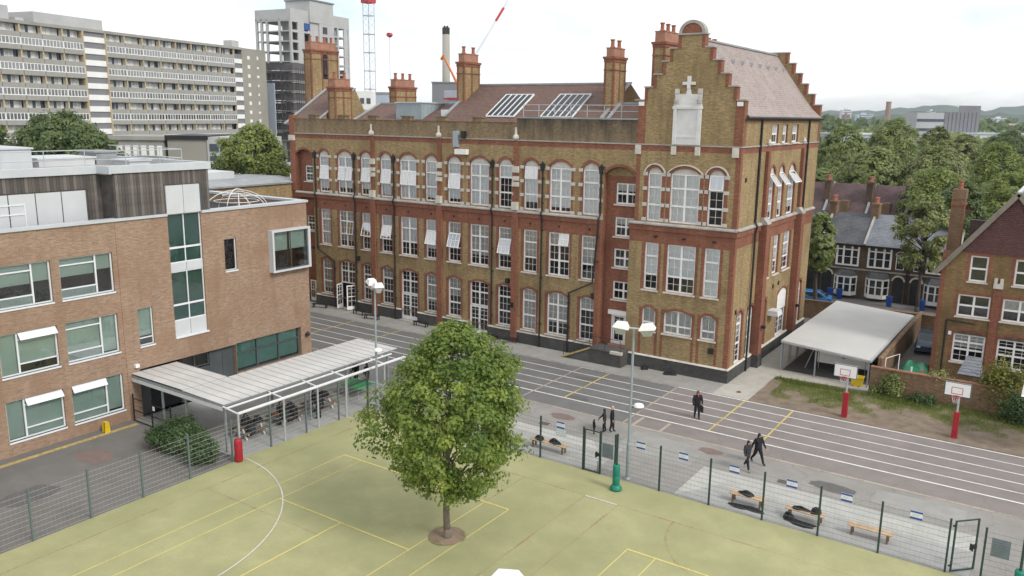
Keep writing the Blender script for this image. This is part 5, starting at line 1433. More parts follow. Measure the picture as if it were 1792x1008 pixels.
def back_house(x, w_, label, y=50):
    T = thing('terraced_house', label, 'house', (x, y, 0), 0, 'houses of the rear terrace')
    B().box(0, w_, 0, 8, 0, 7.3).build('wall', 'terrace_brick', T)
    r_ = B().quad((0, -.2, 7.2), (w_, -.2, 7.2), (w_, 4, 10.75), (0, 4, 10.75)).quad((0, 4, 10.75), (w_, 4, 10.75), (w_, 8.2, 7.2), (0, 8.2, 7.2)).build('roof', 'purple_slate', T)
    B().bar((w_ - .1, -.2, 7.35), (w_ - .1, 4, 10.9), .25, .3).build('party_parapet', 'lead', r_)
    c = B().box(w_ - .55, w_ + .15, 1.3, 2.9, 8.6, 11.2).box(w_ - .62, w_ + .22, 1.23, 2.97, 10.95, 11.15).build('chimney', 'terrace_brick', T)
    for k in range(3): put('chimney_pot', potm, c, (w_ - .2, 1.6 + k * .5, 11.2))
    B().box(w_ * .35, w_ * .35 + .9, 0.2, 1.6, 7.6, 8.9).build('dormer', 'yard_wall_brick', T)
    for wx in (0.8, w_ - 1.9): B().box(wx, wx + 1.1, -.05, 0, 4.8, 6.5).build('window', 'far_window', T)
    return T
back_house(-11.4, 5.0, 'rear terraced house with dark purple roof, nearest the school gable')
back_house(-6.4, 4.9, 'rear terraced house with purple slate roof, middle of its row')
back_house(-1.5, 4.3, 'rear terraced house with purple slate roof, next to the green trees')
# ================================================================ slab block of flats (far left)
fr_ = random.Random(5)
TB = thing('tower_block', 'long grey concrete slab block of flats with rows of balconies and glazed decks', 'building', (-174.9, 52.6, 0), R(103.75))
B().box(-70, 66.5, 2.0, 14, 0, 36.6).box(55.2, 66.5, -0.2, 2.0, 0, 36.9).build('core_wall', 'block_tan', TB)
B().box(-70, 55.2, -0.7, 14, 36.3, 36.95).build('roof_slab', 'concrete', TB)
PIT = 2.63
bays_l = [-1.2 - 5.35 * k for k in range(8)]
bays = [(b - 5.35, b) for b in bays_l] + [(5.4 + 5.75 * k, 5.4 + 5.75 * (k + 1)) for k in range(8)]
# meshes shared along the front
def deck_mesh(w_): return B().prism([(-0.75, 0), (-0.55, -0.1), (0.0, -0.1), (0.0, 1.02), (-0.75, 1.02)], 'x', 0.08, w_ - 0.08).mesh('balcony_front', 'concrete')
def glazed(w_, pale):
    f = B(); n = 6
    for k in range(n + 1): x = .1 + (w_ - .2) * k / n; f.box(x - .08, x + .08, -.7, -.6, 0, 1.6)
    f.box(.1, w_ - .1, -.71, -.59, 0, .16); f.box(.1, w_ - .1, -.71, -.59, 1.44, 1.6)
    return f.mesh('window', 'block_white')
def blinds(w_, seed):
    r_ = random.Random(seed); f = B(); n = 6
    for k in range(n):
        if r_.random() < (.95 if seed % 3 == 0 else .45):
            x0 = .16 + (w_ - .2) * k / n; f.quad((x0, -.58, .1), (x0 + (w_ - .3) / n, -.58, .1), (x0 + (w_ - .3) / n, -.58, 1.5), (x0, -.58, 1.5))
    return f.mesh('blind', 'block_white')
def loggia(w_, seed):
    r_ = random.Random(seed); f = B()
    n = 5
    for k in range(n):
        x0 = .2 + (w_ - .4) * k / n
        mt = r_.choice([0, 1, 1, 1, 2, 2])
        f.quad((x0, .6, .0), (x0 + (w_ - .4) / n - .12, .6, 0), (x0 + (w_ - .4) / n - .12, .6, 1.6), (x0, .6, 1.6), mt)
        f.box(x0 - .1, x0 + .02, .5, .65, 0, 1.6, 2)
    return f.mesh('window', ['far_window', 'curtain', 'block_white'])
cache = {}
for w_ in (5.35, 5.75):
    cache[w_] = dict(deck=deck_mesh(w_), fr=glazed(w_, True), gl=B().quad((.1, -.64, .1), (w_ - .1, -.64, .1), (w_ - .1, -.64, 1.5), (.1, -.64, 1.5)).mesh('glass', 'glass_far'), bl=[blinds(w_, s) for s in range(7)], lo=[loggia(w_, s) for s in range(7)])
finm = B().box(-.16, .16, -.62, -.1, 0, 1.6).mesh('fin', 'fin_ochre')
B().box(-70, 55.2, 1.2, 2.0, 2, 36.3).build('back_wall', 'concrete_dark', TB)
ROWS = 12
for (a, b) in bays:
    w_ = 5.35 if b < 2 else 5.75; c = cache[w_]
    if b < -40: continue
    for k in range(ROWS):
        zt = 36.25 - PIT * k            # underside of the slab above
        put('balcony_front', c['deck'], TB, (a, 0, zt - PIT))
        if k % 2 == 0:
            put('window', fr_.choice(c['lo']), TB, (a, 0, zt - 1.61))
            put('fin', finm, TB, (b, 0, zt - 1.61))
        else:
            o_ = put('window', c['fr'], TB, (a, 0, zt - 1.61)); put('glass', c['gl'], o_); put('blind', fr_.choice(c['bl']), o_)
# stair strips: white panels and dark glazing alternating
pa_ = B().box(0, 6.2, -.5, -.2, 0, 1.25).mesh('white_panel', 'block_white'); gl_ = B().box(0, 6.2, -.3, -.1, 0, 1.38).mesh('stair_window', 'cladding_grey')
pb_ = B().box(0, 3.3, -.5, -.2, 0, 1.25).mesh('white_panel', 'block_white'); gb_ = B().box(0, 3.3, -.3, -.1, 0, 1.38).mesh('stair_window', 'cladding_grey')
for k in range(10):
    z = 34.6 - PIT * k
    put('white_panel', pa_, TB, (-0.9, 0, z - .62)); put('stair_window', gl_, TB, (-0.9, 0, z + .63))
    put('white_panel', pb_, TB, (51.6, 0, z - 2.2)); put('stair_window', gb_, TB, (51.6, 0, z - .95))
for x in (-1.1, 5.35): B().box(x - .14, x + .14, -.75, 1.2, 0, 36.3).build('fin', 'fin_ochre', TB)
wm = B().box(-.55, .55, -.04, .05, 0, 1.0).mesh('small_window', 'block_white')
for k in range(9): put('small_window', wm, TB, (58.3, -.2, 33.8 - PIT * k)); o_ = put('small_window', wm, TB, (62.5, -.2, 33.9 - PIT * k)); o_.scale = (fr_.uniform(.5, 1), 1, fr_.uniform(.5, 1))
for x0, x1, y0, y1, h_ in ((-26, -16.5, 3, 10, 3.2), (-10.5, 8.3, 3, 11, 2.7), (-15, -13, 3, 5, 1.0)):
    B().box(x0, x1, y0, y1, 36.95, 36.95 + h_).build('roof_house', 'concrete_pale', TB)
B().box(54, 57, 2, 5, 36.95, 39).build('roof_vent', 'concrete_pale', TB)

# ================================================================ concrete frame tower
CT = thing('concrete_tower', 'bare concrete frame tower with open floors above dark scaffold netting', 'building', (-186.8, 124.3, 0), R(98.8))
LX, LY = 29.6, 14.0
slab = B().box(0, LX, 0, LY, -.35, 0).mesh('floor_slab', 'concrete_pale')
zsl = [50.0 - 3.5 - 3.05 * k for k in range(14)]
for z in zsl: put('floor_slab', slab, CT, (0, 0, z))
par = B(); par.box(0, LX, -.05, .4, 46.5, 49.9); par.box(-.05, .4, 0.4, LY, 46.5, 49.7); par.box(0, LX, LY - .4, LY, 46.5, 49.7); par.box(LX - .4, LX, .4, LY - .4, 46.5, 49.7)
par.build('roof_beam', 'concrete_pale', CT)
colm = B().box(-.35, .35, -.35, .35, 0, 47).mesh('column', 'concrete_pale')
for x, y in ((.3, .3), (.3, 4.5), (.3, 9.5), (.3, 11.7), (.3, 13.7), (9, 9), (17, 12), (23.5, .3), (29.3, .3), (29.3, 6), (29.3, 13.7), (23.5, 13.7)): put('column', colm, CT, (x, y, 0))
lam = B().box(4.8, 5.6, .35, 3.0, 0, 46.5).box(5.6, 13.5, 4.2, 5.0, 0, 46.5).box(2.5, 3.3, 2.0, 5.5, 0, 46.5).build('shear_wall', 'concrete', CT)
wp = B()
wp.box(3.2, 6.2, -.12, .3, 16, 46.5); wp.box(9.2, 13.2, -.1, .3, 16, 46.6); wp.box(26.6, 28.6, -.1, .3, 16, 46.6)
for z in zsl[:12]: wp.box(0.2, 3.2, -.08, .25, z - .5, z + .25); wp.box(6.2, 9.2, -.08, .25, z - .4, z + .2); wp.box(21, 29.4, -.06, .25, z - .35, z + .12)
wp.build('wall_panel', 'concrete_pale', CT)
co_ = B()
co_.box(8.6, 20.5, -.6, 9, 46.6, 53.2); co_.box(13.2, 20.9, -.55, .3, 12, 46.6)
co_.build('core', 'concrete_pale', CT)
B().box(8.3, 20.9, -.9, 9.3, 53.2, 53.6).build('core_roof', 'cladding_grey', CT)
hole = B().box(-1.1, 1.1, -.66, -.5, 0, 2.1).mesh('opening', 'concrete_dark')
for k in range(5): put('opening', hole, CT, (16.0, 0, 43.6 - 3.05 * k))
put('opening', B().box(6.6, 9.0, -.05, .1, 44.0, 46.3).mesh('opening', 'blue_plastic'), CT)
nets = B()
for k in range(5, 13):
    z = zsl[k]
    nets.box(-.6, -.5, -.5, LY, z + .25, z + 2.4); nets.box(-.5, 8.6, -.6, -.5, z + .25, z + 2.4)
nets.build('scaffold_netting', 'net_dark', CT)
sd_ = B()
sc_ = B()
for k in range(5, 13):
    z = zsl[k]; sd_.box(-1.3, LX * .3, -1.5, -.9, z - .05, z + .12); sd_.box(-1.5, -.9, -1.3, LY + 1, z - .05, z + .12)
for q in range(9): sc_.box(-1.45, -1.3, q * 1.8 - .08, q * 1.8 + .08, 4, 32); sc_.box(q * 1.05 - .06, q * 1.05 + .06, -1.5, -1.38, 4, 32)
sc_.build('scaffold', 'scaffold_dark', CT); sd_.build('scaffold_deck', 'far_roof', CT)
B().box(-2.4, -2.1, 5.4, 10.6, 2, 27.5).build('hoarding', 'cladding_blue', CT)
B().prism([(29.6, 10), (35.5, 10), (31, 22), (29.8, 33)], 'y', 1, 8).build('side_apron', 'concrete_pale', CT)

# ================================================================ cranes and the tall chimney
def lattice(name, label, loc, h, w_, mat, cap, n):
    t_ = thing(name, label, 'crane', loc)
    f = B(); s = w_ / 2
    for x in (-s, s):
        for y in (-s, s): f.tube([(x, y, 0), (x, y, h)], w_ * .045, 5)
    for k in range(n):
        z0, z1 = h * k / n, h * (k + 1) / n
        for (xa, ya), (xb, yb) in (((-s, -s), (s, -s)), ((s, -s), (s, s)), ((s, s), (-s, s)), ((-s, s), (-s, -s))):
            f.tube([(xa, ya, z0), (xb, yb, z1)] if k % 2 else [(xb, yb, z0), (xa, ya, z1)], w_ * .018, 4, caps=False)
            if k % 3 == 0: f.tube([(xa, ya, z0), (xb, yb, z0)], w_ * .05, 4, caps=False)
    f.build('mast', mat, t_)
    B().box(-s * 1.35, s * 1.35, -s * 1.35, s * 1.35, h, h + 4.5).box(-s * .6, s * .6, -s * 5, s * 5, h + 4.5, h + 6).build('slew_cab', cap, t_)
    return t_
lattice('tower_crane', 'white lattice tower crane mast with red top behind the concrete tower', (-221, 194, 0), 61.2, 3.1, 'crane_white', 'crane_red', 26)
cr = thing('mobile_crane', 'orange luffing crane arm beside the tall chimney', 'crane', (-173, 187.5, 0))
B().box(-3, 4, -2, 2, 24.6, 27.2).box(-1.5, 2.2, -1.5, 1.5, 14, 24.6).build('cab', 'crane_white', cr)
B().box(-3.2, 4.2, -2.2, 2.2, 23.9, 24.5).build('deck', 'crane_red', cr)
B().bar((3.6, 0, 26.5), (-4.6, -0.4, 39.5), .55).bar((3.6, .6, 26.5), (-4.4, -.2, 39.5), .2).bar((-4.6, -.4, 39.5), (4.2, 0, 24), .14).bar((-5.6, -.4, 38.2), (-4.2, -.4, 39.8), .7).build('boom', 'crane_orange', cr)
cr = thing('luffing_crane', 'slender white and red luffing crane jib high above the school roof', 'crane', (-241, 295, 0))
jb = B()
a, b = Vector((-1.7, -1.3, 49)), Vector((8.4, 12.4, 76))
for dx in (-.5, .5): jb.bar(a + Vector((dx, 0, 0)), b + Vector((dx, 0, 0)), .16)
for k in range(24): jb.bar(a.lerp(b, k / 24) + Vector((-.5, 0, 0)), a.lerp(b, (k + 1) / 24) + Vector((.5, 0, 0)), .1)
jb.bar(a + Vector((-3, -3, 2)), b + Vector((0, 0, .6)), .08); jb.build('jib', 'crane_white', cr)
B().bar(a.lerp(b, .62), a.lerp(b, .86), 1.5, 1.0).build('jib_sign', 'crane_red', cr)
B().box(-4, -2, -3, -1, 0, 49).build('mast', 'crane_white', cr)
cr = thing('slim_crane', 'very thin distant crane mast topped by a red cab', 'crane', (-279, 269, 0))
B().tube([(0, 0, 0), (-.4, .3, 57)], .13, 5).build('mast', 'crane_white', cr); B().prism([(-1.4, 57.6), (0, 56.6), (1.4, 57.6), (.7, 58.8), (-.9, 58.8)], 'y', -1, 1).build('cab', 'crane_red', cr)
ch = thing('boiler_chimney', 'tall plain grey chimney with dark rim behind the school roof', 'chimney', (-242, 268.6, 0))
B().lathe([(2.1, 0), (1.75, 56.5)], 20).build('shaft', 'chimney_grey', ch, smooth=True); B().lathe([(1.8, 56.5), (1.85, 59.6), (1.4, 59.6)], 20).build('rim', 'black_metal', ch)
for k in range(4): B().lathe([(.45, 59.4), (.45, 60.4), (.3, 60.4)], 8, (math.cos(k * 1.57) * .9, math.sin(k * 1.57) * .9)).build('flue', 'black_metal', ch)

def far_block(name, label, loc, rz, w_, d_, h_, mat, win=None, roof=None, rows=3, cols=8, wmat='far_window', z0=0.35, z1=0.95):
    t_ = thing(name, label, 'building', loc, rz)
    B().box(0, w_, 0, d_, 0, h_).build('wall', mat, t_)
    if roof: B().box(-.3, w_ + .3, -.3, d_ + .3, h_, h_ + .6).build('roof', roof, t_)
    if win:
        ww = w_ / cols * .62; hh = h_ * (z1 - z0) / rows * .6
        m_ = B().box(0, ww, -.12, .02, 0, hh).mesh('window', wmat)
        for r_ in range(rows):
            for c in range(cols): put('window', m_, t_, (w_ / cols * (c + .19), 0, h_ * z0 + h_ * (z1 - z0) / rows * r_))
    return t_
RZ = R(34)
far_block('plant_block', 'plain grey windowless block behind the crane by the chimney', (-233, 247, 0), RZ, 13, 12, 32.8, 'cladding_grey', roof='cladding_grey')
far_block('white_office', 'small white office block with three windows left of the crane mast', (-188.5, 151.5, 0), RZ, 6.6, 8, 26.0, 'block_white', True, None, 1, 3, z0=.84, z1=.96)
far_block('grey_hall', 'pale grey industrial hall roof right of the crane mast', (-197.5, 170.5, 0), RZ, 9.5, 10, 25.7, 'cladding_blue', roof='chimney_grey')
far_block('glass_office', 'blue glazed office behind the school roofs', (-128, 90, 0), RZ, 14, 12, 18.9, 'cladding_blue', True, 'concrete_pale', 2, 6, z0=.8, z1=1.0)
far_block('long_low_hall', 'long pale low hall beyond the zinc dormer', (-185, 215, 0), RZ, 40, 12, 24.4, 'concrete_pale', True, None, 1, 14, 'cladding_grey', .9, .99)
# concrete library-like building left of the lime tree, and others in front of the flats
far_block('concrete_annexe', 'tan concrete annexe with strip windows in front of the flats', (-108.3, 17.8, 0), RZ, 8.8, 10, 14.0, 'concrete', True, 'concrete', 1, 7, 'block_white', .82, 1.02)
far_block('concrete_annexe', 'blank tan concrete annexe beside the round lime tree', (-100.6, 23.2, 0), RZ, 6.2, 10, 14.2, 'block_tan', roof='black_metal')
far_block('concrete_annexe', 'pale annexe with a white-framed window half hidden by the lime tree', (-95.3, 26.6, 0), RZ, 9, 10, 14.6, 'concrete_pale', True, None, 2, 4, 'far_window', .72, .98)
far_block('low_white_building', 'low white building with windows beneath the lime tree', (-77, 9, 0), RZ, 14, 8, 11.2, 'block_white', True, 'lead', 1, 8, z0=.7, z1=.95)

# ================================================================ the city to the right
GB = thing('grey_block', 'large windowless grey clad block on the skyline right of the trees', 'building', (-31.5, 343.5, 0), 0)
p0 = Vector((0, 0, 0)); pl_ = Vector((-9.6, -6.6, 0)); pr_ = Vector((12.4, 8.6, 0)); bk = Vector((-8, 14, 0))
def quadv(g, a, b, z0, z1, m=0): g.quad((a.x, a.y, z0), (b.x, b.y, z0), (b.x, b.y, z1), (a.x, a.y, z1), m)
g = B(); quadv(g, p0, pr_, 0, 22.3); quadv(g, pl_, p0, 0, 21.9, 1); quadv(g, pl_, pl_ + bk, 0, 21.7, 1); quadv(g, pr_, pr_ + bk, 0, 22.3)
g.quad(*[(q.x, q.y, 22.2) for q in (pl_, p0, p0 + bk, pl_ + bk)], 0); g.quad(*[(q.x, q.y, 22.3) for q in (p0, pr_, pr_ + bk, p0 + bk)], 0); g.build('wall', ['cladding_grey', 'far_pale'], GB)
for z0, z1 in ((18.2, 19.3), (14.3, 15.4)):
    g = B(); o2 = Vector((.1, -.12, 0)); quadv(g, pl_ + o2, p0 + o2, z0, z1); g.build('window_band', 'far_window', GB)
for k in range(9):
    g = B(); o2 = Vector((.08, -.1, 0)); quadv(g, p0.lerp(pr_, k / 9) + o2, p0.lerp(pr_, k / 9 + .012) + o2, 12.8, 22.2); g.build('cladding_joint', 'far_window', GB)
g = B(); q = Vector((4.6, 4.4, 0)); quadv(g, q, q + pr_ * .62, 22.3, 25.0); quadv(g, q + pr_ * .62, q + pr_ * .62 + bk * .4, 22.3, 25); g.quad(*[(v.x, v.y, 25) for v in (q, q + pr_ * .62, q + pr_ * .62 + bk * .4, q + bk * .4)]); g.build('plant_room', 'cladding_grey', GB)
far_block('long_white_building', 'long low white building with arched windows below the grey block', (-34, 335, 0), R(33), 75, 14, 13.2, 'far_white', True, 'cladding_blue', 2, 26, z0=.5, z1=1.0)
far_block('long_white_building', 'pale building glimpsed between the school gable and the round trees', (-66, 300, 0), R(34), 22, 14, 12.6, 'cladding_blue', True, 'far_white', 2, 9, z0=.5, z1=1.0)
# lines of far roofs
CX, CY = CPOS.x, CPOS.y
def far_at(b, d):
    """ground point d metres out from the school along survey bearing number b (896 = straight past the gable)"""
    k = (b - 896) / 1441.5
    return Vector((CX + (-0.5772 + 0.8249 * k) * d, CY + (0.8427 + 0.5651 * k) * d, 0))
rr_ = random.Random(3)
labels = ['white sheds', 'pink-roofed row', 'pale row', 'brick row', 'cream row', 'grey row', 'white row', 'red-roofed row']
rows_ = [(1432, 900, 60, 11, 'far_white', 'far_white', 'far pale flat row just right of the school gable'),
         (1490, 850, 55, 12, 'far_brick', 'far_roof', 'far pinkish roofed row left of the distant brick stack'),
         (1458, 760, 40, 9, 'far_white', 'far_white', 'small far white shed above the round trees'),
         (1530, 980, 70, 14, 'far_brick', 'far_white', 'far brick row below the slim distant towers'),
         (1700, 1100, 50, 16, 'far_brick', 'far_roof', 'far red-roofed house group right of the grey block'),
         (1755, 820, 26, 17, 'far_white', 'far_roof', 'far white house with dark roof near the right edge'),
         (1590, 1250, 60, 15, 'far_white', 'far_roof', 'far pale row at the foot of the wooded hill')]
for px, d, w_, h_, a, b, lab in rows_:
    p_ = far_at(px, d); t_ = thing('far_row', lab, 'building', p_, R(34))
    B().box(0, w_, 0, 12, 0, h_ * .72).build('wall', a, t_); B().prism([(-.5, h_ * .72), (6, h_), (12.5, h_ * .72)], 'x', -.5, w_ + .5).build('roof', b, t_)
    m_ = B().box(0, 1.6, -.12, .02, 0, 1.7).mesh('window', 'far_window')
    for k in range(int(w_ / 5)): put('window', m_, t_, (1.5 + k * 5, 0, h_ * .42))
for px, d, w_, h_, mat, lab in ((1474, 1500, 16, 36, 'far_white', 'distant pale tower block above the far roofs'), (1479, 1300, 8, 26, 'far_brick', 'slim brown distant tower in front of the pale one'), (1500, 1700, 34, 30, 'cladding_blue', 'wide bluish distant tower block'), (1627, 1500, 10, 36, 'far_white', 'small pale tower behind the grey block'), (1740, 1700, 26, 26, 'far_white', 'distant pale flats on the hillside at right')):
    p_ = far_at(px, d); t_ = thing('distant_tower', lab, 'building', p_, R(34)); B().box(0, w_, 0, 14, 0, h_).build('wall', mat, t_)
    B().box(w_ * .3, w_ * .6, 4, 9, h_, h_ + 3).build('roof_house', mat, t_)
    m_ = B().box(0, w_ * .8, -.2, .02, 0, 1.3).mesh('window_band', 'far_window')
    for k in range(int(h_ / 4)): put('window_band', m_, t_, (w_ * .1, 0, 3 + k * 4))
p_ = far_at(1553, 900); t_ = thing('brick_stack', 'single distant brick chimney stack above the far roofs', 'chimney', p_); B().lathe([(3.3, 0), (2.6, 37)], 10).build('shaft', 'far_brick', t_); B().lathe([(2.9, 37), (2.9, 38.5)], 10).build('rim', 'far_brick', t_)
# wooded hills
hl = np.random.default_rng(4)
plain('hill_wood', (0.05, 0.075, 0.045), 0.95, 0.4, 0.012)
def ridge(d, px0, px1, prof, mat, n=160, thick=500):
    v = []; f = []
    for i in range(n):
        px = px0 + (px1 - px0) * i / (n - 1); p_ = far_at(px, d)
        t_ = (px - px0) / (px1 - px0); z = np.interp(px, [q[0] for q in prof], [q[1] for q in prof]) + hl.normal(0, 1.6) + 2.5 * math.sin(px * .13)
        q = far_at(px, d - thick); bq = far_at(px, d + thick)
        v += [(q.x, q.y, 0), ((p_.x * .6 + q.x * .4), (p_.y * .6 + q.y * .4), z * .62 + hl.normal(0, 1.5)), (p_.x, p_.y, z), (bq.x, bq.y, 0)]
    for i in range(n - 1):
        for k in range(3): f.append((i * 4 + k, (i + 1) * 4 + k, (i + 1) * 4 + k + 1, i * 4 + k + 1))
    me = bpy.data.meshes.new('hills'); me.from_pydata(v, [], f); me.materials.append(MATS[mat]); return tag(put('hills', me), kind='structure')
ridge(3000, -900, 2600, [(-900, 40), (600, 46), (1430, 48), (1530, 52), (1580, 64), (1650, 78), (1700, 66), (1730, 58), (1770, 76), (1830, 80), (2600, 60)], 'hill_wood', 260)
ridge(1900, -900, 2600, [(-900, 20), (600, 22), (1430, 29), (1560, 31), (1650, 33), (1800, 37), (2600, 30)], 'hill_wood', 260, 300)
# ================================================================ vegetation
LEAF = {
 'maple': np.array([(0, -.5, 0), (.24, -.28, .04), (.52, .02, .02), (.22, .10, -.02), (0, .55, .05), (-.22, .10, -.02), (-.52, .02, .02), (-.24, -.28, .04)]),
 'oval': np.array([(0, -.5, 0), (.3, -.12, .05), (.22, .25, .03), (0, .5, -.02), (-.22, .25, .03), (-.3, -.12, .05)]),
 'tuft': np.array([(0, -.5, 0), (.34, -.2, .08), (.14, .02, 0), (.42, .36, .06), (0, .5, -.04), (-.4, .3, .06), (-.12, 0, 0), (-.36, -.22, .08)]),
 'blade': np.array([(-.05, 0, 0), (.05, 0, 0), (.03, .6, .06), (0, 1, .16), (-.03, .6, .06)]),
}
def leaves(name, pos, nrm, size, mat, tint, rg, parent=None, kind='maple', updir=None):
    """one mesh of many separate leaves: pos (N,3), nrm (N,3) facing, size (N,), tint (N,)"""
    T = LEAF[kind]; N = len(pos); k = len(T)
    nrm = nrm / (np.linalg.norm(nrm, axis=1, keepdims=True) + 1e-9)
    up = rg.normal(size=(N, 3)) if updir is None else updir
    t = up - nrm * (up * nrm).sum(1, keepdims=True); t /= (np.linalg.norm(t, axis=1, keepdims=True) + 1e-9)
    b = np.cross(nrm, t)
    V = pos[:, None, :] + size[:, None, None] * (T[None, :, 0:1] * b[:, None, :] + T[None, :, 1:2] * t[:, None, :] + T[None, :, 2:3] * nrm[:, None, :])
    me = bpy.data.meshes.new(name)
    me.vertices.add(N * k); me.vertices.foreach_set('co', V.reshape(-1).astype(np.float32))
    me.loops.add(N * k); me.loops.foreach_set('vertex_index', np.arange(N * k, dtype=np.int32))
    me.polygons.add(N); me.polygons.foreach_set('loop_start', np.arange(0, N * k, k, dtype=np.int32)); me.polygons.foreach_set('loop_total', np.full(N, k, dtype=np.int32))
    me.materials.append(MATS[mat])
    at = me.attributes.new('tint', 'FLOAT', 'FACE'); at.data.foreach_set('value', np.clip(tint, 0, 1).astype(np.float32))
    me.update(); me.validate()
    return put(name, me, parent)

def limb(mb, a, b, r0, r1, rg, n=6, wob=.05, seg=5):
    a = np.array(a, float); b = np.array(b, float); L_ = np.linalg.norm(b - a)
    pts = [a + (b - a) * (i / seg) + (rg.normal(size=3) * wob * L_ * (0 < i < seg)) + np.array([0, 0, .10 * L_ * math.sin(math.pi * i / seg)]) for i in range(seg + 1)]
    mb.tube([tuple(p) for p in pts], [r0 + (r1 - r0) * i / seg for i in range(seg + 1)], n)
    return pts

def tree(name, label, loc, h, crown, rad, z0, leaf, nclus, per, lsize, seed, kind='maple', group=None, bark='bark_far', trunk_r=.2, spread=.5, prof=None, clus_r=.62, outer=.55, dome=.6, coff=(0, 0), tv=.16):
    """crown: profile list of (height fraction, radius fraction); rad crown radius; z0 crown base"""
    rg = np.random.default_rng(seed)
    T = thing(name, label, 'tree', loc, 0, group)
    prof = prof or [(0, .35), (.15, .75), (.4, 1.0), (.65, .85), (.85, .55), (1, .1)]
    pz = [p[0] for p in prof]; pr = [p[1] for p in prof]
    tm = B(); ht = z0 + (h - z0) * .72
    tp_ = limb(tm, (0, 0, 0), (rg.normal() * .1, rg.normal() * .1, ht), trunk_r, trunk_r * .22, rg, 10, .008, 7)
    # flare at the foot
    tm.lathe([(trunk_r * 1.5, -.02), (trunk_r * 1.15, .15), (trunk_r * 1.0, .5)], 10)
    cen = []; wts = []
    lobes = [(rg.uniform(0, 2 * math.pi), rg.uniform(.15, .9), rg.uniform(.12, .3)) for _ in range(7)]
    for i in range(nclus):
        f = rg.beta(1.25, 1.25); az = rg.uniform(0, 2 * math.pi)
        bulge = 1 + sum(a * math.cos(az - q) * math.exp(-((f - zz) / .22) ** 2) for q, zz, a in lobes) * .38
        rr = rad * np.interp(f, pz, pr) * bulge * (outer + (1 - outer) * rg.random() ** .6) * rg.uniform(.82, 1.08)
        c = np.array([rr * math.cos(az) + coff[0], rr * math.sin(az) + coff[1], z0 + (h - z0) * f])
        cen.append(c)
        if i % max(1, nclus // 46) == 0:
            zs_ = max(z0 * .8, c[2] - rr * .55 - .4); zs_ = min(zs_, ht)
            limb(tm, (0, 0, zs_), tuple(c * np.array([.92, .92, 1])), trunk_r * .34 * (1 - .5 * f), trunk_r * .05, rg, 5, .05, 4)
    tm.build('trunk', bark, T, smooth=True)
    cen = np.array(cen); n = nclus * per
    ci = np.repeat(np.arange(nclus), per)
    cr = clus_r * rg.uniform(.7, 1.35, nclus)
    off = rg.normal(size=(n, 3)); off /= np.linalg.norm(off, axis=1, keepdims=True); off *= (rg.random(n) ** .45)[:, None] * cr[ci][:, None] * np.array([1, 1, .72])
    pos = cen[ci] + off
    outw = pos - np.array([0, 0, z0 + (h - z0) * .42]); outw /= np.linalg.norm(outw, axis=1, keepdims=True)
    nrm = off / (cr[ci][:, None]) * .9 + outw * dome + np.array([0, 0, .55]) + rg.normal(size=(n, 3)) * .45
    ct = rg.normal(.42, tv * 1.1, nclus); tint = ct[ci] + rg.normal(0, tv, n)
    leaves('crown', pos, nrm, lsize * rg.uniform(.65, 1.3, n), leaf, tint, rg, T, kind)
    return T

# the maple on the pitch
tree('maple_tree', 'young leafy maple growing from a round soil pit on the turf', (-2.3, -28.77, 0.02), 9.75, None, 3.42, 2.5, 'leaf_maple', 480, 84, .145, 21, 'maple', bark='bark', trunk_r=.165,
     prof=[(0, .36), (.10, .70), (.27, .95), (.44, 1.0), (.62, .90), (.78, .68), (.9, .42), (1, .1)], clus_r=.5, outer=.45, coff=(.3, .2), tv=.13)
# trees beyond the brick school (left)
tree('lime_tree', 'round bright green lime tree left of the school front', (-59.8, 7.6, 0), 16.9, None, 4.4, 8.6, 'leaf_lime', 300, 52, .32, 31, 'tuft', trunk_r=.3, clus_r=.8, prof=[(0, .5), (.2, .92), (.45, 1), (.7, .85), (.88, .55), (1, .15)])
tree('plane_tree', 'broad dark green tree in front of the flats', (-88.8, 0.7, 0), 18.0, None, 6.3, 11.0, 'leaf_dark', 300, 50, .42, 32, 'tuft', trunk_r=.35, clus_r=1.1, prof=[(0, .7), (.3, 1), (.6, .85), (.85, .5), (1, .12)])
tree('plane_tree', 'dark green tree cut by the left edge in front of the flats', (-101.3, -3.2, 0), 16.8, None, 4.2, 10.5, 'leaf_dark', 180, 46, .42, 33, 'tuft', trunk_r=.3, clus_r=1.0)
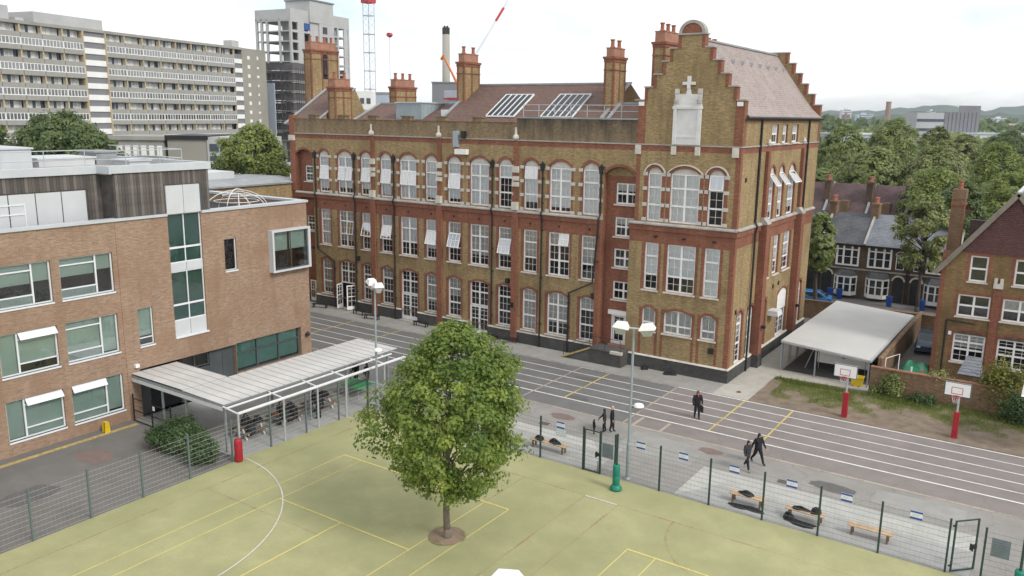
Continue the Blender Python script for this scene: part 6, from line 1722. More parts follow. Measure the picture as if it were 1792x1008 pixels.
# trees of the gardens and streets to the right
SP = [  # x, y, top, radius, base, leaf, clusters, label
 (-17.1, 104.2, 17.5, 4.9, 4.5, 'leaf_mid', 'round tree nearest the school gable, behind the terrace roofs'),
 (-9.4, 110.0, 18.6, 5.6, 5, 'leaf_mid', 'broad rounded tree, tallest of the two left of the grey block'),
 (-6.9, 80.1, 14.3, 4.9, 5, 'leaf_mid', 'rounded green tree just above the purple slate roofs'),
 (-4.6, 125.0, 17.4, 3.6, 6, 'leaf_olive', 'narrow olive tree right of the broad rounded one'),
 (-2.7, 151.2, 15.6, 4.4, 6, 'leaf_olive', 'dull green tree directly below the grey block'),
 (6.2, 144.1, 16.6, 5.2, 6, 'leaf_dark', 'dark rounded tree towards the right edge of the skyline'),
 (14.5, 140.0, 16.4, 4.6, 6, 'leaf_dark', 'dark tree cut by the right edge of the skyline'),
 (1.6, 80.3, 14.8, 5.0, 5, 'leaf_olive', 'olive tree in the middle of the tree mass'),
 (5.6, 51.1, 13.2, 3.7, 3.5, 'leaf_lime', 'light green tree just behind the pale slate roof'),
 (10.4, 61.2, 15.9, 3.6, 5, 'leaf_lime', 'light green tree with loose upright top at the right'),
 (9.4, 41.1, 12.2, 3.0, 4.0, 'leaf_dark', 'dark leafy tree behind the house chimney'),
 (13.0, 47.0, 13.3, 3.3, 4.0, 'leaf_lime', 'leafy tree behind the purple gable'),
 (17.5, 62.0, 14.2, 4.0, 4.5, 'leaf_mid', 'leafy tree at the right edge above the gabled house'),
 (3.0, 62.0, 12.2, 3.6, 4.0, 'leaf_mid', 'green tree right of the rear terrace roofs'),
 (-0.6, 25.2, 9.9, 1.5, 4.4, 'leaf_mid', 'slim garden tree squeezed against the school end wall'),
 (-13.5, 76.0, 11.0, 3.2, 4.0, 'leaf_mid', 'low tree behind the school corner'),
]
for k, (x, y, h_, r_, z0, lf, lab) in enumerate(SP):
    near = y < 70
    tree('garden_tree' if near else 'street_tree', lab, (x, y, 0), h_, None, r_, z0, lf, int(120 + r_ * 30) if near else int(220 + r_ * 40), 56 if near else 44, .26 if near else .34, 50 + k, 'tuft', 'trees beyond the terrace', trunk_r=.22, clus_r=.22 * r_ if near else .15 * r_, outer=.8 if near else .9, dome=1.4 if near else 2.2, tv=.12, prof=[(0, .45), (.2, .9), (.45, 1), (.7, .86), (.88, .55), (1, .12)])
tree('garden_tree', 'loose spreading tree leaning over the front of the terraced houses', (7.3, 33.2, 0), 11.2, None, 3.0, 4.8, 'leaf_olive', 85, 90, .26, 91, 'tuft', 'trees beyond the terrace', trunk_r=.2, clus_r=.62, outer=.5, prof=[(0, .9), (.25, .5), (.5, 1), (.75, .9), (1, .25)])
# far masses of trees between the roofs
rg = np.random.default_rng(77)
def far_wood(d0, d1, px0, px1, n, h0, h1, lf, size):
    P_ = []; C_ = []
    for i in range(n):
        px = rg.uniform(px0, px1); d = rg.uniform(d0, d1); b = far_at(px, d); hh = rg.uniform(h0, h1); rr = hh * rg.uniform(.3, .5)
        m_ = 60
        o_ = rg.normal(size=(m_, 3)); o_ /= np.linalg.norm(o_, axis=1, keepdims=True)
        P_.append(np.array([b.x, b.y, hh * .58]) + o_ * np.array([rr, rr, hh * .42])); C_.append(np.full(m_, rg.normal(.4, .2)))
    P_ = np.concatenate(P_); C_ = np.concatenate(C_)
    N = len(P_); nrm = rg.normal(size=(N, 3)) * .6 + np.array([.2, -.6, .7])
    o = leaves('far_woodland', P_, nrm, size * rg.uniform(.7, 1.4, N), lf, C_ + rg.normal(0, .15, N), rg, None, 'tuft')
    tag(o, 'mass of far tree crowns between the distant roofs', 'trees', kind='stuff')
far_wood(230, 520, 1425, 1830, 60, 9, 14, 'leaf_mid', 3.6)
far_wood(600, 1600, 1300, 2000, 260, 10, 20, 'leaf_dark', 7.5)
far_wood(420, 900, -200, 1300, 160, 9, 14, 'leaf_mid', 5.0)
# shrubs
def shrub(name, label, loc, rx, ry, h_, lf, n, size, seed, group=None, kind='oval'):
    rg = np.random.default_rng(seed); T = thing(name, label, 'shrub', loc, 0, group)
    m_ = B()
    for k in range(7): a = k * .9; limb(m_, (0, 0, 0), (rx * .55 * math.cos(a), ry * .55 * math.sin(a), h_ * .75), .035, .008, rg, 5, .05, 3)
    m_.build('stem', 'bark', T)
    nc = 46; c = rg.normal(size=(nc, 3)); c /= np.linalg.norm(c, axis=1, keepdims=True); c *= (rg.random(nc) ** .4)[:, None]; c = c * np.array([rx, ry, h_ * .5]) * .85 + np.array([0, 0, h_ * .5])
    ci = rg.integers(0, nc, n); off = rg.normal(size=(n, 3)) * min(rx, h_ * .5) * .22
    pos = c[ci] + off; pos[:, 2] = np.maximum(pos[:, 2], .05)
    nrm = off / (np.linalg.norm(off, axis=1, keepdims=True) + 1e-6) + (pos - np.array([0, 0, h_ * .3])) * .4 + np.array([0, 0, .6]) + rg.normal(size=(n, 3)) * .4
    leaves('foliage', pos, nrm, size * rg.uniform(.6, 1.4, n), lf, rg.normal(.4, .2, nc)[ci] + rg.normal(0, .15, n), rg, T, kind)
    return T
shrub('evergreen_shrub', 'wide dark evergreen shrub behind the fence near the red padded post', (-21.0, -29.6, 0), 2.1, 1.5, 1.75, 'leaf_shrub', 9000, .12, 5, kind='tuft')
shrub('evergreen_shrub', 'smaller grey-green shrub tight against the fence by the red padded post', (-18.2, -30.1, 0), 1.1, 1.0, 1.5, 'leaf_shrub', 4500, .11, 6, kind='tuft')
shrub('garden_shrub', 'bushy yellow-green shrub on the wall at the right edge', (16.6, 4.7, 0), 1.5, 1.2, 3.9, 'leaf_gold', 5500, .16, 7)
shrub('garden_shrub', 'leafy climber on the brick wall right of the shelter', (10.2, 3.55, 0), .75, .4, 1.9, 'leaf_mid', 2200, .12, 8)
shrub('garden_shrub', 'tall grey-green weed behind the wall by the house', (13.0, 4.5, 0), .9, .5, 2.7, 'leaf_olive', 2000, .12, 9)
shrub('garden_shrub', 'low dark bush at the foot of the brick wall', (12.2, 3.3, 0), 1.1, .4, .9, 'leaf_shrub', 2200, .12, 10)
shrub('garden_shrub', 'dark bush under the white canopy at the right edge', (17.6, 3.0, 0), 1.3, .6, 1.9, 'leaf_shrub', 3000, .13, 12)
shrub('garden_shrub', 'small weed below the shelter corner', (9.2, 3.5, 0), .45, .3, .8, 'leaf_mid', 300, .16, 13)
# rough grass on the bank
rg = np.random.default_rng(9); N = 60000
gx = rg.uniform(2.6, 24, N); gy = rg.uniform(-2.6, 3.8, N)
def nz2_(x, y): return np.sin(x * .9 + 1.3 * np.sin(y * .7)) * np.cos(y * 1.1 + .6 * np.sin(x * .8)) + .5 * np.sin(x * 2.3 + y * 1.9) + .3 * np.sin(4.1 * x - 3.2 * y)
den = sward(gx, gy) * 1.1; den = np.where(den > .1, den + .1, 0)
keep = (rg.random(N) < np.clip(den, 0, 1)) & ~((gx < 8.9) & (gy > 3.2)); gx, gy = gx[keep], gy[keep]; N = len(gx)
pos = np.stack([gx, gy, np.full(N, .08)], 1)
up = np.stack([rg.normal(0, .45, N), rg.normal(0, .45, N), np.ones(N)], 1)
o = leaves('grass', pos, rg.normal(size=(N, 3)) * np.array([1, 1, .2]), rg.uniform(.08, .22, N) * (1 + .6 * (gy > 2.4)), 'grass_blade', rg.normal(.5, .25, N), rg, None, 'blade', up)
tag(o, 'patchy rough grass on the bare earth behind the track', 'grass', kind='stuff')
N = 900; a = rg.uniform(0, 2 * math.pi, N); r_ = .95 * np.sqrt(rg.random(N))
keep = (np.sin(3 * a) * .5 + rg.random(N)) > .75; a, r_ = a[keep], r_[keep]; N = len(a)
o = leaves('weeds', np.stack([-2.45 + r_ * np.cos(a), -28.62 + r_ * np.sin(a), np.full(N, .06)], 1), rg.normal(size=(N, 3)) * np.array([1, 1, .2]), rg.uniform(.05, .13, N), 'grass_blade', rg.normal(.5, .25, N), rg, None, 'blade', np.stack([rg.normal(0, .6, N), rg.normal(0, .6, N), np.ones(N)], 1))
tag(o, 'thin weeds in the soil round the maple trunk', 'weeds', kind='stuff')
# ================================================================ fences, gates, notices
WIRES = {}
def wire_panel(L_, h_, mat, hr=.005, vr=.0014, dv=.2):
    k = (round(L_, 2), h_, mat)
    if k not in WIRES:
        f = B(); z = .08
        while z < h_: f.box(0, L_, -hr, hr, z - hr, z + hr); z += .24
        x = dv
        while x < L_ - .02: f.box(x - vr * (.5 if mat == 'wire' else 1), x + vr * (.5 if mat == 'wire' else 1), -vr - .003, vr - .003, .04, h_ - .02); x += dv
        WIRES[k] = f.mesh('mesh_panel', mat)
    return WIRES[k]
def fence(label, a, b, posts, mat, wmat, h_=2.4, hr=.005):
    """posts: distances along the line from a"""
    a = Vector(a); b = Vector(b); d = (b - a).normalized(); rz = math.atan2(d.y, d.x)
    T = thing('mesh_fence', label, 'fence', (a.x, a.y, 0), rz)
    pm = B().box(-.04, .04, -.04, .04, 0, h_).box(-.045, .045, -.045, .045, h_, h_ + .03).mesh('post', mat)
    for p_ in posts: put('post', pm, T, (p_, 0, 0))
    for p_, q in zip(posts, posts[1:]):
        put('mesh_panel', wire_panel(q - p_ - .08, h_, wmat, hr), T, (p_ + .04, .05, 0))
    return T
fence('grey-green wire mesh fence along the left side of the turf', (-16.85, -47.3), (-16.85, -18.8), [0] + [2.6 * k for k in range(1, 11)] + [28.5], 'fence_grey', 'wire', hr=.004)
fence('green wire mesh fence behind the tree, from the lamp post to the first gate', (-16.85, -18.8), (-1.05, -18.8), [0.02, 2.6, 5.2, 7.8, 10.4, 13.1, 15.8], 'green_post', 'wire_dark')
fence('green wire mesh fence with blue notices between the two gates', (-0.02, -18.8), (16.33, -18.8), [0, .86, 3.38, 6.0, 8.62, 11.16, 13.72, 16.35], 'green_post', 'wire_dark')
fence('green wire mesh fence right of the open gate', (17.62, -18.8), (30, -18.8), [0, 2.0, 4.6, 7.2], 'green_post', 'wire_dark')
def gate(label, loc, rz, w_=1.02, h_=2.35):
    T = thing('fence_gate', label, 'gate', loc, rz)
    B().box(0, .06, -.03, .03, .05, h_).box(w_ - .06, w_, -.03, .03, .05, h_).box(.06, w_ - .06, -.028, .028, .05, .1).box(.06, w_ - .06, -.028, .028, h_ - .05, h_).build('gate_frame', 'green_post', T)
    put('mesh_panel', wire_panel(w_ - .14, h_ - .1, 'wire_dark'), T, (.07, .02, .05))
    B().box(w_ - .2, w_ - .02, -.06, .06, 1.0, 1.16).box(w_ - .26, w_ - .2, -.08, .08, .92, 1.2).build('lock_box', 'black_metal', T)
    B().tube([(w_ - .1, -.05, .15), (w_ - .1, -.05, .75)], .015, 6).build('drop_bolt', 'black_metal', T)
    for z in (.3, 2.1): B().box(-.1, 0, -.03, .03, z, z + .06).build('hinge', 'black_metal', T)
    return T
gate('closed green mesh gate beside the padded green post', (-1.0, -18.8, 0), 0, .96)
gate('green mesh gate standing open at the lower right', (16.5, -18.72, 0), R(46), 1.15)
def notice(label, x, z=2.03, w_=.48, h_=.37, y=-18.86, mat='sign_white'):
    T = thing('fence_notice', label, 'sign', (x, y, z), 0, 'blue and white notices on the fence')
    B().box(0, w_, -.012, 0, 0, h_).build('board', mat, T)
    B().box(0, w_, -.017, -.0125, h_ * .78, h_).build('top_band', 'sign_blue', T); B().box(0, w_, -.017, -.0125, 0, h_ * .24).build('bottom_band', 'sign_blue', T)
    g = B(); r_ = random.Random(int(x * 10))
    for q in range(2): g.box(w_ * .2, w_ * r_.uniform(.62, .82), -.016, -.0125, h_ * (.42 + .14 * q), h_ * (.46 + .14 * q))
    g.build('print_line', 'sign_pale', T)
    return T
notice('blue and white notice left of the closed gate, above the bags bench', -2.68)
for k, (x, lab) in enumerate(((2.06, 'blue and white notice nearest the front lamp post'), (4.36, 'second blue and white notice right of the lamp post'), (6.93, 'blue and white notice above the left bench with a bag'), (9.62, 'blue and white notice behind the bench piled with coats'), (12.0, 'blue and white notice above the empty bench'), (14.8, 'blue and white notice nearest the open gate'))): notice(lab, x)
t_ = thing('fence_notice', 'pale blue printed sheet on the fence below a notice, left of the closed gate', 'sign', (-2.72, -18.86, 1.62))
B().box(0, .62, -.01, 0, 0, .38).build('sheet', 'sign_pale', t_)
g = B()
for q in range(3):
    for c in range(6): g.box(.05 + c * .09, .11 + c * .09, -.014, -.0105, .05 + q * .11, .12 + q * .11)
g.build('print_block', 'sign_white', t_)
for lab, x, z in (('grey-blue board on the fence panel beside the closed gate', .1, 1.05), ('dark grey-blue board on the fence right of the open gate', 17.85, 1.3)):
    t_ = thing('fence_board', lab, 'sign', (x, -18.86, z)); B().box(0, .66, -.012, 0, 0, .8).build('board', 'sign_slate', t_)
    g = B(); r_ = random.Random(3)
    for q in range(6): g.box(.06, r_.uniform(.4, .6), -.016, -.0125, .08 + q * .11, .11 + q * .11)
    g.build('print_line', 'fence_grey', t_)
# dark mesh gate under the walkway
T = thing('dark_gate', 'dark mesh double gate under the walkway beside the brick block', 'gate', (-26.7, -28.75, 0))
for a in (0, 1.9, 3.8): B().box(a, a + .07, -.035, .035, 0, 1.75).build('post', 'black_metal', T)
for a in (.07, 1.97):
    B().box(a, a + 1.83, -.02, .02, 1.45, 1.5).box(a, a + 1.83, -.02, .02, .7, .74).box(a, a + 1.83, -.02, .02, .06, .1).build('gate_rail', 'black_metal', T)
    put('mesh_panel', wire_panel(1.82, 1.5, 'black_metal'), T, (a, 0, 0))
B().box(2.1, 2.3, -.05, -.03, 1.15, 1.4).build('notice', 'sign_white', T)

# ================================================================ lamp posts
def lantern(parent, x, rot):
    s = 1 if x > 0 else -1
    g = B()
    g.add([(-.42, -.3, 0), (.42, -.3, 0), (.42, .3, 0), (-.42, .3, 0), (-.26, -.2, .26), (.26, -.2, .3), (.26, .2, .3), (-.26, .2, .26)], [(0, 3, 2, 1), (4, 5, 6, 7), (0, 1, 5, 4), (1, 2, 6, 5), (2, 3, 7, 6), (3, 0, 4, 7)])
    o = g.build('lantern', 'white_paint', parent, (x, 0, 8.12), rot); o.rotation_euler = (0, R(-7) * s, rot)
    B().add([(-.36, -.25, -.01), (.36, -.25, -.01), (.36, .25, -.01), (-.36, .25, -.01), (-.18, -.12, -.34), (.2, -.12, -.34), (.2, .12, -.34), (-.18, .12, -.34)], [(0, 1, 2, 3), (4, 7, 6, 5), (0, 4, 5, 1), (1, 5, 6, 2), (2, 6, 7, 3), (3, 7, 4, 0)]).build('diffuser', 'galvanised', o)
    return o
def lamp_post(label, loc, rz, low=True, two=True):
    T = thing('lamp_post', label, 'lamp post', loc, rz, 'lamp posts round the pitch')
    B().lathe([(.13, 0), (.13, .06), (.105, .1), (.105, 1.9), (.075, 2.0), (.06, 8.1)], 12).build('column', 'lamp_grey', T, smooth=False)
    B().lathe([(.2, 0), (.2, .05), (.14, .14)], 8).build('base', 'grey_metal', T)
    B().tube([(-.62 if two else 0, 0, 8.12), (.62, 0, 8.12)], .045, 8).build('bracket', 'galvanised', T)
    lantern(T, .66, 0)
    if two: lantern(T, -.66, 0)
    if low:
        B().lathe([(.02, 4.22), (.22, 4.16), (.28, 4.06), (.26, 4.02)], 14, (.42, .0)).build('lower_lamp', 'white_paint', T)
        B().tube([(0, 0, 3.95), (.42, 0, 4.05)], .03, 6).build('lower_bracket', 'black_metal', T)
    return T
plain('lamp_grey', (0.30, 0.355, 0.385), 0.45, 0.1, 1.5, metal=.2)
lamp_post('tall grey lamp post with two white lanterns beside the green padded post', (1.42, -18.45, 0), R(18))
lamp_post('tall grey lamp post between the walkway canopy and the maple', (-16.2, -18.6, 0), R(-30))
lamp_post('near lamp post of which only a white lantern shows at the bottom edge', (8.6, -41.06, -.13), R(8), low=False, two=False)

# ================================================================ sports posts
def hoop(label, loc, rz=0):
    T = thing('basketball_hoop', label, 'basketball hoop', loc, rz, 'basketball hoops behind the track')
    p_ = B()
    p_.box(-.16, .16, -.16, .16, .02, .62).box(-.15, .15, -.15, .15, .63, 1.14).box(-.155, .155, -.155, .155, 1.15, 1.66); p_.build('pad', 'red_pad', T)
    B().tube([(0, 0, 1.6), (0, 0, 2.75), (-.05, -.35, 3.0)], .06, 8).build('pole', 'galvanised', T)
    b = B().box(-.78, .62, -.45, -.41, 2.72, 3.56).build('backboard', 'white_paint', T)
    e = B()
    for x0, x1, z0, z1 in ((-.78, .62, 2.72, 2.76), (-.78, .62, 3.52, 3.56), (-.78, -.74, 2.76, 3.52), (.58, .62, 2.76, 3.52)): e.box(x0, x1, -.457, -.451, z0, z1)
    e.build('border', 'green_post', b)
    e = B()
    for x0, x1, z0, z1 in ((-.4, .2, 2.86, 2.89), (-.4, .2, 3.24, 3.27), (-.4, -.37, 2.89, 3.24), (.17, .2, 2.89, 3.24)): e.box(x0, x1, -.457, -.451, z0, z1)
    e.build('target', 'cloth_red', b)
    B().tube([(-.1 + .23 * math.cos(a), -.72 + .23 * math.sin(a), 2.78) for a in [2 * math.pi * i / 16 for i in range(17)]], .02, 6).build('ring', 'crane_red', T)
    n_ = B()
    for k in range(10): a = 2 * math.pi * k / 10; n_.tube([(-.1 + .22 * math.cos(a), -.72 + .22 * math.sin(a), 2.77), (-.1 + .12 * math.cos(a + .4), -.72 + .12 * math.sin(a + .4), 2.4)], .008, 4)
    n_.build('net', 'junk_white', T)
    return T
hoop('basketball hoop with red padded post in front of the shelter', (8.5, -2.15, 0.02))
hoop('basketball hoop with red padded post nearest the right edge', (14.7, -1.95, 0.02))
def padded(label, loc, top=2.98):
    T = thing('padded_post', label, 'post', loc, 0)
    B().lathe([(.3, 0), (.32, .1), (.24, .22), (.17, .3)], 14).build('base', 'green_pad', T, smooth=True)
    B().lathe([(.17, .3), (.19, .34), (.19, .74), (.18, .76), (.19, .78), (.19, 1.3), (.17, 1.34)], 14).build('pad', 'green_pad', T, smooth=True)
    B().tube([(0, 0, 1.3), (0, 0, top)], .055, 10).build('pole', 'green_post', T)
    return T
padded('green padded goal post on the turf beside the closed gate', (1.52, -19.95, .02))
padded('green padded goal post cut by the lower right corner', (18.95, -19.6, .02))
T = thing('padded_post', 'short red ribbed pad standing at the corner of the turf by the pergola', 'post', (-16.65, -28.85, .02))
B().lathe([(.19, 0), (.2, .04), (.2, 1.18), (.17, 1.26), (.06, 1.3)], 16).build('pad', 'red_pad', T, smooth=True)
rb = B().box(-.012, .012, .195, .215, .08, 1.1).mesh('rib', 'cloth_red')
for k in range(10): put('rib', rb, T, (0, 0, 0), 2 * math.pi * k / 10)

# ================================================================ benches, bags and clothes
def bench(label, loc, L_=1.75, rz=0, mat='wood', group='wooden benches behind the fence'):
    T = thing('bench', label, 'bench', loc, rz, group)
    for k in range(3): B().box(0, L_, .0 + k * .155, .145 + k * .155, .42, .47).build('seat_plank', mat, T)
    for x in (.16, L_ - .24):
        B().box(x, x + .08, .03, .11, 0, .42).build('leg', 'wood_dark', T); B().box(x, x + .08, .35, .43, 0, .42).build('leg', 'wood_dark', T)
        B().box(x + .01, x + .07, .11, .35, .3, .38).build('leg_rail', 'wood_dark', T)
    return T
bench('wooden bench with one dark bag on the seat, left of the three by the turf', (6.62, -17.85, .02))
bench('wooden bench piled with coats above and below, middle of the three by the turf', (9.36, -17.85, .02), 1.8)
bench('empty wooden bench nearest the open gate', (12.18, -17.85, .02), 1.9)
bench('wooden bench with two bags beside the maple, left of the closed gate', (-5.1, -17.85, .02), 2.35)
def lump(name, label, cat, loc, sx, sy, sz, seed, mat='bag_black', rz=0, parts=True, group=None):
    """soft rounded heap: displaced flattened dome"""
    rg = np.random.default_rng(seed); nu, nv = 14, 7
    T = thing(name, label, cat, loc, rz, group)
    g = B(); ph = rg.uniform(0, 6, 6)
    for j in range(nv + 1):
        for i in range(nu):
            a = 2 * math.pi * i / nu; e = math.pi / 2 * j / nv
            d = 1 + .22 * math.sin(2 * a + ph[0]) + .16 * math.sin(3 * a + ph[1] + 2 * e) + .12 * math.sin(5 * a + ph[2])
            g.v.append((sx * math.cos(e) * math.cos(a) * d, sy * math.cos(e) * math.sin(a) * d, sz * math.sin(e) * (1 + .3 * math.sin(2 * a + ph[3]) * math.cos(e))))
    for j in range(nv):
        for i in range(nu): g.f.append((j * nu + i, j * nu + (i + 1) % nu, (j + 1) * nu + (i + 1) % nu, (j + 1) * nu + i)); g.m.append(0)
    g.build('body', mat, T, smooth=True)
    if parts: B().tube([(sx * .5 * math.cos(t_), -sy * .4, sz * (.65 + .5 * math.sin(t_))) for t_ in [math.pi * i / 8 for i in range(9)]], .02, 5).build('strap', 'cloth_charcoal', T)
    return T
lump('rucksack', 'black bag lying on the left bench by the turf', 'bag', (7.45, -17.62, .49), .36, .17, .22, 1)
lump('coat', 'black coat dropped on the ground under the left bench', 'coat', (7.6, -18.12, .02), .75, .24, .16, 2, parts=False, mat='cloth_black')
lump('rucksack', 'flat black bag on the left half of the middle bench', 'bag', (10.05, -17.62, .49), .38, .15, .17, 3)
lump('rucksack', 'rounded black bag on the right half of the middle bench', 'bag', (10.75, -17.6, .49), .24, .18, .30, 4)
lump('coat', 'long black coat heaped under the middle bench', 'coat', (10.2, -18.15, .02), .85, .22, .17, 5, parts=False, mat='cloth_black', rz=R(-4))
lump('rucksack', 'black bag under the left end of the middle bench', 'bag', (9.6, -17.95, .02), .26, .17, .34, 6)
lump('rucksack', 'dark bag on the left end of the bench beside the maple', 'bag', (-4.55, -17.62, .49), .3, .17, .24, 7)
lump('rucksack', 'dark bag in the middle of the bench beside the maple', 'bag', (-3.55, -17.62, .49), .34, .18, .28, 8)
lump('rucksack', 'black bag on the pavement at the foot of the gabled wing, nearest the ramp', 'bag', (-6.15, -.5, .03), .3, .22, .3, 9)
lump('rucksack', 'flat black bag on the pavement below the middle of the gabled wing', 'bag', (-4.1, -.6, .03), .5, .24, .2, 10)
lump('stone', 'small brown stone lying on the pale path at the school corner', 'stone', (1.45, -1.5, .03), .13, .11, .12, 11, 'wood_dark', parts=False)
# black metal benches against the school plinth
def metal_bench(label, loc, L_=1.7, rz=0):
    T = thing('metal_bench', label, 'bench', loc, rz, 'low black benches along the school front')
    for k in range(3): B().box(0, L_, k * .13, k * .13 + .1, .36, .4).build('seat_slat', 'black_metal', T)
    for x in (.1, L_ - .18): B().prism([(0, 0), (.06, 0), (.06, .3), (.3, .3), (.3, 0), (.36, 0), (.36, .36), (0, .36)], 'x', x, x + .08).build('leg', 'black_metal', T)
    return T
for x, y, rz, lab in ((-40.9, -1.7, R(20), 'low black bench at the far left of the school front'), (-36.1, -1.0, R(-8), 'low black bench right of the open doors'), (-33.8, -1.9, R(12), 'low black bench left of the second glazed doors'), (-28.6, -1.0, 0, 'low black bench just above the top of the maple'), (-21.2, -.75, 0, 'low black bench right of the third glazed doors'), (-19.0, -1.3, R(40), 'low black bench angled against the right pilaster')): metal_bench(lab, (x, y, .03), 1.6, rz)
# yard objects
T = thing('floor_sign', 'small yellow folding floor sign against the tan brick wall', 'sign', (-26.3, -30.75, .03), R(90))
B().prism([(-.17, 0), (.17, 0), (.12, .62), (-.12, .62)], 'y', -.16, -.12).build('front_leaf', 'yellow_plastic', T); B().prism([(-.17, 0), (.17, 0), (.12, .62), (-.12, .62)], 'y', .1, .14).build('rear_leaf', 'yellow_plastic', T); B().box(-.1, .1, -.14, .12, .6, .64).build('hinge', 'yellow_plastic', T)
T = thing('storage_bin', 'yellow lidded bin under the right corner of the shelter', 'bin', (7.35, 4.75, .03))
B().add([(.06, .05, 0), (.72, .05, 0), (.72, .5, 0), (.06, .5, 0), (0, 0, .62), (.78, 0, .62), (.78, .55, .62), (0, .55, .62)], [(0, 3, 2, 1), (4, 5, 6, 7), (0, 1, 5, 4), (1, 2, 6, 5), (2, 3, 7, 6), (3, 0, 4, 7)]).build('body', 'yellow_plastic', T)
B().box(-.04, .82, -.04, .6, .62, .7).build('lid', 'yellow_plastic', T)
for x in (.15, .55): B().lathe([(.06, -.03), (.06, .03)], 10, (x, .02)).build('wheel', 'tyre', T)
T = thing('whiteboard', 'large white board on a frame inside the shelter', 'board', (4.3, 7.6, .05))
B().box(0, 3.6, 0, .05, .5, 1.75).build('board', 'white_paint', T)
for x in (.1, 3.4): B().bar((x, .02, 0), (x, .02, 1.8), .05).build('leg', 'grey_metal', T)
B().bar((-.2, .0, 1.8), (-.75, -.5, 0.0), .05).build('prop', 'galvanised', T)
for x, z in ((1.7, 1.2), (1.75, 1.05), (2.6, 1.35), (2.9, 1.35)): B().box(x, x + .22, -.012, -.001, z, z + .06).build('print_line', 'bag_black', T)
T = thing('goal_frame', 'small white goal frame leaning on the wall right of the shelter', 'goal', (9.35, 5.6, 0))
B().tube([(0, 0, 0), (0, .0, 2.2), (.75, .6, 2.5), (.75, .6, .1)], .035, 6).build('frame', 'white_paint', T)
# junk in the house yard
T = thing('tarpaulin_heap', 'heap of junk under a crumpled green tarpaulin beside the gabled house', 'tarpaulin', (10.55, 10.6, 0))
rg = np.random.default_rng(3); nx_, ny_ = 16, 22; g = B()
for j in range(ny_ + 1):
    for i in range(nx_ + 1):
        u, v_ = i / nx_, j / ny_; e = math.sin(math.pi * u) ** .6 * math.sin(math.pi * v_) ** .6
        g.v.append(((u - .5) * 1.9, (v_ - .5) * 4.0, 1.25 * e * (.75 + .25 * math.sin(5 * u + 3 * v_)) + .12 * math.sin(9 * u + 1.3) * math.cos(7 * v_) * e + .1))
for j in range(ny_):
    for i in range(nx_): g.f.append((j * (nx_ + 1) + i, j * (nx_ + 1) + i + 1, (j + 1) * (nx_ + 1) + i + 1, (j + 1) * (nx_ + 1) + i)); g.m.append(0)
g.build('sheet', 'tarp_green', T, smooth=True)
B().box(-.8, .8, -1.8, 1.8, 0, .5).build('crate', 'wood_dark', T)
T = thing('garden_table', 'broken white garden table on its side in the yard of the gabled house', 'table', (11.0, 7.3, 0))
B().box(-.6, .6, 0, .05, .1, .9).build('top', 'junk_white', T)
for x, z in ((-.5, .2), (.5, .2), (-.5, .8), (.5, .8)): B().bar((x, .05, z), (x, .6, z), .05).build('leg', 'junk_white', T)
T = thing('parasol_post', 'white post standing in the yard of the gabled house', 'post', (10.9, 6.2, 0)); B().tube([(0, 0, 0), (.05, 0, 1.7)], .06, 8).build('pole', 'white_paint', T); B().box(-.25, .25, -.25, .25, 0, .08).build('foot', 'concrete', T)
T = thing('slate_lean_to', 'small grey sheet roof leaning below the house window', 'shed', (13.6, 7.9, 0)); B().add([(0, 0, 1.3), (1.6, 0, 1.3), (1.2, 2.2, 2.1), (.3, 2.2, 2.1)], [(0, 1, 2, 3)]).build('roof', 'slate_pale', T); B().box(.1, 1.5, .1, 2.1, 0, 1.28).build('wall', 'yard_wall_brick', T)
lump('chair_heap', 'blue-white plastic tub in the yard behind the brick wall', 'tub', (9.75, 5.4, 0), .4, .35, .55, 31, 'sign_pale', parts=False)
# cars
def car(label, loc, rz, mat):
    T = thing('parked_car', label, 'car', loc, rz)
    prof = [(-2.1, .35), (-2.12, .7), (-1.95, .88), (-1.1, .98), (-.55, 1.42), (.9, 1.46), (1.65, 1.0), (2.05, .92), (2.12, .6), (2.1, .32)]
    g = B()
    for y, s in ((-.86, 1.0), (-.6, 1.0), (.6, 1.0), (.86, 1.0)): pass
    n = len(prof); ys = [(-.86, .0), (-.72, .06), (.72, .06), (.86, .0)]
    for y, up in ys:
        for x, z in prof: g.v.append((x * (1 if abs(y) < .8 else .985), y if z < 1.0 else y * .84, z + (up if z > .6 else 0)))
    for j in range(3):
        for i in range(n): a = j * n + i; b = j * n + (i + 1) % n; g.f.append((a, b, b + n, a + n)); g.m.append(0)
    g.f.append(tuple(range(n - 1, -1, -1))); g.m.append(0); g.f.append(tuple(3 * n + i for i in range(n))); g.m.append(0)
    g.build('body', mat, T, smooth=False)
    w_ = B()
    for s in (-1, 1): w_.quad((-1.0, s * .80, 1.02), (1.35, s * .80, 1.02), (.8, s * .735, 1.40), (-.5, s * .735, 1.38))
    w_.quad((-1.14, -.66, 1.04), (-1.14, .66, 1.04), (-.6, .6, 1.44), (-.6, -.6, 1.44)); w_.quad((1.66, -.64, 1.06), (1.66, .64, 1.06), (.96, .6, 1.49), (.96, -.6, 1.49)); w_.build('window', 'skylight_glass', T)
    wm_ = B().tube([(0, -.1, 0), (0, .1, 0)], .31, 14).mesh('wheel', 'tyre')
    for x in (-1.3, 1.3):
        for y in (-.8, .8): o_ = put('wheel', wm_, T, (x, y, .31)); B().tube([(0, -.115, 0), (0, .115, 0)], .17, 10).build('hub', 'galvanised', o_)
    for y in (-.6, .6): B().box(-2.14, -2.05, y - .14, y + .14, .62, .76).build('headlight', 'white_paint', T)
    return T
car('bright blue car parked behind the school corner wall', (-2.2, 30.0, 0), R(8), 'car_blue')
car('dark blue car parked between the brick wall and the gabled house', (10.35, 18.5, 0), R(95), 'car_navy')
